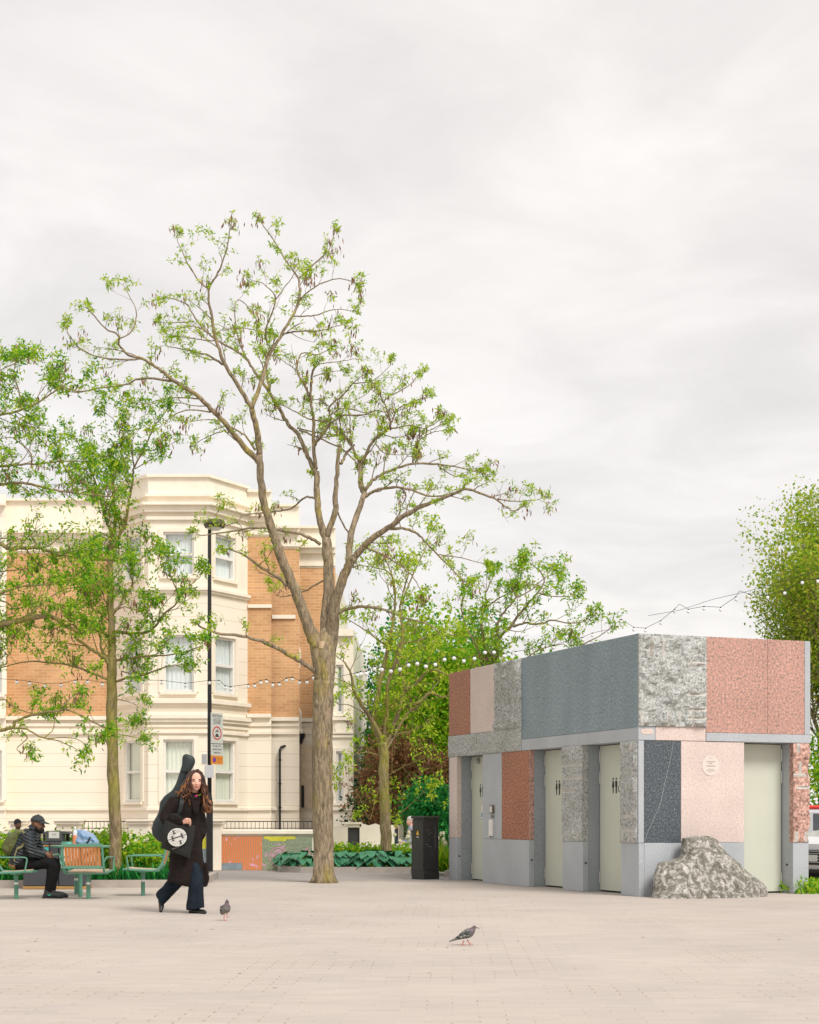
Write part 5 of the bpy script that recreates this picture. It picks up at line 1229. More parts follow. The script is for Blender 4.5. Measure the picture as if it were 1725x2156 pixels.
V = blades((-2.2, 2.2, 33.6, 36.2), 2600, .08, .27, .03, rng); tag(np_mesh('ground_cover', V, 5, M['leaf_d']), kind='stuff')
# hostas
def hosta(seed):
    r = random.Random(seed); root = thing('hosta_plant', 'x', 'plant'); V = MB(); n = 40
    for i in range(n):
        a = r.uniform(0, 2*math.pi); el = r.uniform(.15, 1.1); reach = r.uniform(.12, .34); hgt = .10+.26*math.sin(el)*r.uniform(.6, 1)
        d = Vector((math.cos(a), math.sin(a), 0)); s_ = Vector((-d.y, d.x, 0)); c_ = d*reach*math.cos(el*.6)+Vector((0, 0, hgt)); L_ = r.uniform(.16, .24); W_ = L_*.36
        dn = (d*.85+Vector((0, 0, -.45-.3*(1-el)))).normalized(); up = Vector((0, 0, .03))
        p0 = c_; pm1 = c_+dn*L_*.3; pm2 = c_+dn*L_*.65; p3 = c_+dn*L_
        V.add([p0, pm1+s_*W_+up, pm2+s_*W_*.8+up*.6, p3, pm2-s_*W_*.8+up*.6, pm1-s_*W_+up, pm1, pm2], [(0, 6, 1), (6, 7, 2, 1), (7, 3, 2), (0, 5, 6), (5, 4, 7, 6), (4, 3, 7)])
    V.build('leaves', M['hosta'], root, smooth=True)
    mb = MB()
    for i in range(6):
        a = i; mb.tube([(0, 0, 0), (.05*math.cos(a), .05*math.sin(a), .2)], [.006, .004], 4)
    mb.build('stem', M['leaf_d'], root); return root
M['hosta'] = mat('hosta_leaf', (.045, .20, .10), .4, .3, 9)
hp = [(615, 33.7), (640, 33.4), (604, 34.3), (628, 34.4), (712, 33.5), (736, 33.3), (760, 33.4), (783, 33.3), (806, 33.3), (829, 33.4), (850, 33.5), (725, 34.4), (770, 34.4), (795, 34.6), (842, 34.5)]
hl = ['second hosta from the left tip of the bed', 'hosta just left of the big trunk', 'hosta at the left tip of the bed', 'hosta in the back row left of the big trunk', 'hosta just right of the big trunk', 'front-row hosta below the dark gate',
      'front-row hosta right of the dark gate', 'front-row hosta left of the forked trunk', 'front-row hosta at the foot of the forked trunk', 'front-row hosta right of the forked trunk', 'front-row hosta beside the black cabinet',
      'back-row hosta under the dark gate', 'back-row hosta left of the forked trunk', 'back-row hosta behind the forked trunk foot', 'back-row hosta beside the black cabinet']
h0 = hosta(5)
for i, ((x, d), lb) in enumerate(zip(hp, hl)):
    o = h0 if i == 0 else dup(h0)
    o.location = (*px0(x, d)[:2], .08); o.rotation_euler = (0, 0, i*1.7); s_ = 1.0+.18*math.sin(i*2.1); o.scale = (s_, s_, s_)
    tag(o, 'dark green broad-leaved '+lb, 'plant', 'hostas in the middle planting bed')
# small leafy shrubs with pale flowers behind the hostas
for i, (x, d, lb) in enumerate([(713, 35.4, 'fresh green bush right of the big trunk in front of the cream wall'), (748, 35.8, 'green bush in front of the dark gate'), (800, 35.7, 'bush with pale flowers at the forked trunk'), (838, 35.6, 'flowering bush left of the black cabinet'), (775, 35.8, 'green bush left of the forked trunk'), (648, 35.5, 'spiky bush left of the big trunk')]):
    shrub('leafy_shrub', lb, (*px0(x, d)[:2], .08), .36, .3, .40, 240, M['leaf_b'] if i % 2 == 0 else M['leaf_d'], per=6, L0=.05, L1=.12, seed=80+i, lumps=4, group='bushes behind the hostas')
# daffodil clumps
M['petal'] = mat('cream_petal', (.75, .7, .5), .6, .1, 8)
def daffodils(seed):
    r = random.Random(seed); root = thing('daffodil_clump', 'x', 'flowers'); rg = np.random.default_rng(seed)
    np_mesh('leaves', blades((-.16, .16, -.12, .12), 90, .25, .5, .02, rg)-np.array([0, 0, .08]), 5, M['leaf_b'], root)
    st = MB(); fl = MB()
    for i in range(6):
        x, y, h = r.uniform(-.15, .15), r.uniform(-.1, .1), r.uniform(.42, .6); st.tube([(x, y, 0), (x*1.2, y*1.2, h)], .004, 4)
        c_ = Vector((x*1.2, y*1.2, h))
        for k in range(6):
            a = k*math.pi/3; d = Vector((math.cos(a), -.4, math.sin(a))); fl.tube([c_, c_+d*.02, c_+d*.042], [.004, .013, .002], 5)
        fl.ell(c_+Vector((0, -.02, 0)), (.012, .02, .012), 8, 5)
    st.build('stem', M['leaf_b'], root); fl.build('flower_heads', M['petal'], root); return root
d0 = daffodils(3)
for i, ((x, d), lb) in enumerate(zip([(932, 31.2), (938, 31.8), (926, 32.4), (846, 35), (262, 26.9), (300, 27.2)], ['in front of the granite block end', 'nearest to the granite block end, behind the first', 'farthest back in the gap right of the cabinet', 'left of the black cabinet', 'behind the slatted chair', 'behind the right-hand chair'])):
    o = d0 if i == 0 else dup(d0); o.location = (*px0(x, d)[:2], .08); o.rotation_euler = (0, 0, i*1.1)
    if i < 3: o.scale = (1.25, 1.25, 1.25)
    tag(o, 'clump of pale daffodils '+lb, 'flowers', 'daffodil clumps')
# weeds beside the pavilion corner
V = blades((5.55, 7.2, 23.75, 25.4), 1100, .06, .28, .03, rng)-np.array([0, 0, .08])
T = rng.uniform([5.5, 23.8, .03], [7.2, 25.2, .18], (260, 3)); np_ = leaflets(T, 6, .04, .09, .5, rng, .03)
tag(np_mesh('ground_cover', np.concatenate([V.reshape(-1, 5, 3)[:, [0, 1, 2, 3]].reshape(-1, 3), np_]), 4, M['leaf_d']), kind='stuff')

# fallen petals and leaf bits on the paving
rng = np.random.default_rng(5); nn_ = 170
c_ = np.stack([rng.uniform(-6.5, 7, nn_), rng.uniform(10.5, 27, nn_), np.full(nn_, .003)], 1); a = rng.uniform(0, 6.28, nn_); l = rng.uniform(.012, .03, nn_)
u_ = np.stack([np.cos(a)*l, np.sin(a)*l, np.zeros(nn_)], 1); v_ = np.stack([-np.sin(a)*l*.5, np.cos(a)*l*.5, np.full(nn_, .002)], 1)
tag(np_mesh('leaf_litter', np.stack([c_-u_, c_-v_, c_+u_, c_+v_], 1).reshape(-1, 3), 4, leafmat('litter', [(0, (.22, .15, .08)), (.4, (.34, .36, .12)), (.7, (.66, .5, .42)), (1, (.72, .64, .55))], .1)), kind='stuff')
# ================================================================ street furniture
# lamp post with signs
d = GD(1841); sx = (441-CX)/F*d; k = d/F
lp = thing('lamp_post', 'tall black lamp post with a wide lower sleeve, parking signs strapped to it', 'lamp post', (sx, d, 0))
zt = lambda y: H+(HY-y)*k
mb = MB(); mb.lathe((sx, d, 0), [(.068, 0), (.066, zt(1692)), (.058, zt(1686)), (.042, zt(1671)), (.042, zt(1668))], 20); mb.build('sleeve', M['black'], lp, world=True, smooth=False)
mb = MB(); mb.lathe((sx, d, 0), [(.042, zt(1672)), (.041, zt(1500)), (.036, zt(1140)), (.034, zt(1115))], 14); mb.build('pole', M['black'], lp, world=True, smooth=True)
mb = MB(); mb.lathe((sx+.1, d, 0), [(.05, zt(1113)), (.19, zt(1111)), (.22, zt(1104)), (.19, zt(1096)), (.05, zt(1092))], 20); lh = mb.build('lamp_head', mat('lamp_grey', (.06, .055, .03), .6, .3, 9), lp, world=True)
mb = MB(); mb.lathe((sx+.1, d, 0), [(.10, zt(1116)), (.15, zt(1112))], 16); mb.build('lamp_lens', M['white'], lp, world=True)
# restricted-zone sign, turned
sa = R(-62); su = Vector((math.cos(sa), -math.sin(sa)*-1, 0)); su = Vector((.56, .83, 0)).normalized(); sn = Vector((su.y, -su.x, 0)); up = Vector((0, 0, 1))
c0 = Vector((sx, d, 0))+sn*.05-su*.02
def plate(name, u0, u1, ya, yb, m, par, th=.004, off=0.0):
    mb = MB(); z0, z1 = zt(yb), zt(ya); c_ = c0+su*(u0+u1)/2+up*(z0+z1)/2+sn*off
    mb.obox(c_, su*(u1-u0)/2, sn*th, up*(z1-z0)/2); return mb.build(name, m, par, world=True)
SW = .36
M['signwhite'] = mat('sign_white', (.66, .67, .62), .4, .03, 4); M['red'] = mat('sign_red', (.68, .04, .03), .4, .05, 4); M['ink'] = mat('sign_ink', (.05, .05, .05), .5)
s1 = thing('parking_sign', 'tall narrow white restriction sign with a red ring on the black lamp post', 'sign', (sx, d, zt(1590)))
plate('sign_plate', 0, SW, 1500, 1590, M['signwhite'], s1); sn_ = sn*.006
def face(mb, u, y): return c0+su*u+up*zt(y)+sn*.0045
mb = MB()
text_mb('PEDESTRIAN', .075, mb, face(mb, SW/2, 1507), su, up, .002, width=.28)
text_mb('CYCLE', .062, mb, face(mb, SW/2, 1511.5), su, up, .002, width=.2) if False else None
text_mb('and CYCLE', .07, mb, face(mb, SW/2, 1514), su, up, .002, width=.22)
text_mb('ZONE', .10, mb, face(mb, SW/2, 1521), su, up, .002, width=.22)
text_mb('Except for', .06, mb, face(mb, SW/2, 1570), su, up, .002, width=.25)
text_mb('authorised', .06, mb, face(mb, SW/2, 1577), su, up, .002, width=.26)
text_mb('vehicles', .06, mb, face(mb, SW/2, 1584), su, up, .002, width=.2)
mb.build('lettering', M['ink'], s1, world=True)
mb = MB(); cc = face(None, SW/2, 1543)+sn*.001; n = 36
for i in range(n):
    a, b_ = 2*math.pi*i/n, 2*math.pi*(i+1)/n
    q = lambda r, t: cc+su*r*math.cos(t)+up*r*math.sin(t)
    mb.quad(q(.108, a), q(.135, a), q(.135, b_), q(.108, b_))
mb.build('prohibition_ring', M['red'], s1, world=True)
mb = MB()
def poly(pp, cz): mb.add([cc+su*x+up*(z+cz)+sn*.001 for x, z in pp], [tuple(range(len(pp)))])
poly([(-.055, -.02), (.055, -.02), (.055, .01), (.035, .015), (.02, .045), (-.025, .045), (-.04, .012), (-.055, .01)], -.055)   # car
poly([(-.055, -.01), (-.03, .012), (.0, .02), (.01, .05), (.025, .05), (.02, .02), (.055, -.01), (.03, -.018), (.0, .0), (-.03, -.018)], .035)  # motorcycle
mb.build('vehicle_symbols', M['ink'], s1, world=True)
mb = MB()
mb.obox(c0+su*SW/2+up*zt(1565.5)+sn*.0055, su*SW/2, sn*.0005, up*.006); mb.build('divider_line', M['ink'], s1, world=True)
s2 = thing('parking_sign', 'small orange sign with a purple roundel below the white restriction sign', 'sign', (sx, d, zt(1609)))
plate('sign_plate', 0, SW, 1590.5, 1609, mat('sign_orange', (.80, .30, .03), .4, .03), s2)
mb = MB(); c1 = c0+su*.1+up*zt(1599.5)+sn*.0055; mb.add([c1+su*.05*math.cos(t)+up*.055*math.sin(t) for t in [2*math.pi*i/24 for i in range(24)]], [tuple(range(24))]); mb.build('roundel', mat('sign_purple', (.22, .05, .35), .4), s2, world=True)
mb = MB(); text_mb('At any', .055, mb, c0+su*.25+up*zt(1596.5)+sn*.005, su, up, .002, width=.14); text_mb('time', .055, mb, c0+su*.25+up*zt(1603)+sn*.005, su, up, .002, width=.09); mb.build('lettering', mat('sign_red_ink', (.65, .12, .02), .5), s2, world=True)
mb = MB(); c1 = Vector((sx-.10, d-.02, (zt(1588)+zt(1609))/2)); mb.obox(c1, Vector((.055, -.04, 0)), Vector((.003, .004, 0)), up*(zt(1588)-zt(1609))/2)
tag(mb.solo('notice', mat('grey_notice', (.62, .61, .62), .5, .04), (sx-.10, d-.02, zt(1609))), 'small pale grey notice strapped to the left side of the black post', 'notice')
mb = MB(); za, zb = zt(1636), zt(1611)
mb.bbox(sx-.09, sx+.09, d-.075, d-.06, za, zb, .004); mb.box(sx-.1, sx+.1, d-.08, d-.055, za-.014, za-.001)
mb.tube([(sx-.07, d-.06, zb-.02), (sx-.04, d+.03, zb-.02), (sx+.04, d+.03, zb-.02), (sx+.07, d-.06, zb-.02)], .006, 6)
tag(mb.solo('notice', mat('white_notice', (.72, .71, .74), .5, .03), (sx, d-.07, za)), 'white notice board wrapped round the black post under the orange sign', 'notice')
# ---- utility cabinets
d = GD(1852); k = d/F
M['cab'] = mat('cabinet_black_green', (.030, .032, .022), .55, .35, 5, bmp=.1, bscale=60); M['cab2'] = mat('cabinet_black', (.020, .019, .018), .5, .35, 5, bmp=.1, bscale=60)
def cabinet(name, label, x, y, w_, dp, h, rz, mark=True):
    c_ = thing(name, label, 'utility cabinet', (x, y, 0), rz)
    mb = MB(); mb.bbox(0, w_, 0, dp, .0, h-.05, .006); mb.bbox(-.008, w_+.008, -.008, dp+.008, 0, .14, .004); mb.build('body', M['cab2'], c_)
    mb = MB(); mb.bbox(-.02, w_+.02, -.02, dp+.02, h-.048, h, .008); mb.build('lid', M['cab'], c_)
    mb = MB(); mb.bbox(.02, w_-.02, -.008, -.0005, .17, h-.08, .003); mb.build('door', M['cab2'], c_)
    mb = MB(); mb.bbox(-.008, -.0005, .02, dp-.02, .17, h-.08, .003); mb.build('door', M['cab'], c_)
    if mark:
        mb = MB(); mb.prism([(-.010, dp*.62, h-.34), (-.010, dp*.38, h-.34), (-.010, dp*.5, h-.25)], (-.003, 0, 0)); mb.build('warning_triangle', mat('warning_yellow', (.75, .42, .02), .5, .03), c_)
        mb = MB(); mb.prism([(-.010, dp*.58, h-.39), (-.010, dp*.42, h-.39), (-.010, dp*.42, h-.365), (-.010, dp*.58, h-.365)], (-.003, 0, 0)); mb.build('label_plate', M['steel'], c_)
        mb = MB(); r = random.Random(4)
        for i in range(14):
            x0 = r.uniform(.03, w_-.06); z0 = r.choice([.8, .86, .9, .45, .6, .3])+r.uniform(-.03, .03); mb.box(x0, x0+r.uniform(.004, .05), -.0095, -.0085, z0, z0+r.uniform(.003, .008))
        mb.box(w_*.72, w_*.72+.006, -.0096, -.0085, .55, .85); mb.build('scratches', mat('scratch_grey', (.2, .2, .2), .6), c_)
    return c_
cc_ = G(892.5, 1852.5)
cabinet('utility_cabinet', 'tall black street cabinet with a yellow warning triangle standing left of the granite block', cc_.x, cc_.y, .34, .34, H+(HY-1718)*cc_.y/F, R(38))
c2 = G(866, 1842)
cabinet('utility_cabinet', 'second black cabinet almost hidden behind the taller black cabinet', c2.x+.07, c2.y, .2, .2, H+(HY-1748)*c2.y/F, R(20), False)
mb = MB(); q = P(865.5, 1756, c2.y-.3); mb.bbox(q.x-.04, q.x+.03, q.y-.02, q.y+.02, q.z-.04, q.z+.04, .004)
# ---- green chairs
M['green'] = mat('sage_green_metal', (.10, .27, .185), .42, .06, 3); M['slat'] = mat('shaded_slat', (.55, .21, .065), .6, .2, 3, stretch=(14, 14, .8)); M['slat_p'] = mat('skylit_slat', (.62, .45, .33), .6, .15, 3, stretch=(14, 14, .8))  # one slat wood, two colours: orange painted as shaded, pale as sky-lit
def chair(name, label, sl):
    """seat faces local +x; the post stands at the origin"""
    c_ = thing(name, label, 'chair', group='green metal chairs with wooden slats around the round table'); 
    mb = MB(); mb.tube([(0, 0, 0), (0, 0, .345)], .029, 14); mb.lathe((0, 0, .33), [(.03, 0), (.09, .015), (.09, .022)], 14); mb.build('leg', M['green'], c_)
    mb = MB(); mb.tube([(0, 0, .2), (0, 0, .23)], .030, 14); mb.build('label_band', M['white'], c_) 
    X0, X1, Y = -.20, .24, .27
    mb = MB()
    for s_ in (-1, 1):
        mb.tube([(X1, s_*Y, .385), (X1-.04, s_*Y, .382), (X0+.06, s_*Y, .365), (X0-.03, s_*Y, .375), (X0-.09, s_*Y, .46), (X0-.17, s_*Y, .73)], [.014, .016, .018, .018, .018, .014], 8)
    mb.beam((X1, -Y, .38), (X1, Y, .38), .05, .022, up=(0, 0, 1)); mb.beam((X0, -Y, .355), (X0, Y, .355), .04, .02)
    mb.beam((0, -Y, .352), (0, Y, .352), .08, .016); mb.build('seat_frame', M['green'], c_)
    mb = MB(); n = 11
    for i in range(n):
        y = -Y+.02+(2*Y-.04)*(i+.5)/n; w_ = (2*Y-.04)/n*.72
        pts = [(X0+.03, .372), (X0+.15, .376), (X1-.12, .388), (X1-.03, .397)]
        for a, b_ in zip(pts[:-1], pts[1:]): mb.beam((a[0], y, a[1]), (b_[0], y, b_[1]), w_, .018)
    mb.build('seat_slats', M['slat_p'], c_)
    mb = MB(); B0, B1 = Vector((X0-.085, 0, .445)), Vector((X0-.172, 0, .74))
    for t, hh in ((0, .035), (1, .04)):
        p = B0.lerp(B1, t); mb.beam((p.x, -Y-.005, p.z), (p.x, Y+.005, p.z), .026, hh)
    mb.build('back_frame', M['green'], c_)
    mb = MB(); n = 11
    for i in range(n):
        y = -Y+.025+(2*Y-.05)*(i+.5)/n; w_ = (2*Y-.05)/n*.76; a, b_ = B0.lerp(B1, .06), B0.lerp(B1, .94); mb.beam((a.x, y, a.z), (b_.x, y, b_.z), w_, .016, up=(1, 0, 0))
    mb.build('backrest_slats', sl, c_)
    for s_ in (-1, 1):
        mb = MB(); y = s_*(Y+.035); mb.tube([(X0-.10, y-s_*.03, .50), (X0-.10, y, .56), (X0-.06, y, .575), (X1-.08, y, .575), (X1-.045, y, .565), (X1-.04, y, .54), (X1-.07, y, .38)], .0105, 8); mb.build('armrest', M['green'], c_)
    return c_
def place(c_, x, y, rz, label, dd=0):
    g_ = G(x, y); c_.location = (g_.x, g_.y+dd, 0); c_.rotation_euler = (0, 0, R(rz)); c_['label'] = label
ch0 = chair('slatted_chair', 'x', M['slat']); place(ch0, 34, 1893, 3, 'green metal chair at the left edge that the man in the puffer jacket sits on')
c1 = dup(ch0); place(c1, 186, 1893, 88, 'green chair turned with its orange slatted back towards us')
c2_ = dup(ch0); place(c2_, 301, 1886, 184, 'empty green chair facing left, beside the walking woman')
c3 = dup(ch0); place(c3, 150, 1885, -88, 'green chair with pale slats on the far side of the round table, half hidden', .35)
for o in c3.children:
    if o.name.startswith('backrest_slats'):
        me = o.data.copy(); me.materials.clear(); me.materials.append(M['slat_p']); o.data = me  # far backrest gets the sky-lit slat colour
gt = G(169, 1888.5)
tb = thing('round_table', 'round green metal table in the middle of the green chairs', 'table', (gt.x, gt.y, 0))
mb = MB(); mb.tube([(0, 0, 0), (0, 0, .69)], .03, 14); mb.build('leg', M['green'], tb)
mb = MB(); mb.lathe((0, 0, 0), [(.40, .69), (.415, .70), (.415, .715), (.40, .722)], 32); mb.build('tabletop', M['green'], tb)
def onT(x, y): return Vector(((x-CX)/F*y, y, .723))
# things on the table
q = onT(158, gt.y-.05); bt = thing('drink_bottle', 'clear bottle of orange drink standing on the green table', 'bottle', q)
mb = MB(); mb.lathe((0, 0, 0), [(.03, 0), (.036, .02), (.036, .12), (.034, .14)], 14); mb.build('drink', mat('orange_drink', (.85, .28, .12), .3), bt)
mb = MB(); mb.lathe((0, 0, 0), [(.034, .141), (.03, .19), (.014, .215), (.014, .235)], 14); mb.build('bottle_neck', mat('clear_plastic', (.75, .75, .78), .2), bt)
mb = MB(); mb.lathe((0, 0, 0), [(.017, .236), (.017, .262)], 12); mb.build('cap', M['white'], bt)
q = onT(181, gt.y-.02); bg_ = thing('shoulder_bag', 'slumped pale blue denim bag lying on the green table', 'bag', q)
mb = MB(); mb.loft([((0, 0, .0), (.17, 0, 0), (0, .09, 0)), ((0, 0, .05), (.185, 0, 0), (0, .1, 0)), ((-.02, 0, .12), (.16, 0, 0), (0, .07, 0)), ((-.05, 0, .18), (.12, 0, 0), (0, .04, 0)), ((-.09, 0, .22), (.05, 0, 0), (0, .02, 0))], 20)
me = remeshed(mb, .01, 2, lambda c: noise.noise(c*18)*.012); mesh_obj('bag_body', me, mat('pale_denim', (.25, .35, .50), .8, .15, 12), bg_, True)
mb = MB(); mb.tube([(-.1, -.06, .2), (-.02, -.1, .12), (.08, -.1, .1), (.13, -.08, .06)], .008, 6); mb.build('strap', M['blue'], bg_)
mb = MB(); mb.tube([(.03, -.1, .03), (.06, -.11, .07), (.08, -.11, .12)], .012, 6); mb.build('clip', M['black'], bg_)
q = onT(144, gt.y-.25); mb = MB(); mb.loft([((0, 0, 0), (.07, 0, 0), (0, .05, 0)), ((.0, 0, .025), (.055, 0, 0), (0, .04, 0)), ((.01, 0, .045), (.02, 0, 0), (0, .02, 0))], 14)
me = remeshed(mb, .007, 1, lambda c: noise.noise(c*40)*.008); o = mesh_obj('napkin', me, mat('teal_cloth', (.12, .45, .38), .8, .2, 20)); o.location = q; tag(o, 'crumpled teal cloth at the left rim of the green table', 'cloth')
# ---- double litter bin
bd = GD(1872.5)+.0; bx_ = (114-CX)/F*bd; kb = bd/F
bn = thing('litter_bin', 'wide double litter bin with dark panels and open hood behind the green chairs', 'litter bin', (bx_, bd, 0))
M['anth'] = mat('anthracite_metal', (.055, .058, .066), .45, .1, 4); M['hood'] = mat('dark_green_grey', (.07, .08, .085), .4, .1, 4)
zb = lambda cy: H+(HY-(1696.7+cy*.1586))*kb
xb = lambda cx: (cx-720)*.1586*kb
mb = MB(); mb.bbox(xb(300), xb(1140), 0, .5, 0, zb(1062), .01); mb.bbox(xb(300), xb(1140), .004, .5, zb(545), zb(520), .005); mb.build('trim', mat('bin_wood', (.42, .24, .08), .6, .2, 4, stretch=(1, 1, 8)), bn)
mb = MB()
mb.bbox(xb(310), xb(774), -.012, .49, zb(1060), zb(548), .008); mb.bbox(xb(784), xb(1130), -.012, .49, zb(1060), zb(548), .008); mb.build('body_panel', M['anth'], bn)
mb = MB(); mb.bbox(xb(500), xb(975), .0, .48, zb(518), zb(468), .01)
for a, b_ in ((500, 520), (600, 660), (810, 850), (950, 975)):
    mb.bbox(xb(a), xb(b_), .03, .12, zb(470), zb(370), .008); mb.bbox(xb(a), xb(b_), .36, .45, zb(470), zb(370), .008)
mb.prism([(xb(500), .0, zb(372)), (xb(975), .0, zb(372)), (xb(960), .0, zb(360)), (xb(840), .0, zb(338)), (xb(620), .0, zb(338)), (xb(520), .0, zb(360))], (0, .48, 0))
mb.bbox(xb(610), xb(830), -.012, .02, zb(468), zb(345), .004); mb.build('hood', M['hood'], bn)
mb = MB(); mb.bbox(xb(650), xb(790), -.018, -.0125, zb(430), zb(345), .002); mb.build('sign_plate', M['signwhite'], bn)
mb = MB(); text_mb('WASTE', .035, mb, (xb(722), -.0185, zb(382)), (1, 0, 0), (0, 0, 1), .001, width=.06); mb.build('lettering', M['ink'], bn)
mb = MB(); mb.bbox(xb(535), xb(650), -.017, -.0125, zb(630), zb(550), .002); mb.build('teal_label', mat('teal_plate', (.05, .45, .40), .5, .1, 10), bn)
mb = MB(); mb.bbox(xb(655), xb(668), -.03, -.0125, zb(690), zb(490), .003); mb.build('latch_bar', M['black'], bn)
# ================================================================ festoon lights
M['bulb'] = mat('opal_bulb', (.88, .88, .86), .25, .02, 3)
def festoon(label, bulbs, depth0, depth1, ends, r=.034, anchor=()):
    x0, x1 = ends[0][0], ends[-1][0]; dd = lambda x: depth0+(depth1-depth0)*(x-x0)/(x1-x0)
    root = thing('string_lights', label, 'string lights', P(*ends[0], dd(x0)), group=None)
    cab = sorted(list(ends)+list(anchor)+[(x, y-5.5) for x, y in bulbs]); pts = [P(x, y, dd(x)) for x, y in cab]
    mb = MB(); mb.tube(pts, .0045, 5); mb.build('cable', M['black'], root, world=True)
    bm_ = MB(); bm_.ell((0, 0, 0), r, 14, 10); b0 = None; so_ = MB(); so_.tube([(0, 0, r*.8), (0, 0, r*.8+.03)], [r*.42, r*.36], 8)
    for x, y in bulbs:
        p = P(x, y, dd(x))-Vector(root.location)
        if b0 is None: b0 = bm_.build('bulb', M['bulb'], root, smooth=True); s0 = so_.build('socket', M['black'], b0); b0.location = p
        else:
            b = b0.copy(); col.objects.link(b); b.location = p; c_ = s0.copy(); col.objects.link(c_); c_.parent = b
    return root
LS = [(35, 1437), (62, 1440), (95, 1445), (128, 1444), (158, 1437), (184, 1437), (215, 1442), (275, 1440), (300, 1437), (340, 1438), (390, 1444), (441, 1438), (461, 1438), (474, 1449), (486, 1451), (522, 1446), (536, 1445), (549, 1438), (561, 1436), (574, 1443), (588, 1442), (603, 1433), (615, 1431), (630, 1438), (646, 1437), (660, 1428)]
festoon('string of white globe bulbs hung across the brick house front', LS, 29.5, 29, [(-60, 1425), (672, 1420)], r=.030)
MS_ = [Bq(*q) for q in [(700, 1420), (717, 1415), (745, 1413), (785, 1390), (822, 1393), (867, 1401), (912, 1391), (955, 1371), (998, 1363), (1041, 1377), (1088, 1368), (1134, 1343), (1181, 1336), (1230, 1350), (1283, 1338), (1335, 1308), (1380, 1307), (1431, 1325), (1490, 1315)]]
festoon('string of white globe bulbs between the big tree and the granite roof', MS_, 28, 31.5, [(715, 1424), (1120, 1366)], r=.036)
RS = [(1166, 1364), (1190, 1356), (1227, 1347), (1247, 1338), (1281, 1331), (1308, 1309), (1334, 1326), (1359, 1328), (1391, 1312), (1420, 1288), (1449, 1288), (1482, 1282), (1517, 1284), (1549, 1262), (1576, 1256), (1616, 1258), (1652, 1249), (1689, 1227), (1722, 1224), (1760, 1235)]
festoon('string of globe bulbs above the granite roof running to the right-hand tree', sorted(RS), 33, 27, [(1120, 1352), (1800, 1228)], r=.030, anchor=[(1430, 1272), (1557, 1244)])
mb = MB(); mb.tube([P(1365, 1296, 29.5), P(1430, 1285, 29.3), P(1500, 1262, 29), P(1570, 1246, 28.8), P(1760, 1190, 28.4)], .0035, 4)
tag(mb.solo('cable', M['black'], P(1365, 1296, 29.5)), 'thin slack cable crossing the sky above the right-hand bulbs', 'cable')
# ================================================================ parked car at the right edge
def car():
    g_ = P(1703, 1723, 28.2); c_ = thing('parked_car', 'white car with a dark grille parked behind the right end of the granite block', 'car', (g_.x, g_.y, 0), R(-62))
    W2 = .88; WP = mat('car_white', (.78, .78, .77), .25, .02, 2, coat=.6); DK = mat('car_black_trim', (.02, .02, .022), .4); GL = mat('tinted_glass', (.35, .37, .38), .08, .05, 2)
    # profile along local -y forward ; x across. nose at y=0
    prof = [(0.03, .22), (0.0, .45), (.04, .66), (.30, .78), (1.0, .90), (1.15, .93), (1.75, 1.40), (2.2, 1.47), (3.2, 1.44), (3.9, 1.05), (4.3, 1.0), (4.38, .7), (4.35, .22)]
    mb = MB(); rings = []
    n = len(prof)
    for s_, ins, dz in ((-1, .10, .0), (-.93, .02, 0), (.93, .02, 0), (1, .10, 0)):
        rings.append([(s_*W2 if abs(s_) < 1 else s_*W2, y+ins if y < 2 else y-ins, z-(.04 if abs(s_) == 1 else 0)) for y, z in prof])
    vs = [v for r_ in rings for v in r_]; fs = []
    for j in range(3):
        for i in range(n): fs.append((j*n+i, j*n+(i+1) % n, (j+1)*n+(i+1) % n, (j+1)*n+i))
    fs += [tuple(range(n)), tuple(range(4*n-1, 3*n-1, -1))]
    mb.add(vs, fs); mb.build('body', WP, c_)
    mb = MB(); mb.quad((-.70, 1.19, .955), (.70, 1.19, .955), (.64, 1.74, 1.395), (-.64, 1.74, 1.395)); mb.build('windscreen', GL, c_)
    for s_ in (-1, 1):
        mb = MB(); x = s_*(W2+.004); mb.add([(x, 1.35, .98), (x, 1.8, 1.36), (x, 3.15, 1.35), (x, 3.6, 1.0)], [(0, 1, 2, 3)]); mb.build('side_window', GL, c_)
        mb = MB(); mb.ell((s_*.66, .06, .64), (.17, .09, .055), 14, 8); mb.build('headlight', M['steel'], c_)
        mb = MB(); mb.bbox(s_*.96-.09, s_*.96+.09, 1.3, 1.42, .95, 1.08, .02); mb.build('mirror', WP, c_)
        for y in (.85, 3.5):
            wh = MB(); wh.tube([(s_*(W2-.2), y, .32), (s_*(W2+.01), y, .32)], .32, 24); w_ = wh.build('wheel', DK, c_)
            wh = MB(); wh.tube([(s_*(W2-.05), y, .32), (s_*(W2+.02), y, .32)], .2, 16); wh.build('rim', M['steel'], w_)
    mb = MB(); mb.bbox(-.62, .62, -.03, .05, .30, .56, .03); gl = mb.build('grille', DK, c_)
    mb = MB()
    for z in (.34, .39, .44, .49, .53): mb.box(-.56, .56, -.038, -.03, z, z+.012)
    mb.build('grille_bar', M['steel'], gl)
    mb = MB(); mb.bbox(-.84, .84, -.02, .3, .16, .22, .02); mb.build('bumper', DK, c_)
    mb = MB(); mb.bbox(-.26, .26, -.05, -.038, .36, .47, .004); mb.build('number_plate', M['signwhite'], c_)
    return c_
car()
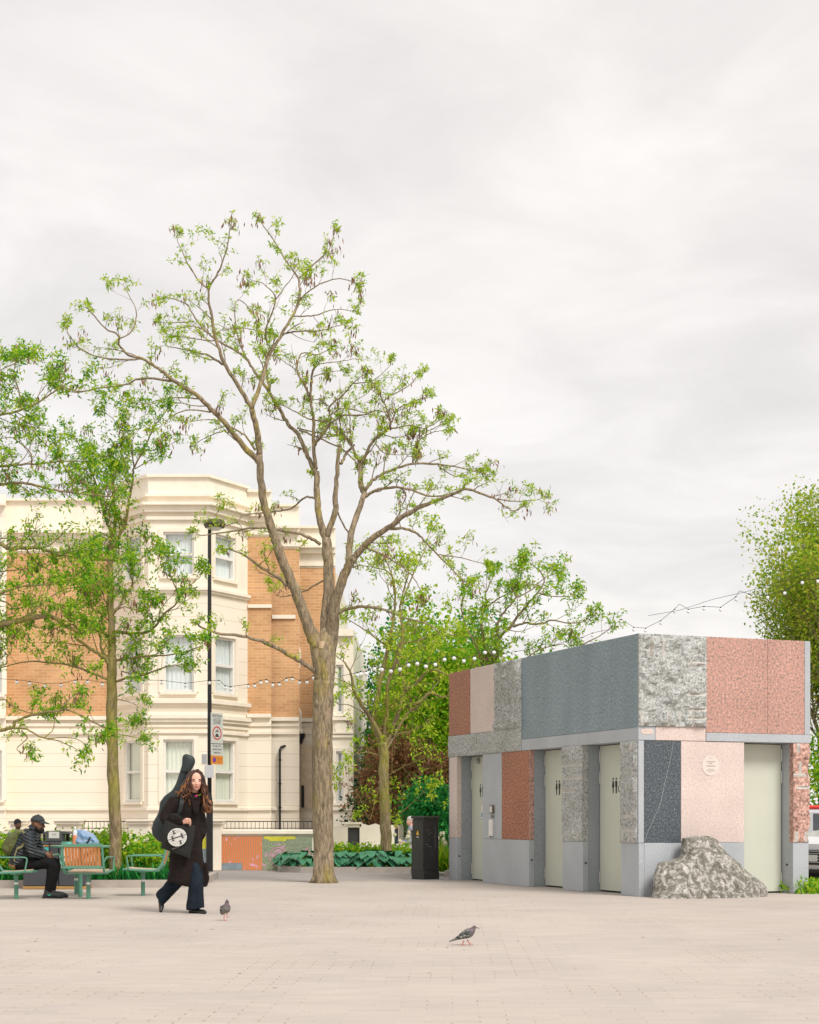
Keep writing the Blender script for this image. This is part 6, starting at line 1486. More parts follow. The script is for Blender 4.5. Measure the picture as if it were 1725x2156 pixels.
# red-roofed van beyond the car
g_ = P(1722, 1723, 33.5)
v = thing('delivery_van', 'vehicle with a red roof edge just showing above the white car at the right edge', 'van', (g_.x, g_.y, 0), 0)
mb = MB(); mb.bbox(-.32, 4.4, 0, 1.9, .3, 1.29, .06); mb.build('body', mat('van_grey', (.55, .56, .58), .3, .03, coat=.3), v)
mb = MB(); mb.bbox(-.30, 4.3, .02, 1.88, 1.291, 1.37, .03); mb.build('roof', M['red'], v)
for x in (.6, 3.5):
    mb = MB(); mb.tube([(x, -.01, .33), (x, .2, .33)], .33, 20); mb.build('wheel', M['black'], v)
mb = MB(); mb.box(-.1, 1.2, -.004, 0, .85, 1.2); mb.build('side_window', M['blue'] if False else mat('van_glass', (.1, .11, .12), .1), v)
# ================================================================ people and pigeons
def skinm(name, c): return mat(name, c, .55, .06, 14)
def chain(mb, pts, rad, seg=12, sub=3):
    P_, R_ = spline([Vector(p) for p in pts], list(rad), sub); mb.tube(P_, R_, seg)
    mb.ell(P_[0], R_[0], 12, 8); mb.ell(P_[-1], R_[-1], 12, 8)
def hand(mb, wrist, knuck, curl, side, L_=.085, fist=True):
    """palm from wrist to knuckles; fingers bend towards curl; side = thumb direction"""
    w_ = Vector(wrist); k_ = Vector(knuck); f = (k_-w_).normalized(); c_ = Vector(curl).normalized(); s_ = Vector(side).normalized()
    for t in (.1, .5, .9): mb.ell(w_.lerp(k_, t), (.030, .022, .030), 12, 8)
    for i, (o_, ln) in enumerate(((.030, .9), (.010, 1.0), (-.010, .94), (-.029, .75))):
        a = k_+s_*o_; l = L_*ln*.42
        b_ = a+(f*.8+c_*.35)*l; cc2 = b_+(f*.05+c_*1.0)*l*.8; dd = cc2+(-f*.75+c_*.3)*l*.6
        mb.tube([a-f*.02, a, b_, cc2, dd], [.0105, .0108, .0098, .009, .0075], 8)
    a = w_.lerp(k_, .35)+s_*.03; b_ = a+(f*.5+s_*.6+c_*.3)*.035; cc2 = b_+(f*.6-s_*.1+c_*.7)*.032; mb.tube([a-s_*.01, a, b_, cc2], [.013, .013, .0115, .009], 8)
def head(mb, c, f, r=1.0, up=Vector((0, 0, 1)), nose=1.0, jaw=1.0):
    """head centred on c facing unit vector f"""
    f = Vector(f).normalized(); s_ = f.cross(up).normalized(); u = s_.cross(f)
    rot = Matrix((s_, f, u)).transposed()
    E = lambda p, rr: mb.ell(c+(s_*p[0]+f*p[1]+u*p[2])*r, tuple(q*r for q in rr), 16, 12, rot)
    E((0, -.01, .035), (.073, .092, .085)); E((0, .02, -.02), (.062, .068, .085)); E((0, .035, -.065), (.045*jaw, .045, .042)); E((0, .052, -.09), (.024*jaw, .025, .018))
    E((0, .086, -.012), (.011, .016*nose, .026)); E((0, .10, -.026), (.015, .014*nose, .011)); E((0, .07, .012), (.05, .02, .012))
    for k in (-1, 1):
        E((k*.034, .066, -.025), (.022, .018, .02)); E((k*.07, -.008, -.01), (.012, .02, .03))
    E((0, .08, -.055), (.024, .012, .007)); E((0, .078, -.067), (.02, .013, .008))
    return s_, f, u
def face_bits(root, c, s_, f, u, r, brow, lip, eye=(.03, .02, .015)):
    mb = MB(); rot = Matrix((s_, f, u)).transposed()
    E = lambda p, rr: mb.ell(c+(s_*p[0]+f*p[1]+u*p[2])*r, tuple(q*r for q in rr), 10, 6, rot)
    for k in (-1, 1): E((k*.031, .079, .004), (.013, .006, .0065))
    mb.build('eyes', mat('eye', eye, .3), root); mb = MB()
    for k in (-1, 1):
        E((k*.034, .083, .022), (.021, .006, .0045))
    mb.build('eyebrows', mat('brow', brow, .8), root); mb = MB(); E((0, .089, -.055), (.022, .006, .005)); E((0, .087, -.064), (.018, .007, .006)); mb.build('lips', mat('lips', lip, .45), root)
# ---- walking woman with guitar case
gw_ = G(403, 1922); WDp = gw_.y
W0 = Vector(((301+560*.182-CX)/F*WDp, WDp, 0)); kw = .182/(F/WDp)
zoff = H+(HY-1550.8)*WDp/F
def w(cx, cy, dy=0): 
    s_ = (WDp+dy)/WDp   # keeps the measured outline at its own distance
    x = ((cx-560)*kw+W0.x)*s_-W0.x; z = H+(zoff-kw*cy-H)*s_
    return Vector((x, dy, z))
wm = thing('person', 'walking woman with long curly brown hair in a long black coat and flared jeans', 'person', W0)
M['skin_w'] = skinm('fair_skin', (.78, .43, .32)); M['coat'] = mat('black_wool', (.016, .011, .010), .95, .35, 30, bmp=.25, bscale=140, spec=.2)
M['denim'] = mat('dark_denim', (.010, .017, .026), .85, .35, 16, bmp=.2, bscale=160, spec=.2); M['shoe'] = mat('black_leather', (.012, .014, .014), .35, .2, 10)
hc = w(614, 515, -.04); fd = Vector((.22, -1, -.06)).normalized()
mb = MB(); s_, f_, u_ = head(mb, hc, fd, 1.02)
chain(mb, [w(600, 590, 0), w(580, 680, .02), w(530, 760, .03)], [.052, .05, .07])
chain(mb, [w(510, 780, .04), w(500, 900, .05), w(495, 1050, .05), w(495, 1180, .05)], [.085, .09, .08, .09])
chain(mb, [w(370, 760, -.06), w(265, 930, -.13), w(360, 985, -.22), w(455, 990, -.27)], [.055, .045, .036, .027])
chain(mb, [w(600, 770, .10), w(660, 940, .14), w(680, 1080, .10)], [.055, .045, .035])
chain(mb, [w(530, 1180, -.0), w(605, 1560, -.07), w(607, 1850, -.07), w(607, 1990, -.04)], [.06, .045, .038, .034])
chain(mb, [w(470, 1200, .08), w(420, 1560, .08), w(300, 1790, .12), w(208, 1945, .16)], [.06, .04, .034, .03])
chain(mb, [w(607, 2000, -.04), w(640, 2022, -.10), w(700, 2030, -.18)], [.035, .03, .025]); chain(mb, [w(205, 1950, .16), w(205, 2010, .14)], [.032, .025])
hand(mb, w(462, 988, -.28), w(520, 975, -.315), (.15, .2, -1), (.1, -.6, .8), .09)
me = remeshed(mb, .0075, 3); mesh_obj('body', me, M['skin_w'], wm, True)
face_bits(wm, hc, s_, f_, u_, 1.02, (.05, .03, .018), (.55, .16, .13))
# coat: closed loft plus sleeves, fused
mb = MB()
def rg(x0, x1, cy, dp, dy=.02, tilt=0): 
    a, b_ = w(x0, cy-tilt, dy), w(x1, cy+tilt, dy); return ((a+b_)/2, (b_-a)/2, Vector((0, dp, 0)))
mb.loft([rg(545, 650, 655, .065, 0), rg(480, 660, 690, .09, .01), rg(335, 668, 740, .125, .02), rg(295, 680, 800, .145), rg(300, 688, 900, .15), rg(308, 692, 1000, .155), rg(305, 694, 1120, .17), rg(305, 694, 1250, .18), rg(305, 702, 1400, .19), rg(302, 716, 1550, .20), rg(292, 728, 1650, .205, tilt=15), rg(288, 738, 1715, .205, tilt=35)], 36)
chain(mb, [w(360, 770, -.05), w(300, 850, -.09), w(258, 935, -.13), w(300, 975, -.18), w(370, 985, -.22), w(445, 988, -.265)], [.09, .082, .078, .07, .06, .052])
chain(mb, [w(610, 780, .09), w(655, 920, .13), w(690, 1050, .10), w(682, 1120, .05)], [.08, .07, .065, .05])
mb.ell(w(690, 1120, .0), (.045, .06, .05))                       # pocket flap bulge
chain(mb, [w(560, 660, -.03), w(585, 760, -.12), w(600, 900, -.15)], [.02, .03, .014]); chain(mb, [w(650, 665, -.02), w(640, 760, -.10), w(625, 900, -.15)], [.02, .03, .012])   # lapels
chain(mb, [w(720, 1480, -.05), w(735, 1640, -.06), w(738, 1740, -.07)], [.03, .03, .018])
def folds(c):
    t = max(0, min(1, (1.2-c.z)/.9)); return (math.sin(c.x*38+c.y*22+noise.noise(c*3)*4)*.010)*t+noise.noise(c*7)*.012+noise.noise(Vector((c.x*6, c.y*6, c.z*22)))*.008
me = remeshed(mb, .018, 3, folds); mesh_obj('coat', me, M['coat'], wm, True)
# flared jeans
mb = MB()
mb.loft([(w(530, 1230, .02), (.10, 0, 0), (0, .1, 0)), (w(565, 1400, .0), (.09, 0, 0), (0, .09, 0)), (w(618, 1500, -.07), (.05, 0, 0), (0, .09, 0)), (w(620, 1600, -.11), (.070, 0, 0), (0, .085, 0)), (w(612, 1700, -.13), (.082, 0, 0), (0, .085, 0)), (w(607, 1850, -.09), (.094, 0, 0), (0, .10, 0)), (w(606, 1945, -.07), (.104, 0, 0), (0, .115, 0)), (w(606, 1995, -.07), (.104, 0, .012), (0, .118, 0))], 20)
mb.loft([(w(450, 1450, .08), (.1, 0, 0), (0, .09, 0)), (w(375, 1680, .10), (.085, 0, -.03), (0, .085, 0)), (w(300, 1775, .12), (.062, 0, -.052), (0, .085, 0)), (w(240, 1835, .14), (.055, 0, -.06), (0, .09, 0)), (w(190, 1885, .15), (.05, 0, -.068), (0, .10, 0))], 20)
me = remeshed(mb, .013, 2, lambda c: noise.noise(Vector((c.x*14, c.y*14, c.z*5)))*.012); mesh_obj('jeans', me, M['denim'], wm, True)
mb = MB(); chain(mb, [w(560, 2012, -.0), w(625, 2022, -.08), w(700, 2030, -.20), w(716, 2032, -.24)], [.036, .034, .03, .022]); mb.obox(w(560, 2033, .01), (.03, 0, 0), (0, .03, 0), (0, 0, .014))
me = remeshed(mb, .008, 2); mesh_obj('shoe', me, M['shoe'], wm, True)
mb = MB(); chain(mb, [w(205, 1900, .16), w(214, 1960, .14), w(205, 2015, .10)], [.034, .033, .022]); me = remeshed(mb, .008, 2); mesh_obj('shoe', me, M['shoe'], wm, True)
# hair: wavy locks
M['hair'] = mat('brown_curls', (.055, .020, .010), .55, .6, 9, stretch=(1, 1, .5)); M['hair_l'] = mat('copper_curls', (.26, .095, .025), .55, .3, 14)
def lock(mb, pts, r, n=16, amp=.012, ph=0.0):
    P_, R_ = spline([Vector(p) for p in pts], [r]*len(pts), 6); m_ = len(P_)
    out = []; rr = []
    for i, p in enumerate(P_):
        t = i/(m_-1); a = ph+t*n; k_ = min(1, t*3); out.append(p+Vector((math.cos(a), math.sin(a), 0))*amp*k_); rr.append(r*(1-.5*t**2))
    mb.tube(out, rr, 6)
r = random.Random(3); H1 = MB(); H2 = MB()
rot = Matrix((s_, f_, u_)).transposed()
cap = MB(); cap.ell(hc+f_*-.022+u_*.045, (.088, .094, .088), 20, 14, rot); cap.build('hair', M['hair'], wm, smooth=True)
for i in range(150):
    L_ = i % 2 == 0; t = r.random(); top = hc+u_*.13-f_*r.uniform(-.05, .08)+s_*(-.02)
    sd = -1 if i < 85 else 1          # image left (-) / right (+)
    if sd < 0:
        a = w(r.uniform(555, 575), 470+r.uniform(-30, 30), r.uniform(-.09, .05)); b_ = w(r.uniform(440, 545), 610+r.uniform(-40, 40), r.uniform(-.13, .06)); e_ = w(r.uniform(430, 560), r.uniform(680, 800), r.uniform(-.17, -.06)); m_ = H1 if r.random() < .93 else H2
        if r.random() < .2: e_ = w(r.uniform(380, 470), r.uniform(640, 700), r.uniform(-.08, .08)); m_ = H2
    else:
        a = w(r.uniform(660, 682), 470+r.uniform(-30, 40), r.uniform(-.07, .05)); b_ = w(r.uniform(690, 735), 620+r.uniform(-40, 40), r.uniform(-.12, .06)); e_ = w(r.uniform(695, 785), r.uniform(780, 880), r.uniform(-.14, .02)); m_ = H2 if r.random() < .2 else H1
    lock(m_, [top, a, b_, e_], r.uniform(.007, .013), r.uniform(16, 34), r.uniform(.007, .016), r.uniform(0, 6))
    if sd > 0 and r.random() < .7:
        x = r.uniform(715, 782); lock(H2, [w(x-10, 740, -.06), w(x, 800, -.07), w(x-12, 880, -.08)], .012, 9, .01, r.random()*6)
hv = MB(); chain(hv, [w(570, 440, .02), w(520, 560, .02), w(485, 680, .01), w(490, 740, -.05)], [.05, .07, .07, .04]); chain(hv, [w(660, 440, .02), w(695, 560, .02), w(712, 690, -.0), w(735, 800, -.03), w(742, 840, -.03)], [.04, .038, .045, .045, .035])
chain(hv, [w(672, 600, .03), w(668, 690, .0), w(690, 790, -.02)], [.03, .038, .03]); chain(hv, [w(610, 470, .07), w(600, 640, .10), w(600, 740, .12)], [.09, .1, .07])
mesh_obj('hair', remeshed(hv, .01, 2, lambda c: noise.noise(c*30)*.012), M['hair'], wm, True)
H1.build('hair', M['hair'], wm, smooth=True); H2.build('hair', M['hair_l'], wm, smooth=True)['label'] = 'lighter copper ends of the curly hair'
mb = MB(); mb.tube([w(598, 700, -.13), w(618, 686, -.14), w(632, 676, -.14)], [.006, .013, .005], 8); mb.build('scarf_flower', mat('magenta', (.45, .02, .12), .6), wm)
mb = MB(); mb.tube([w(642, 682, -.13), w(672, 668, -.12)], [.006, .003], 6); mb.build('scarf_leaf', M['leaf_d'], wm)
mb = MB(); P_, R_ = spline([w(455, 655, -.04), w(450, 740, -.165), w(430, 850, -.17), w(380, 960, -.12)], [.02]*4, 5)
for a, b_ in zip(P_[:-1], P_[1:]): mb.beam(a, b_, .045, .006, up=(0, -1, 0))
cs = thing('guitar_case', 'dark soft guitar case on the back of the walking woman, neck rising above her', 'guitar case', W0+w(200, 1240, .2))
off = Vector(W0+w(200, 1240, .2))-W0
M['case'] = mat('case_nylon', (.016, .026, .026), .55, .25, 6, bmp=.1, bscale=50)
st_ = MB(); st_.v = [tuple(Vector(v)-off) for v in mb.v]; st_.f = mb.f; st_.m = mb.m; st_.build('strap', M['case'], cs)
mb = MB(); ax = [(535, 212, .045, .03), (531, 240, .078, .045), (526, 290, .082, .05), (505, 360, .068, .05), (478, 420, .056, .05), (430, 560, .058, .055), (405, 650, .08, .06), (375, 730, .14, .07), (350, 800, .165, .07), (325, 890, .15, .07), (300, 960, .15, .07), (275, 1050, .175, .07), (262, 1120, .18, .07), (255, 1190, .155, .06), (252, 1235, .09, .05)]
rings = []
dirv = (w(535, 212)-w(262, 1120)).normalized(); prp = Vector((dirv.z, 0, -dirv.x))
for cx, cy, a, b_ in ax: rings.append((w(cx, cy, .22)-off, prp*a, Vector((0, b_, 0))))
mb.loft(rings, 24); me = remeshed(mb, .016, 3, lambda c: noise.noise(c*8)*.006); mesh_obj('case_body', me, M['case'], cs, True)
mb = MB(); mb.tube([w(430, 395, .16)-off, w(480, 400, .155)-off, w(540, 395, .16)-off], .008, 6); mb.build('zip_seam', M['black'], cs)
# tote bag
ax_u = Vector((.96, 0, -.28)); tp = w(395, 1165, -.27)
tt = thing('tote_bag', 'black cloth tote bag with a round white print on the arm of the walking woman', 'tote bag', W0+w(400, 1350, -.25)); off2 = w(400, 1350, -.25)
cor = [w(250, 945, -.235), w(470, 1000, -.275), w(600, 1035, -.26), w(578, 1200, -.28), w(537, 1408, -.27), w(370, 1345, -.30), w(207, 1292, -.25), w(228, 1120, -.26)]
mb = MB(); n = len(cor); ctr = w(395, 1170, -.315); ctb = w(395, 1170, -.215)
vs = [p-off2 for p in cor]+[ctr.lerp(p, .72)-off2+Vector((0, -.012, 0)) for p in cor]+[p-off2+Vector((0, .045, 0)) for p in cor]+[ctr-off2]
fs = [(i, (i+1) % n, n+(i+1) % n, n+i) for i in range(n)]+[(n+i, n+(i+1) % n, 3*n) for i in range(n)]+[((i+1) % n, i, 2*n+i, 2*n+(i+1) % n) for i in range(n)]+[tuple(2*n+i for i in range(n))]
mb.add(vs, fs); M['tote'] = mat('black_cotton', (.024, .025, .023), .9, .2, 14, bmp=.15, bscale=150, spec=.2); mb.build('bag_body', M['tote'], tt)
mb = MB(); P_, R_ = spline([w(300, 955, -.24)-off2, w(330, 900, -.30)-off2, w(420, 920, -.33)-off2, w(470, 1000, -.28)-off2], [.012]*4, 4)
for a, b_ in zip(P_[:-1], P_[1:]): mb.beam(a, b_, .03, .005, up=(0, -1, 0))
mb.build('handle', M['tote'], tt)
pc_ = w(395, 1165, -.338)-off2; ux_ = Vector((.955, 0, .297)); uz_ = Vector((-.297, 0, .955)); nn_ = Vector((0, -1, 0))
mb = MB(); mb.prism([pc_+ux_*.110*math.cos(t_)*1.0+uz_*.104*math.sin(t_) for t_ in [2*math.pi*i/40 for i in range(40)]], (0, .004, 0)); pr = mb.build('print', mat('print_white', (.62, .61, .57), .8, .08, 30), tt)
mb = MB(); q = lambda a, b_: pc_+ux_*a+uz_*b_-Vector((0, .002, 0))
def stroke(a, b_, wd): mb.beam(q(*a), q(*b_), wd, .001, up=(0, 1, 0)) if False else mb.obox((q(*a)+q(*b_))/2, (q(*b_)-q(*a))/2, (q(*b_)-q(*a)).normalized().cross(Vector((0, 1, 0)))*wd/2, Vector((0, .0008, 0)))
stroke((-.108, 0), (.108, 0), .007)
for x_ in (-.055, .058): stroke((x_, -.024), (x_, .024), .014); stroke((x_-.014, .024), (x_+.014, .024), .007); stroke((x_-.014, -.024), (x_+.014, -.024), .007)
for sg, x_ in ((1, -.02), (-1, .02)): stroke((x_, sg*.048), (x_, sg*.084), .014); stroke((x_-.016, sg*.048), (x_+.016, sg*.048), .008); stroke((x_-.014, sg*.084), (x_+.014, sg*.084), .007)
for i in range(14):
    x_ = -.05+.008*i; stroke((x_, -.008), (x_+.003, .009), .003)
mb.build('print_strokes', M['ink'], pr); mb = MB()
for sg in (1, -1):
    for i in range(9):
        a = R(18+i*18); stroke((.05*math.cos(a)+.02, sg*.05*math.sin(a)), (.098*math.cos(a), sg*.094*math.sin(a)), .0028)
mb.build('print_rays', mat('print_grey', (.25, .25, .24), .8), pr)
mb = MB(); pc_ = w(375, 1290, -.318)-off2
for i in range(9): stroke((-.04+.01*i, -.006), (-.036+.01*i, .006), .004)
mb.build('small_print', mat('print_dim', (.25, .25, .24), .8), tt)
# ---- seated man
gm = G(92, 1891); MD = gm.y; km = .1586*MD/F
M0 = Vector(((400*.1586-CX)/F*MD, MD+.05, 0)); zm0 = H+(HY-1696.7)*MD/F
def m(cx, cy, dy=0): return Vector(((cx-400)*km, dy, zm0-km*cy))
mn = thing('person', 'seated man in dark cap, quilted dark puffer jacket, black trousers and trainers, leaning forward', 'person', M0)
M['skin_d'] = skinm('dark_skin', (.17, .075, .04)); M['puffer'] = mat('puffer_nylon', (.036, .046, .054), .42, .2, 8)
_n = M['puffer'].node_tree; _m = coords(_n, rot=(0, R(-22), 0)); _w = N(_n, 'ShaderNodeTexWave', Scale=7.5, Distortion=.8, bands_direction='Z', wave_profile='SIN'); _n.links.new(_m.outputs[0], _w.inputs['Vector']); _w.inputs['Detail Scale'].default_value = 1.5
bump(_n, _n.nodes['Principled BSDF'], _w.outputs['Fac'], 1.0, .03)
M['trouser'] = mat('black_jersey', (.009, .009, .010), .9, .3, 14, spec=.2)
fm = Vector((1, -.12, -.12)).normalized(); hm = m(490, 245)
mb = MB(); s_, f_, u_ = head(mb, hm, fm, 1.0, nose=1.15, jaw=1.15)
chain(mb, [m(455, 290), m(400, 350), m(380, 420)], [.055, .06, .08]); chain(mb, [m(350, 430), m(280, 600), m(250, 760)], [.09, .1, .1])
for sd in (-1, 1):
    chain(mb, [m(380, 400, sd*.17), m(455, 600, sd*.22), m(600, 645, sd*.12)], [.045, .036, .03])
    chain(mb, [m(270, 790, sd*.09), m(680, 775, sd*.13), m(655, 1120, sd*.10)], [.055, .04, .034])
hand(mb, m(600, 640, -.12), m(655, 655, -.09), (.2, .3, -1), (.1, .3, .8), .08); hand(mb, m(600, 640, .12), m(655, 655, .07), (.2, -.3, -1), (.1, -.3, .8), .08)
me = remeshed(mb, .008, 3); mesh_obj('body', me, M['skin_d'], mn, True)
face_bits(mn, hm, s_, f_, u_, 1.0, (.01, .008, .006), (.20, .075, .055))
mb = MB(); rot = Matrix((s_, f_, u_)).transposed()
mb.ell(hm+f_*.045-u_*.078, (.057, .058, .048), 16, 10, rot); mb.ell(hm+f_*.0-u_*.055, (.069, .05, .05), 14, 9, rot); mb.build('beard', mat('black_beard', (.008, .007, .006), .95, .3, 40), mn, smooth=True)
# cap
mb = MB(); cu = (u_*.97-f_*.1).normalized(); seg = 24; rings = []
for t_ in [0, .25, .5, .75, .93, .995]:
    rr = math.cos(t_*math.pi/2); rings.append((hm+u_*.035+u_*.098*math.sin(t_*math.pi/2)-f_*.008, s_*.082*rr+s_*.0001, f_*.103*rr+f_*.0001))
mb.loft(rings, seg)
cpm = mat('dark_cap', (.032, .040, .042), .8, .15, 20); cp = mb.build('cap', cpm, mn, smooth=True)
mb = MB(); V = []; n = 12
for j in range(2):
    for i in range(n+1):
        a = math.pi*i/n; e_ = .078 if j == 0 else .080; ln = 0 if j == 0 else 1
        V.append(hm+u_*(.045+.004*math.sin(a)-.012*ln*math.sin(a)-.012*ln)+s_*e_*math.cos(a)+f_*(.05+.045*math.sin(a)+.075*ln*math.sin(a)**.7))
V2 = [v-u_*.006 for v in V]; fs = [(i, i+1, n+1+i+1, n+1+i) for i in range(n)]; o_ = 2*n+2; fs += [(o_+n+1+i, o_+n+2+i, o_+i+1, o_+i) for i in range(n)]+[(n+1+i, n+2+i, o_+n+2+i, o_+n+1+i) for i in range(n)]
mb.add(V+V2, fs); mb.build('brim', cpm, cp)
mb = MB(); mb.ell(hm+u_*.135-f_*.008, .009); mb.build('button', cpm, cp)
# jacket: ribbed torso and sleeves
mb = MB()
def ribbed(pts, rad, n, sq=1.0, per=2, amp=.011, seg=20):
    P_, R_ = spline([Vector(p) for p in pts], list(rad), max(2, n*6//(len(pts)-1))); L_ = [0]
    for a, b_ in zip(P_[:-1], P_[1:]): L_.append(L_[-1]+(b_-a).length)
    R2 = [r_+amp*(abs(math.sin(math.pi*n*l/L_[-1]))**.6-.6) for r_, l in zip(R_, L_)]; mb.tube(P_, R2, seg, sq=sq)
ribbed([m(405, 318), m(375, 400), m(315, 540), m(262, 680), m(242, 795)], [.075, .135, .148, .145, .14], 10, sq=1.28)
for sd in (-1, 1):
    ribbed([m(385, 385, sd*.15), m(425, 480, sd*.21), m(462, 590, sd*.235), m(540, 638, sd*.18), m(608, 648, sd*.12)], [.082, .075, .066, .058, .044], 9, amp=.009)
me = remeshed(mb, .0125, 1, lambda c: noise.noise(c*16)*.004); mesh_obj('jacket', me, M['puffer'], mn, True)
mb = MB(); ribbed([m(450, 280), m(415, 318)], [.062, .078], 1, amp=.004); mb.build('collar', M['puffer'], mn, smooth=True)
mb = MB(); mb.loft([(m(235, 770), (.135, 0, 0), (0, .175, 0)), (m(232, 800), (.13, 0, 0), (0, .17, 0)), (m(240, 830), (.10, 0, 0), (0, .15, 0))], 20); mb.build('shirt_hem', mat('tan_cotton', (.32, .21, .09), .9, .15), mn, smooth=True)
mb = MB()
mb.ell(m(275, 780), (.15, .19, .085))
for sd in (-1, 1):
    chain(mb, [m(270, 785, sd*.085), m(500, 765, sd*.11), m(690, 765, sd*.12), m(690, 900, sd*.11), m(662, 1080, sd*.10), m(655, 1120, sd*.10)], [.09, .088, .078, .066, .057, .05])
me = remeshed(mb, .015, 2, lambda c: noise.noise(c*11)*.008); mesh_obj('trousers', me, M['trouser'], mn, True)
M['trainer'] = mat('dark_trainer', (.03, .034, .034), .6, .2, 30)
for sd, ddx in ((-1, 0), (1, 22)):
    mb = MB(); chain(mb, [m(640+ddx, 1135, sd*.10), m(640+ddx, 1180, sd*.10)], [.05, .05]); chain(mb, [m(615+ddx, 1190, sd*.10), m(720+ddx, 1180, sd*.10), m(800+ddx, 1195, sd*.11), m(825+ddx, 1200, sd*.11)], [.042, .045, .037, .028])
    me = remeshed(mb, .008, 3); sh = mesh_obj('shoe', me, M['trainer'], mn, True)
    mb = MB(); mb.loft([(m(708+ddx, 1228, sd*.105), (.145, 0, 0), (0, .045, 0)), (m(708+ddx, 1205, sd*.105), (.15, 0, 0), (0, .05, 0))], 20); mb.build('sole', M['black'], sh)
    mb = MB(); a = m(650+ddx, 1172, sd*.10-.048); mb.tube([a, a+Vector((.02, -.004, -.014)), a+Vector((.05, -.002, -.002))], [.003, .007, .003], 6); mb.build('flash', mat('mint_flash', (.05, .6, .4), .5), sh)
# backpack
bp = thing('backpack', 'olive green backpack on the back of the seated man', 'backpack', M0+m(180, 660)); ob = m(180, 660)
M['olive'] = mat('olive_canvas', (.10, .115, .035), .85, .3, 12, bmp=.3, bscale=50)
mb = MB(); dv_ = (m(265, 320)-m(110, 650)).normalized(); pv_ = Vector((dv_.z, 0, -dv_.x))
mb.loft([(m(285, 318)-ob, pv_*.02, (0, .06, 0)), (m(255, 345)-ob, pv_*.065, (0, .12, 0)), (m(205, 420)-ob, pv_*.105, (0, .15, 0)), (m(155, 510)-ob, pv_*.125, (0, .16, 0)), (m(115, 590)-ob, pv_*.11, (0, .155, 0)), (m(108, 650)-ob, pv_*.065, (0, .12, 0))], 26)
me = remeshed(mb, .01, 3, lambda c: noise.noise(c*9)*.014+noise.noise(c*24)*.005); mesh_obj('bag_body', me, M['olive'], bp, True)
mb = MB(); mb.loft([(m(100, 470)-ob, pv_*.045, (0, .1, 0)), (m(78, 540)-ob, pv_*.055, (0, .11, 0)), (m(62, 600)-ob, pv_*.04, (0, .1, 0))], 18); me = remeshed(mb, .01, 2, lambda c: noise.noise(c*14)*.006); mesh_obj('front_pocket', me, M['olive'], bp, True)
mb = MB(); pts = [m(275, 330, -.16)-ob, m(345, 345, -.19)-ob, m(368, 430, -.185)-ob, m(330, 530, -.2)-ob, m(262, 560, -.205)-ob]
P_, R_ = spline(pts, [.01]*5, 4)
for a, b_ in zip(P_[:-1], P_[1:]): mb.beam(a, b_, .03, .008, up=(0, -1, 0))
for a, b_ in ((m(265, 560, -.208)-ob, m(232, 650, -.205)-ob), (m(232, 650, -.205)-ob, m(222, 735, -.20)-ob)): mb.beam(a, b_, .018, .005, up=(0, -1, 0))
mb.build('strap', mat('strap_olive', (.22, .20, .09), .8), bp)
# ---- distant figures
def far_person(label, base, rz, top_c, leg_c, skin, hair_c, h=1.0, hatc=None, hair_hat='hair'):
    p = thing('person', label, 'person', base, rz)
    v = lambda x, y, z: Vector((x*h, y*h, z*h))
    mb = MB(); hc_ = v(.06, 0, 1.17); s2, f2, u2 = head(mb, hc_, Vector((1, 0, -.1)), h*.98); chain(mb, [v(.03, 0, 1.08), v(0, 0, .95)], [.05*h, .08*h])
    chain(mb, [v(0, 0, .9), v(-.03, 0, .6)], [.12*h, .13*h])
    for sd in (-1, 1):
        chain(mb, [v(0, sd*.17, .95), v(.05, sd*.22, .70), v(.25, sd*.14, .62)], [.05*h, .042*h, .03*h]); chain(mb, [v(0, sd*.09, .5), v(.4, sd*.12, .5), v(.4, sd*.1, .08), v(.5, sd*.1, .03)], [.085*h, .06*h, .042*h, .035*h])
        hand(mb, v(.25, sd*.14, .62), v(.31, sd*.12, .61), (0, 0, -1), (0, -sd, .3), .08*h)
    mesh_obj('body', remeshed(mb, .012, 2), skin, p, True)
    mb = MB(); mb.loft([(v(.02, 0, 1.06), (.07*h, 0, 0), (0, .07*h, 0)), (v(0, 0, .98), (.11*h, 0, 0), (0, .19*h, 0)), (v(-.02, 0, .75), (.13*h, 0, 0), (0, .19*h, 0)), (v(-.03, 0, .48), (.15*h, 0, 0), (0, .19*h, 0))], 18)
    for sd in (-1, 1): chain(mb, [v(0, sd*.17, .95), v(.05, sd*.225, .70), v(.22, sd*.145, .62)], [.07*h, .06*h, .05*h])
    mesh_obj('top', remeshed(mb, .02, 2, lambda c: noise.noise(c*10)*.008), mat('top', top_c, .85, .15), p, True)
    mb = MB()
    for sd in (-1, 1): chain(mb, [v(0, sd*.09, .5), v(.38, sd*.12, .51), v(.4, sd*.1, .3), v(.4, sd*.1, .1)], [.1*h, .08*h, .065*h, .055*h])
    mesh_obj('trousers', remeshed(mb, .012, 3), mat('legs', leg_c, .85, .15), p, True)
    rot = Matrix((s2, f2, u2)).transposed(); mb = MB(); mb.ell(hc_+u2*.055*h-f2*.022*h, (.083*h, .098*h, .086*h), 14, 9, rot); mb.build(hair_hat, mat(hair_hat, hair_c, .85, .2), p, smooth=True)
    mb = MB()
    for sd in (-1, 1): chain(mb, [v(.38, sd*.1, .045), v(.53, sd*.1, .035)], [.045*h, .035*h])
    mb.build('shoes', M['shoe'], p, smooth=True)
    return p
d1 = 29.8; q = P(39.5, 1737, d1)
far_person('distant person in a dark beanie whose head shows just behind the olive backpack', (q.x-.04, q.y, q.z-1.17*.80-.0), R(-50), (.25, .27, .3), (.05, .06, .09), M['skin_d'], (.02, .022, .028), .80, hair_hat='beanie')
q = P(863, 1734, 37.6)
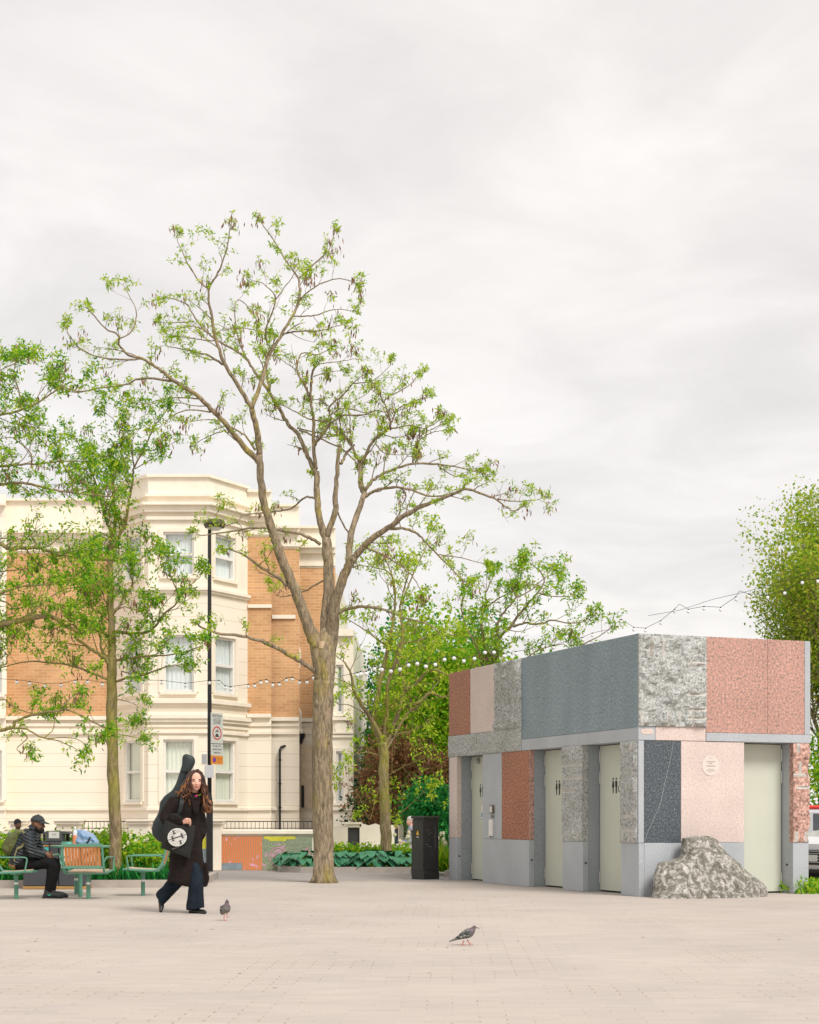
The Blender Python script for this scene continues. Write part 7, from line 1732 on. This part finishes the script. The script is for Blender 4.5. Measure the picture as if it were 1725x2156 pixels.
far_person('distant seated person in a pale blue-grey top and white trousers beside the black cabinet', (q.x+.05, q.y, 0), R(200), (.34, .38, .47), (.62, .58, .55), M['skin_w'], (.55, .52, .5), .88, hair_hat='cap')
q = P(829, 1745, 38.2)
far_person('distant seated person in navy half hidden by the forked trunk', (q.x-.02, q.y, 0), R(10), (.03, .045, .09), (.015, .018, .03), M['skin_w'], (.05, .03, .02), .8)
mb = MB(); mb.bbox(P(820, 1723, 38).x, P(885, 1723, 38).x, 37.5, 38.6, 0, .38, .02); tag(mb.solo('stone_bench', M['cream'], (P(850, 1723, 38).x, 38, 0)), 'low pale stone bench under the two distant seated people', 'bench')
mb = MB(); mb.bbox(P(24, 1723, 30.2).x, P(60, 1723, 30.2).x, 29.55, 30.1, 0.0, .42, .02); tag(mb.solo('stone_bench', M['kerb'], (P(40, 1723, 30).x, 29.8, 0)), 'low stone bench behind the left planting bed under the person in the beanie', 'bench')
# ---- pigeons
def pigeon(name, label, loc, rz, secs, legs, wing_pts, white=None):
    """secs: (x, z, half height, half width)"""
    p = thing(name, label, 'bird', loc, rz)
    mb = MB(); rings = []
    for i, (x, z, rh, rw) in enumerate(secs):
        a = Vector((secs[max(i-1, 0)][0], 0, secs[max(i-1, 0)][1])); b_ = Vector((secs[min(i+1, len(secs)-1)][0], 0, secs[min(i+1, len(secs)-1)][1])); t_ = (b_-a).normalized()
        rings.append((Vector((x, 0, z)), Vector((-t_.z, 0, t_.x))*rh, Vector((0, rw, 0))))
    mb.loft(rings, 16); me = remeshed(mb, .0035, 3); 
    o = mesh_obj('body', me, M['pig_body'], p, True)
    hx, hz = secs[-2][0], secs[-2][1]
    me.materials.append(M['pig_neck']); me.materials.append(M['pig_head'])
    for pl in me.polygons:
        c_ = pl.center; dd = math.hypot(c_.x-hx, c_.z-hz); pl.material_index = 2 if dd < .024 else (1 if dd < .068 else 0)
    for sd in (-1, 1):
        wg = MB(); wr = []
        for x, z, rh, rw in wing_pts:
            wr.append((Vector((x, sd*rw, z)), Vector((0, 0, rh)), Vector((0, sd*.007, 0))))
        wg.loft(wr, 12); q_ = wg.build('wing', M['pig_wing'], p, smooth=True)
    mb = MB()
    for (hx_, hz_, fx, fz, sy) in legs:
        mb.tube([(hx_, sy, hz_), (fx, sy, fz+.008)], [.006, .0038], 6)
        for a in (-.5, 0, .5): mb.tube([(fx, sy, fz+.006), (fx+.03*math.cos(a), sy+.03*math.sin(a), fz+.003)], [.0035, .002], 5)
        mb.tube([(fx, sy, fz+.006), (fx-.016, sy, fz+.003)], [.0035, .002], 5)
    mb.build('legs', mat('pink_leg', (.62, .20, .17), .6), p)
    e_ = secs[-2]; nx, nz = secs[-1][0]-e_[0], secs[-1][1]-e_[1]; l = math.hypot(nx, nz); nx /= l; nz /= l
    mb = MB(); a = Vector((e_[0]+nx*.014, 0, e_[1]+nz*.014)); b_ = a+Vector((nx, 0, nz))*.030; mb.tube([a, a.lerp(b_, .4), b_], [.007, .0045, .001], 8); mb.build('beak', mat('beak', (.09, .08, .075), .5), p)
    mb = MB(); mb.ell(Vector((e_[0]+nx*.02, 0, e_[1]+nz*.02+.005)), (.006, .007, .004), 8, 5); mb.build('cere', M['white'], p)
    mb = MB()
    for sd in (-1, 1): mb.ell(Vector((e_[0]+.004, sd*.0145, e_[1]+.002)), .0038, 8, 6)
    mb.build('eyes', mat('orange_eye', (.5, .15, .03), .3), p)
    return p
M['pig_body'] = mat('pigeon_grey', (.17, .165, .15), .8, .35, 30); M['pig_neck'] = mat('pigeon_neck', (.16, .12, .135), .5, .4, 60); M['pig_head'] = mat('pigeon_head', (.12, .11, .11), .7, .2, 40)
def wingmat():
    m_, nt, b = new_mat('chequered_wing'); L = nt.links; mp = coords(nt); n1 = N(nt, 'ShaderNodeTexNoise', Scale=48, Detail=3); L.new(mp.outputs[0], n1.inputs['Vector'])
    r_ = ramp(nt, [(.42, (.045, .05, .047)), (.56, (.12, .125, .12)), (.64, (.42, .42, .38))]); L.new(n1.outputs['Fac'], r_.inputs[0]); L.new(r_.outputs[0], b.inputs['Base Color']); b.inputs['Roughness'].default_value = .75; return m_
M['pig_wing'] = wingmat()
pz = lambda cx, cy: ((cx-900)*.000242, (1120-cy)*.000242)
S2 = [(*pz(300, 990), .004, .014), (*pz(470, 925), .009, .018), (*pz(640, 850), .018, .022), (*pz(800, 770), .032, .034), (*pz(950, 705), .042, .042), (*pz(1060, 650), .041, .038), (*pz(1140, 580), .030, .028), (*pz(1190, 505), .020, .020), (*pz(1238, 455), .0165, .0165), (*pz(1285, 470), .009, .009)]
gp = G(980, 1990.5)
pigeon('pigeon', 'dark chequered pigeon walking right on the open paving in the foreground', (gp.x, gp.y, 0), R(-8), S2, [(*pz(850, 950), *pz(790, 1112), -.014), (*pz(950, 920), *pz(1050, 1095), .014)],
       [(*pz(560, 850), .006, .012), (*pz(700, 790), .022, .028), (*pz(860, 730), .034, .040), (*pz(1000, 690), .034, .043), (*pz(1100, 650), .018, .036)])
S1 = [(-.105, .062, .006, .015), (-.075, .085, .016, .022), (-.04, .110, .040, .042), (0, .125, .052, .052), (.03, .145, .048, .046), (.045, .172, .032, .031), (.052, .198, .022, .021), (.060, .219, .0175, .017), (.078, .217, .010, .009)]
gp = G(474, 1938.5)
pigeon('pigeon', 'upright grey-brown pigeon standing on one leg near the walking woman', (gp.x, gp.y, 0), R(-62), S1, [(-.005, .09, 0.0, .0, -.012), (.01, .08, .015, .035, .016)],
       [(-.085, .08, .008, .016), (-.05, .105, .026, .036), (-.01, .125, .036, .049), (.02, .138, .026, .047), (.035, .15, .01, .04)])
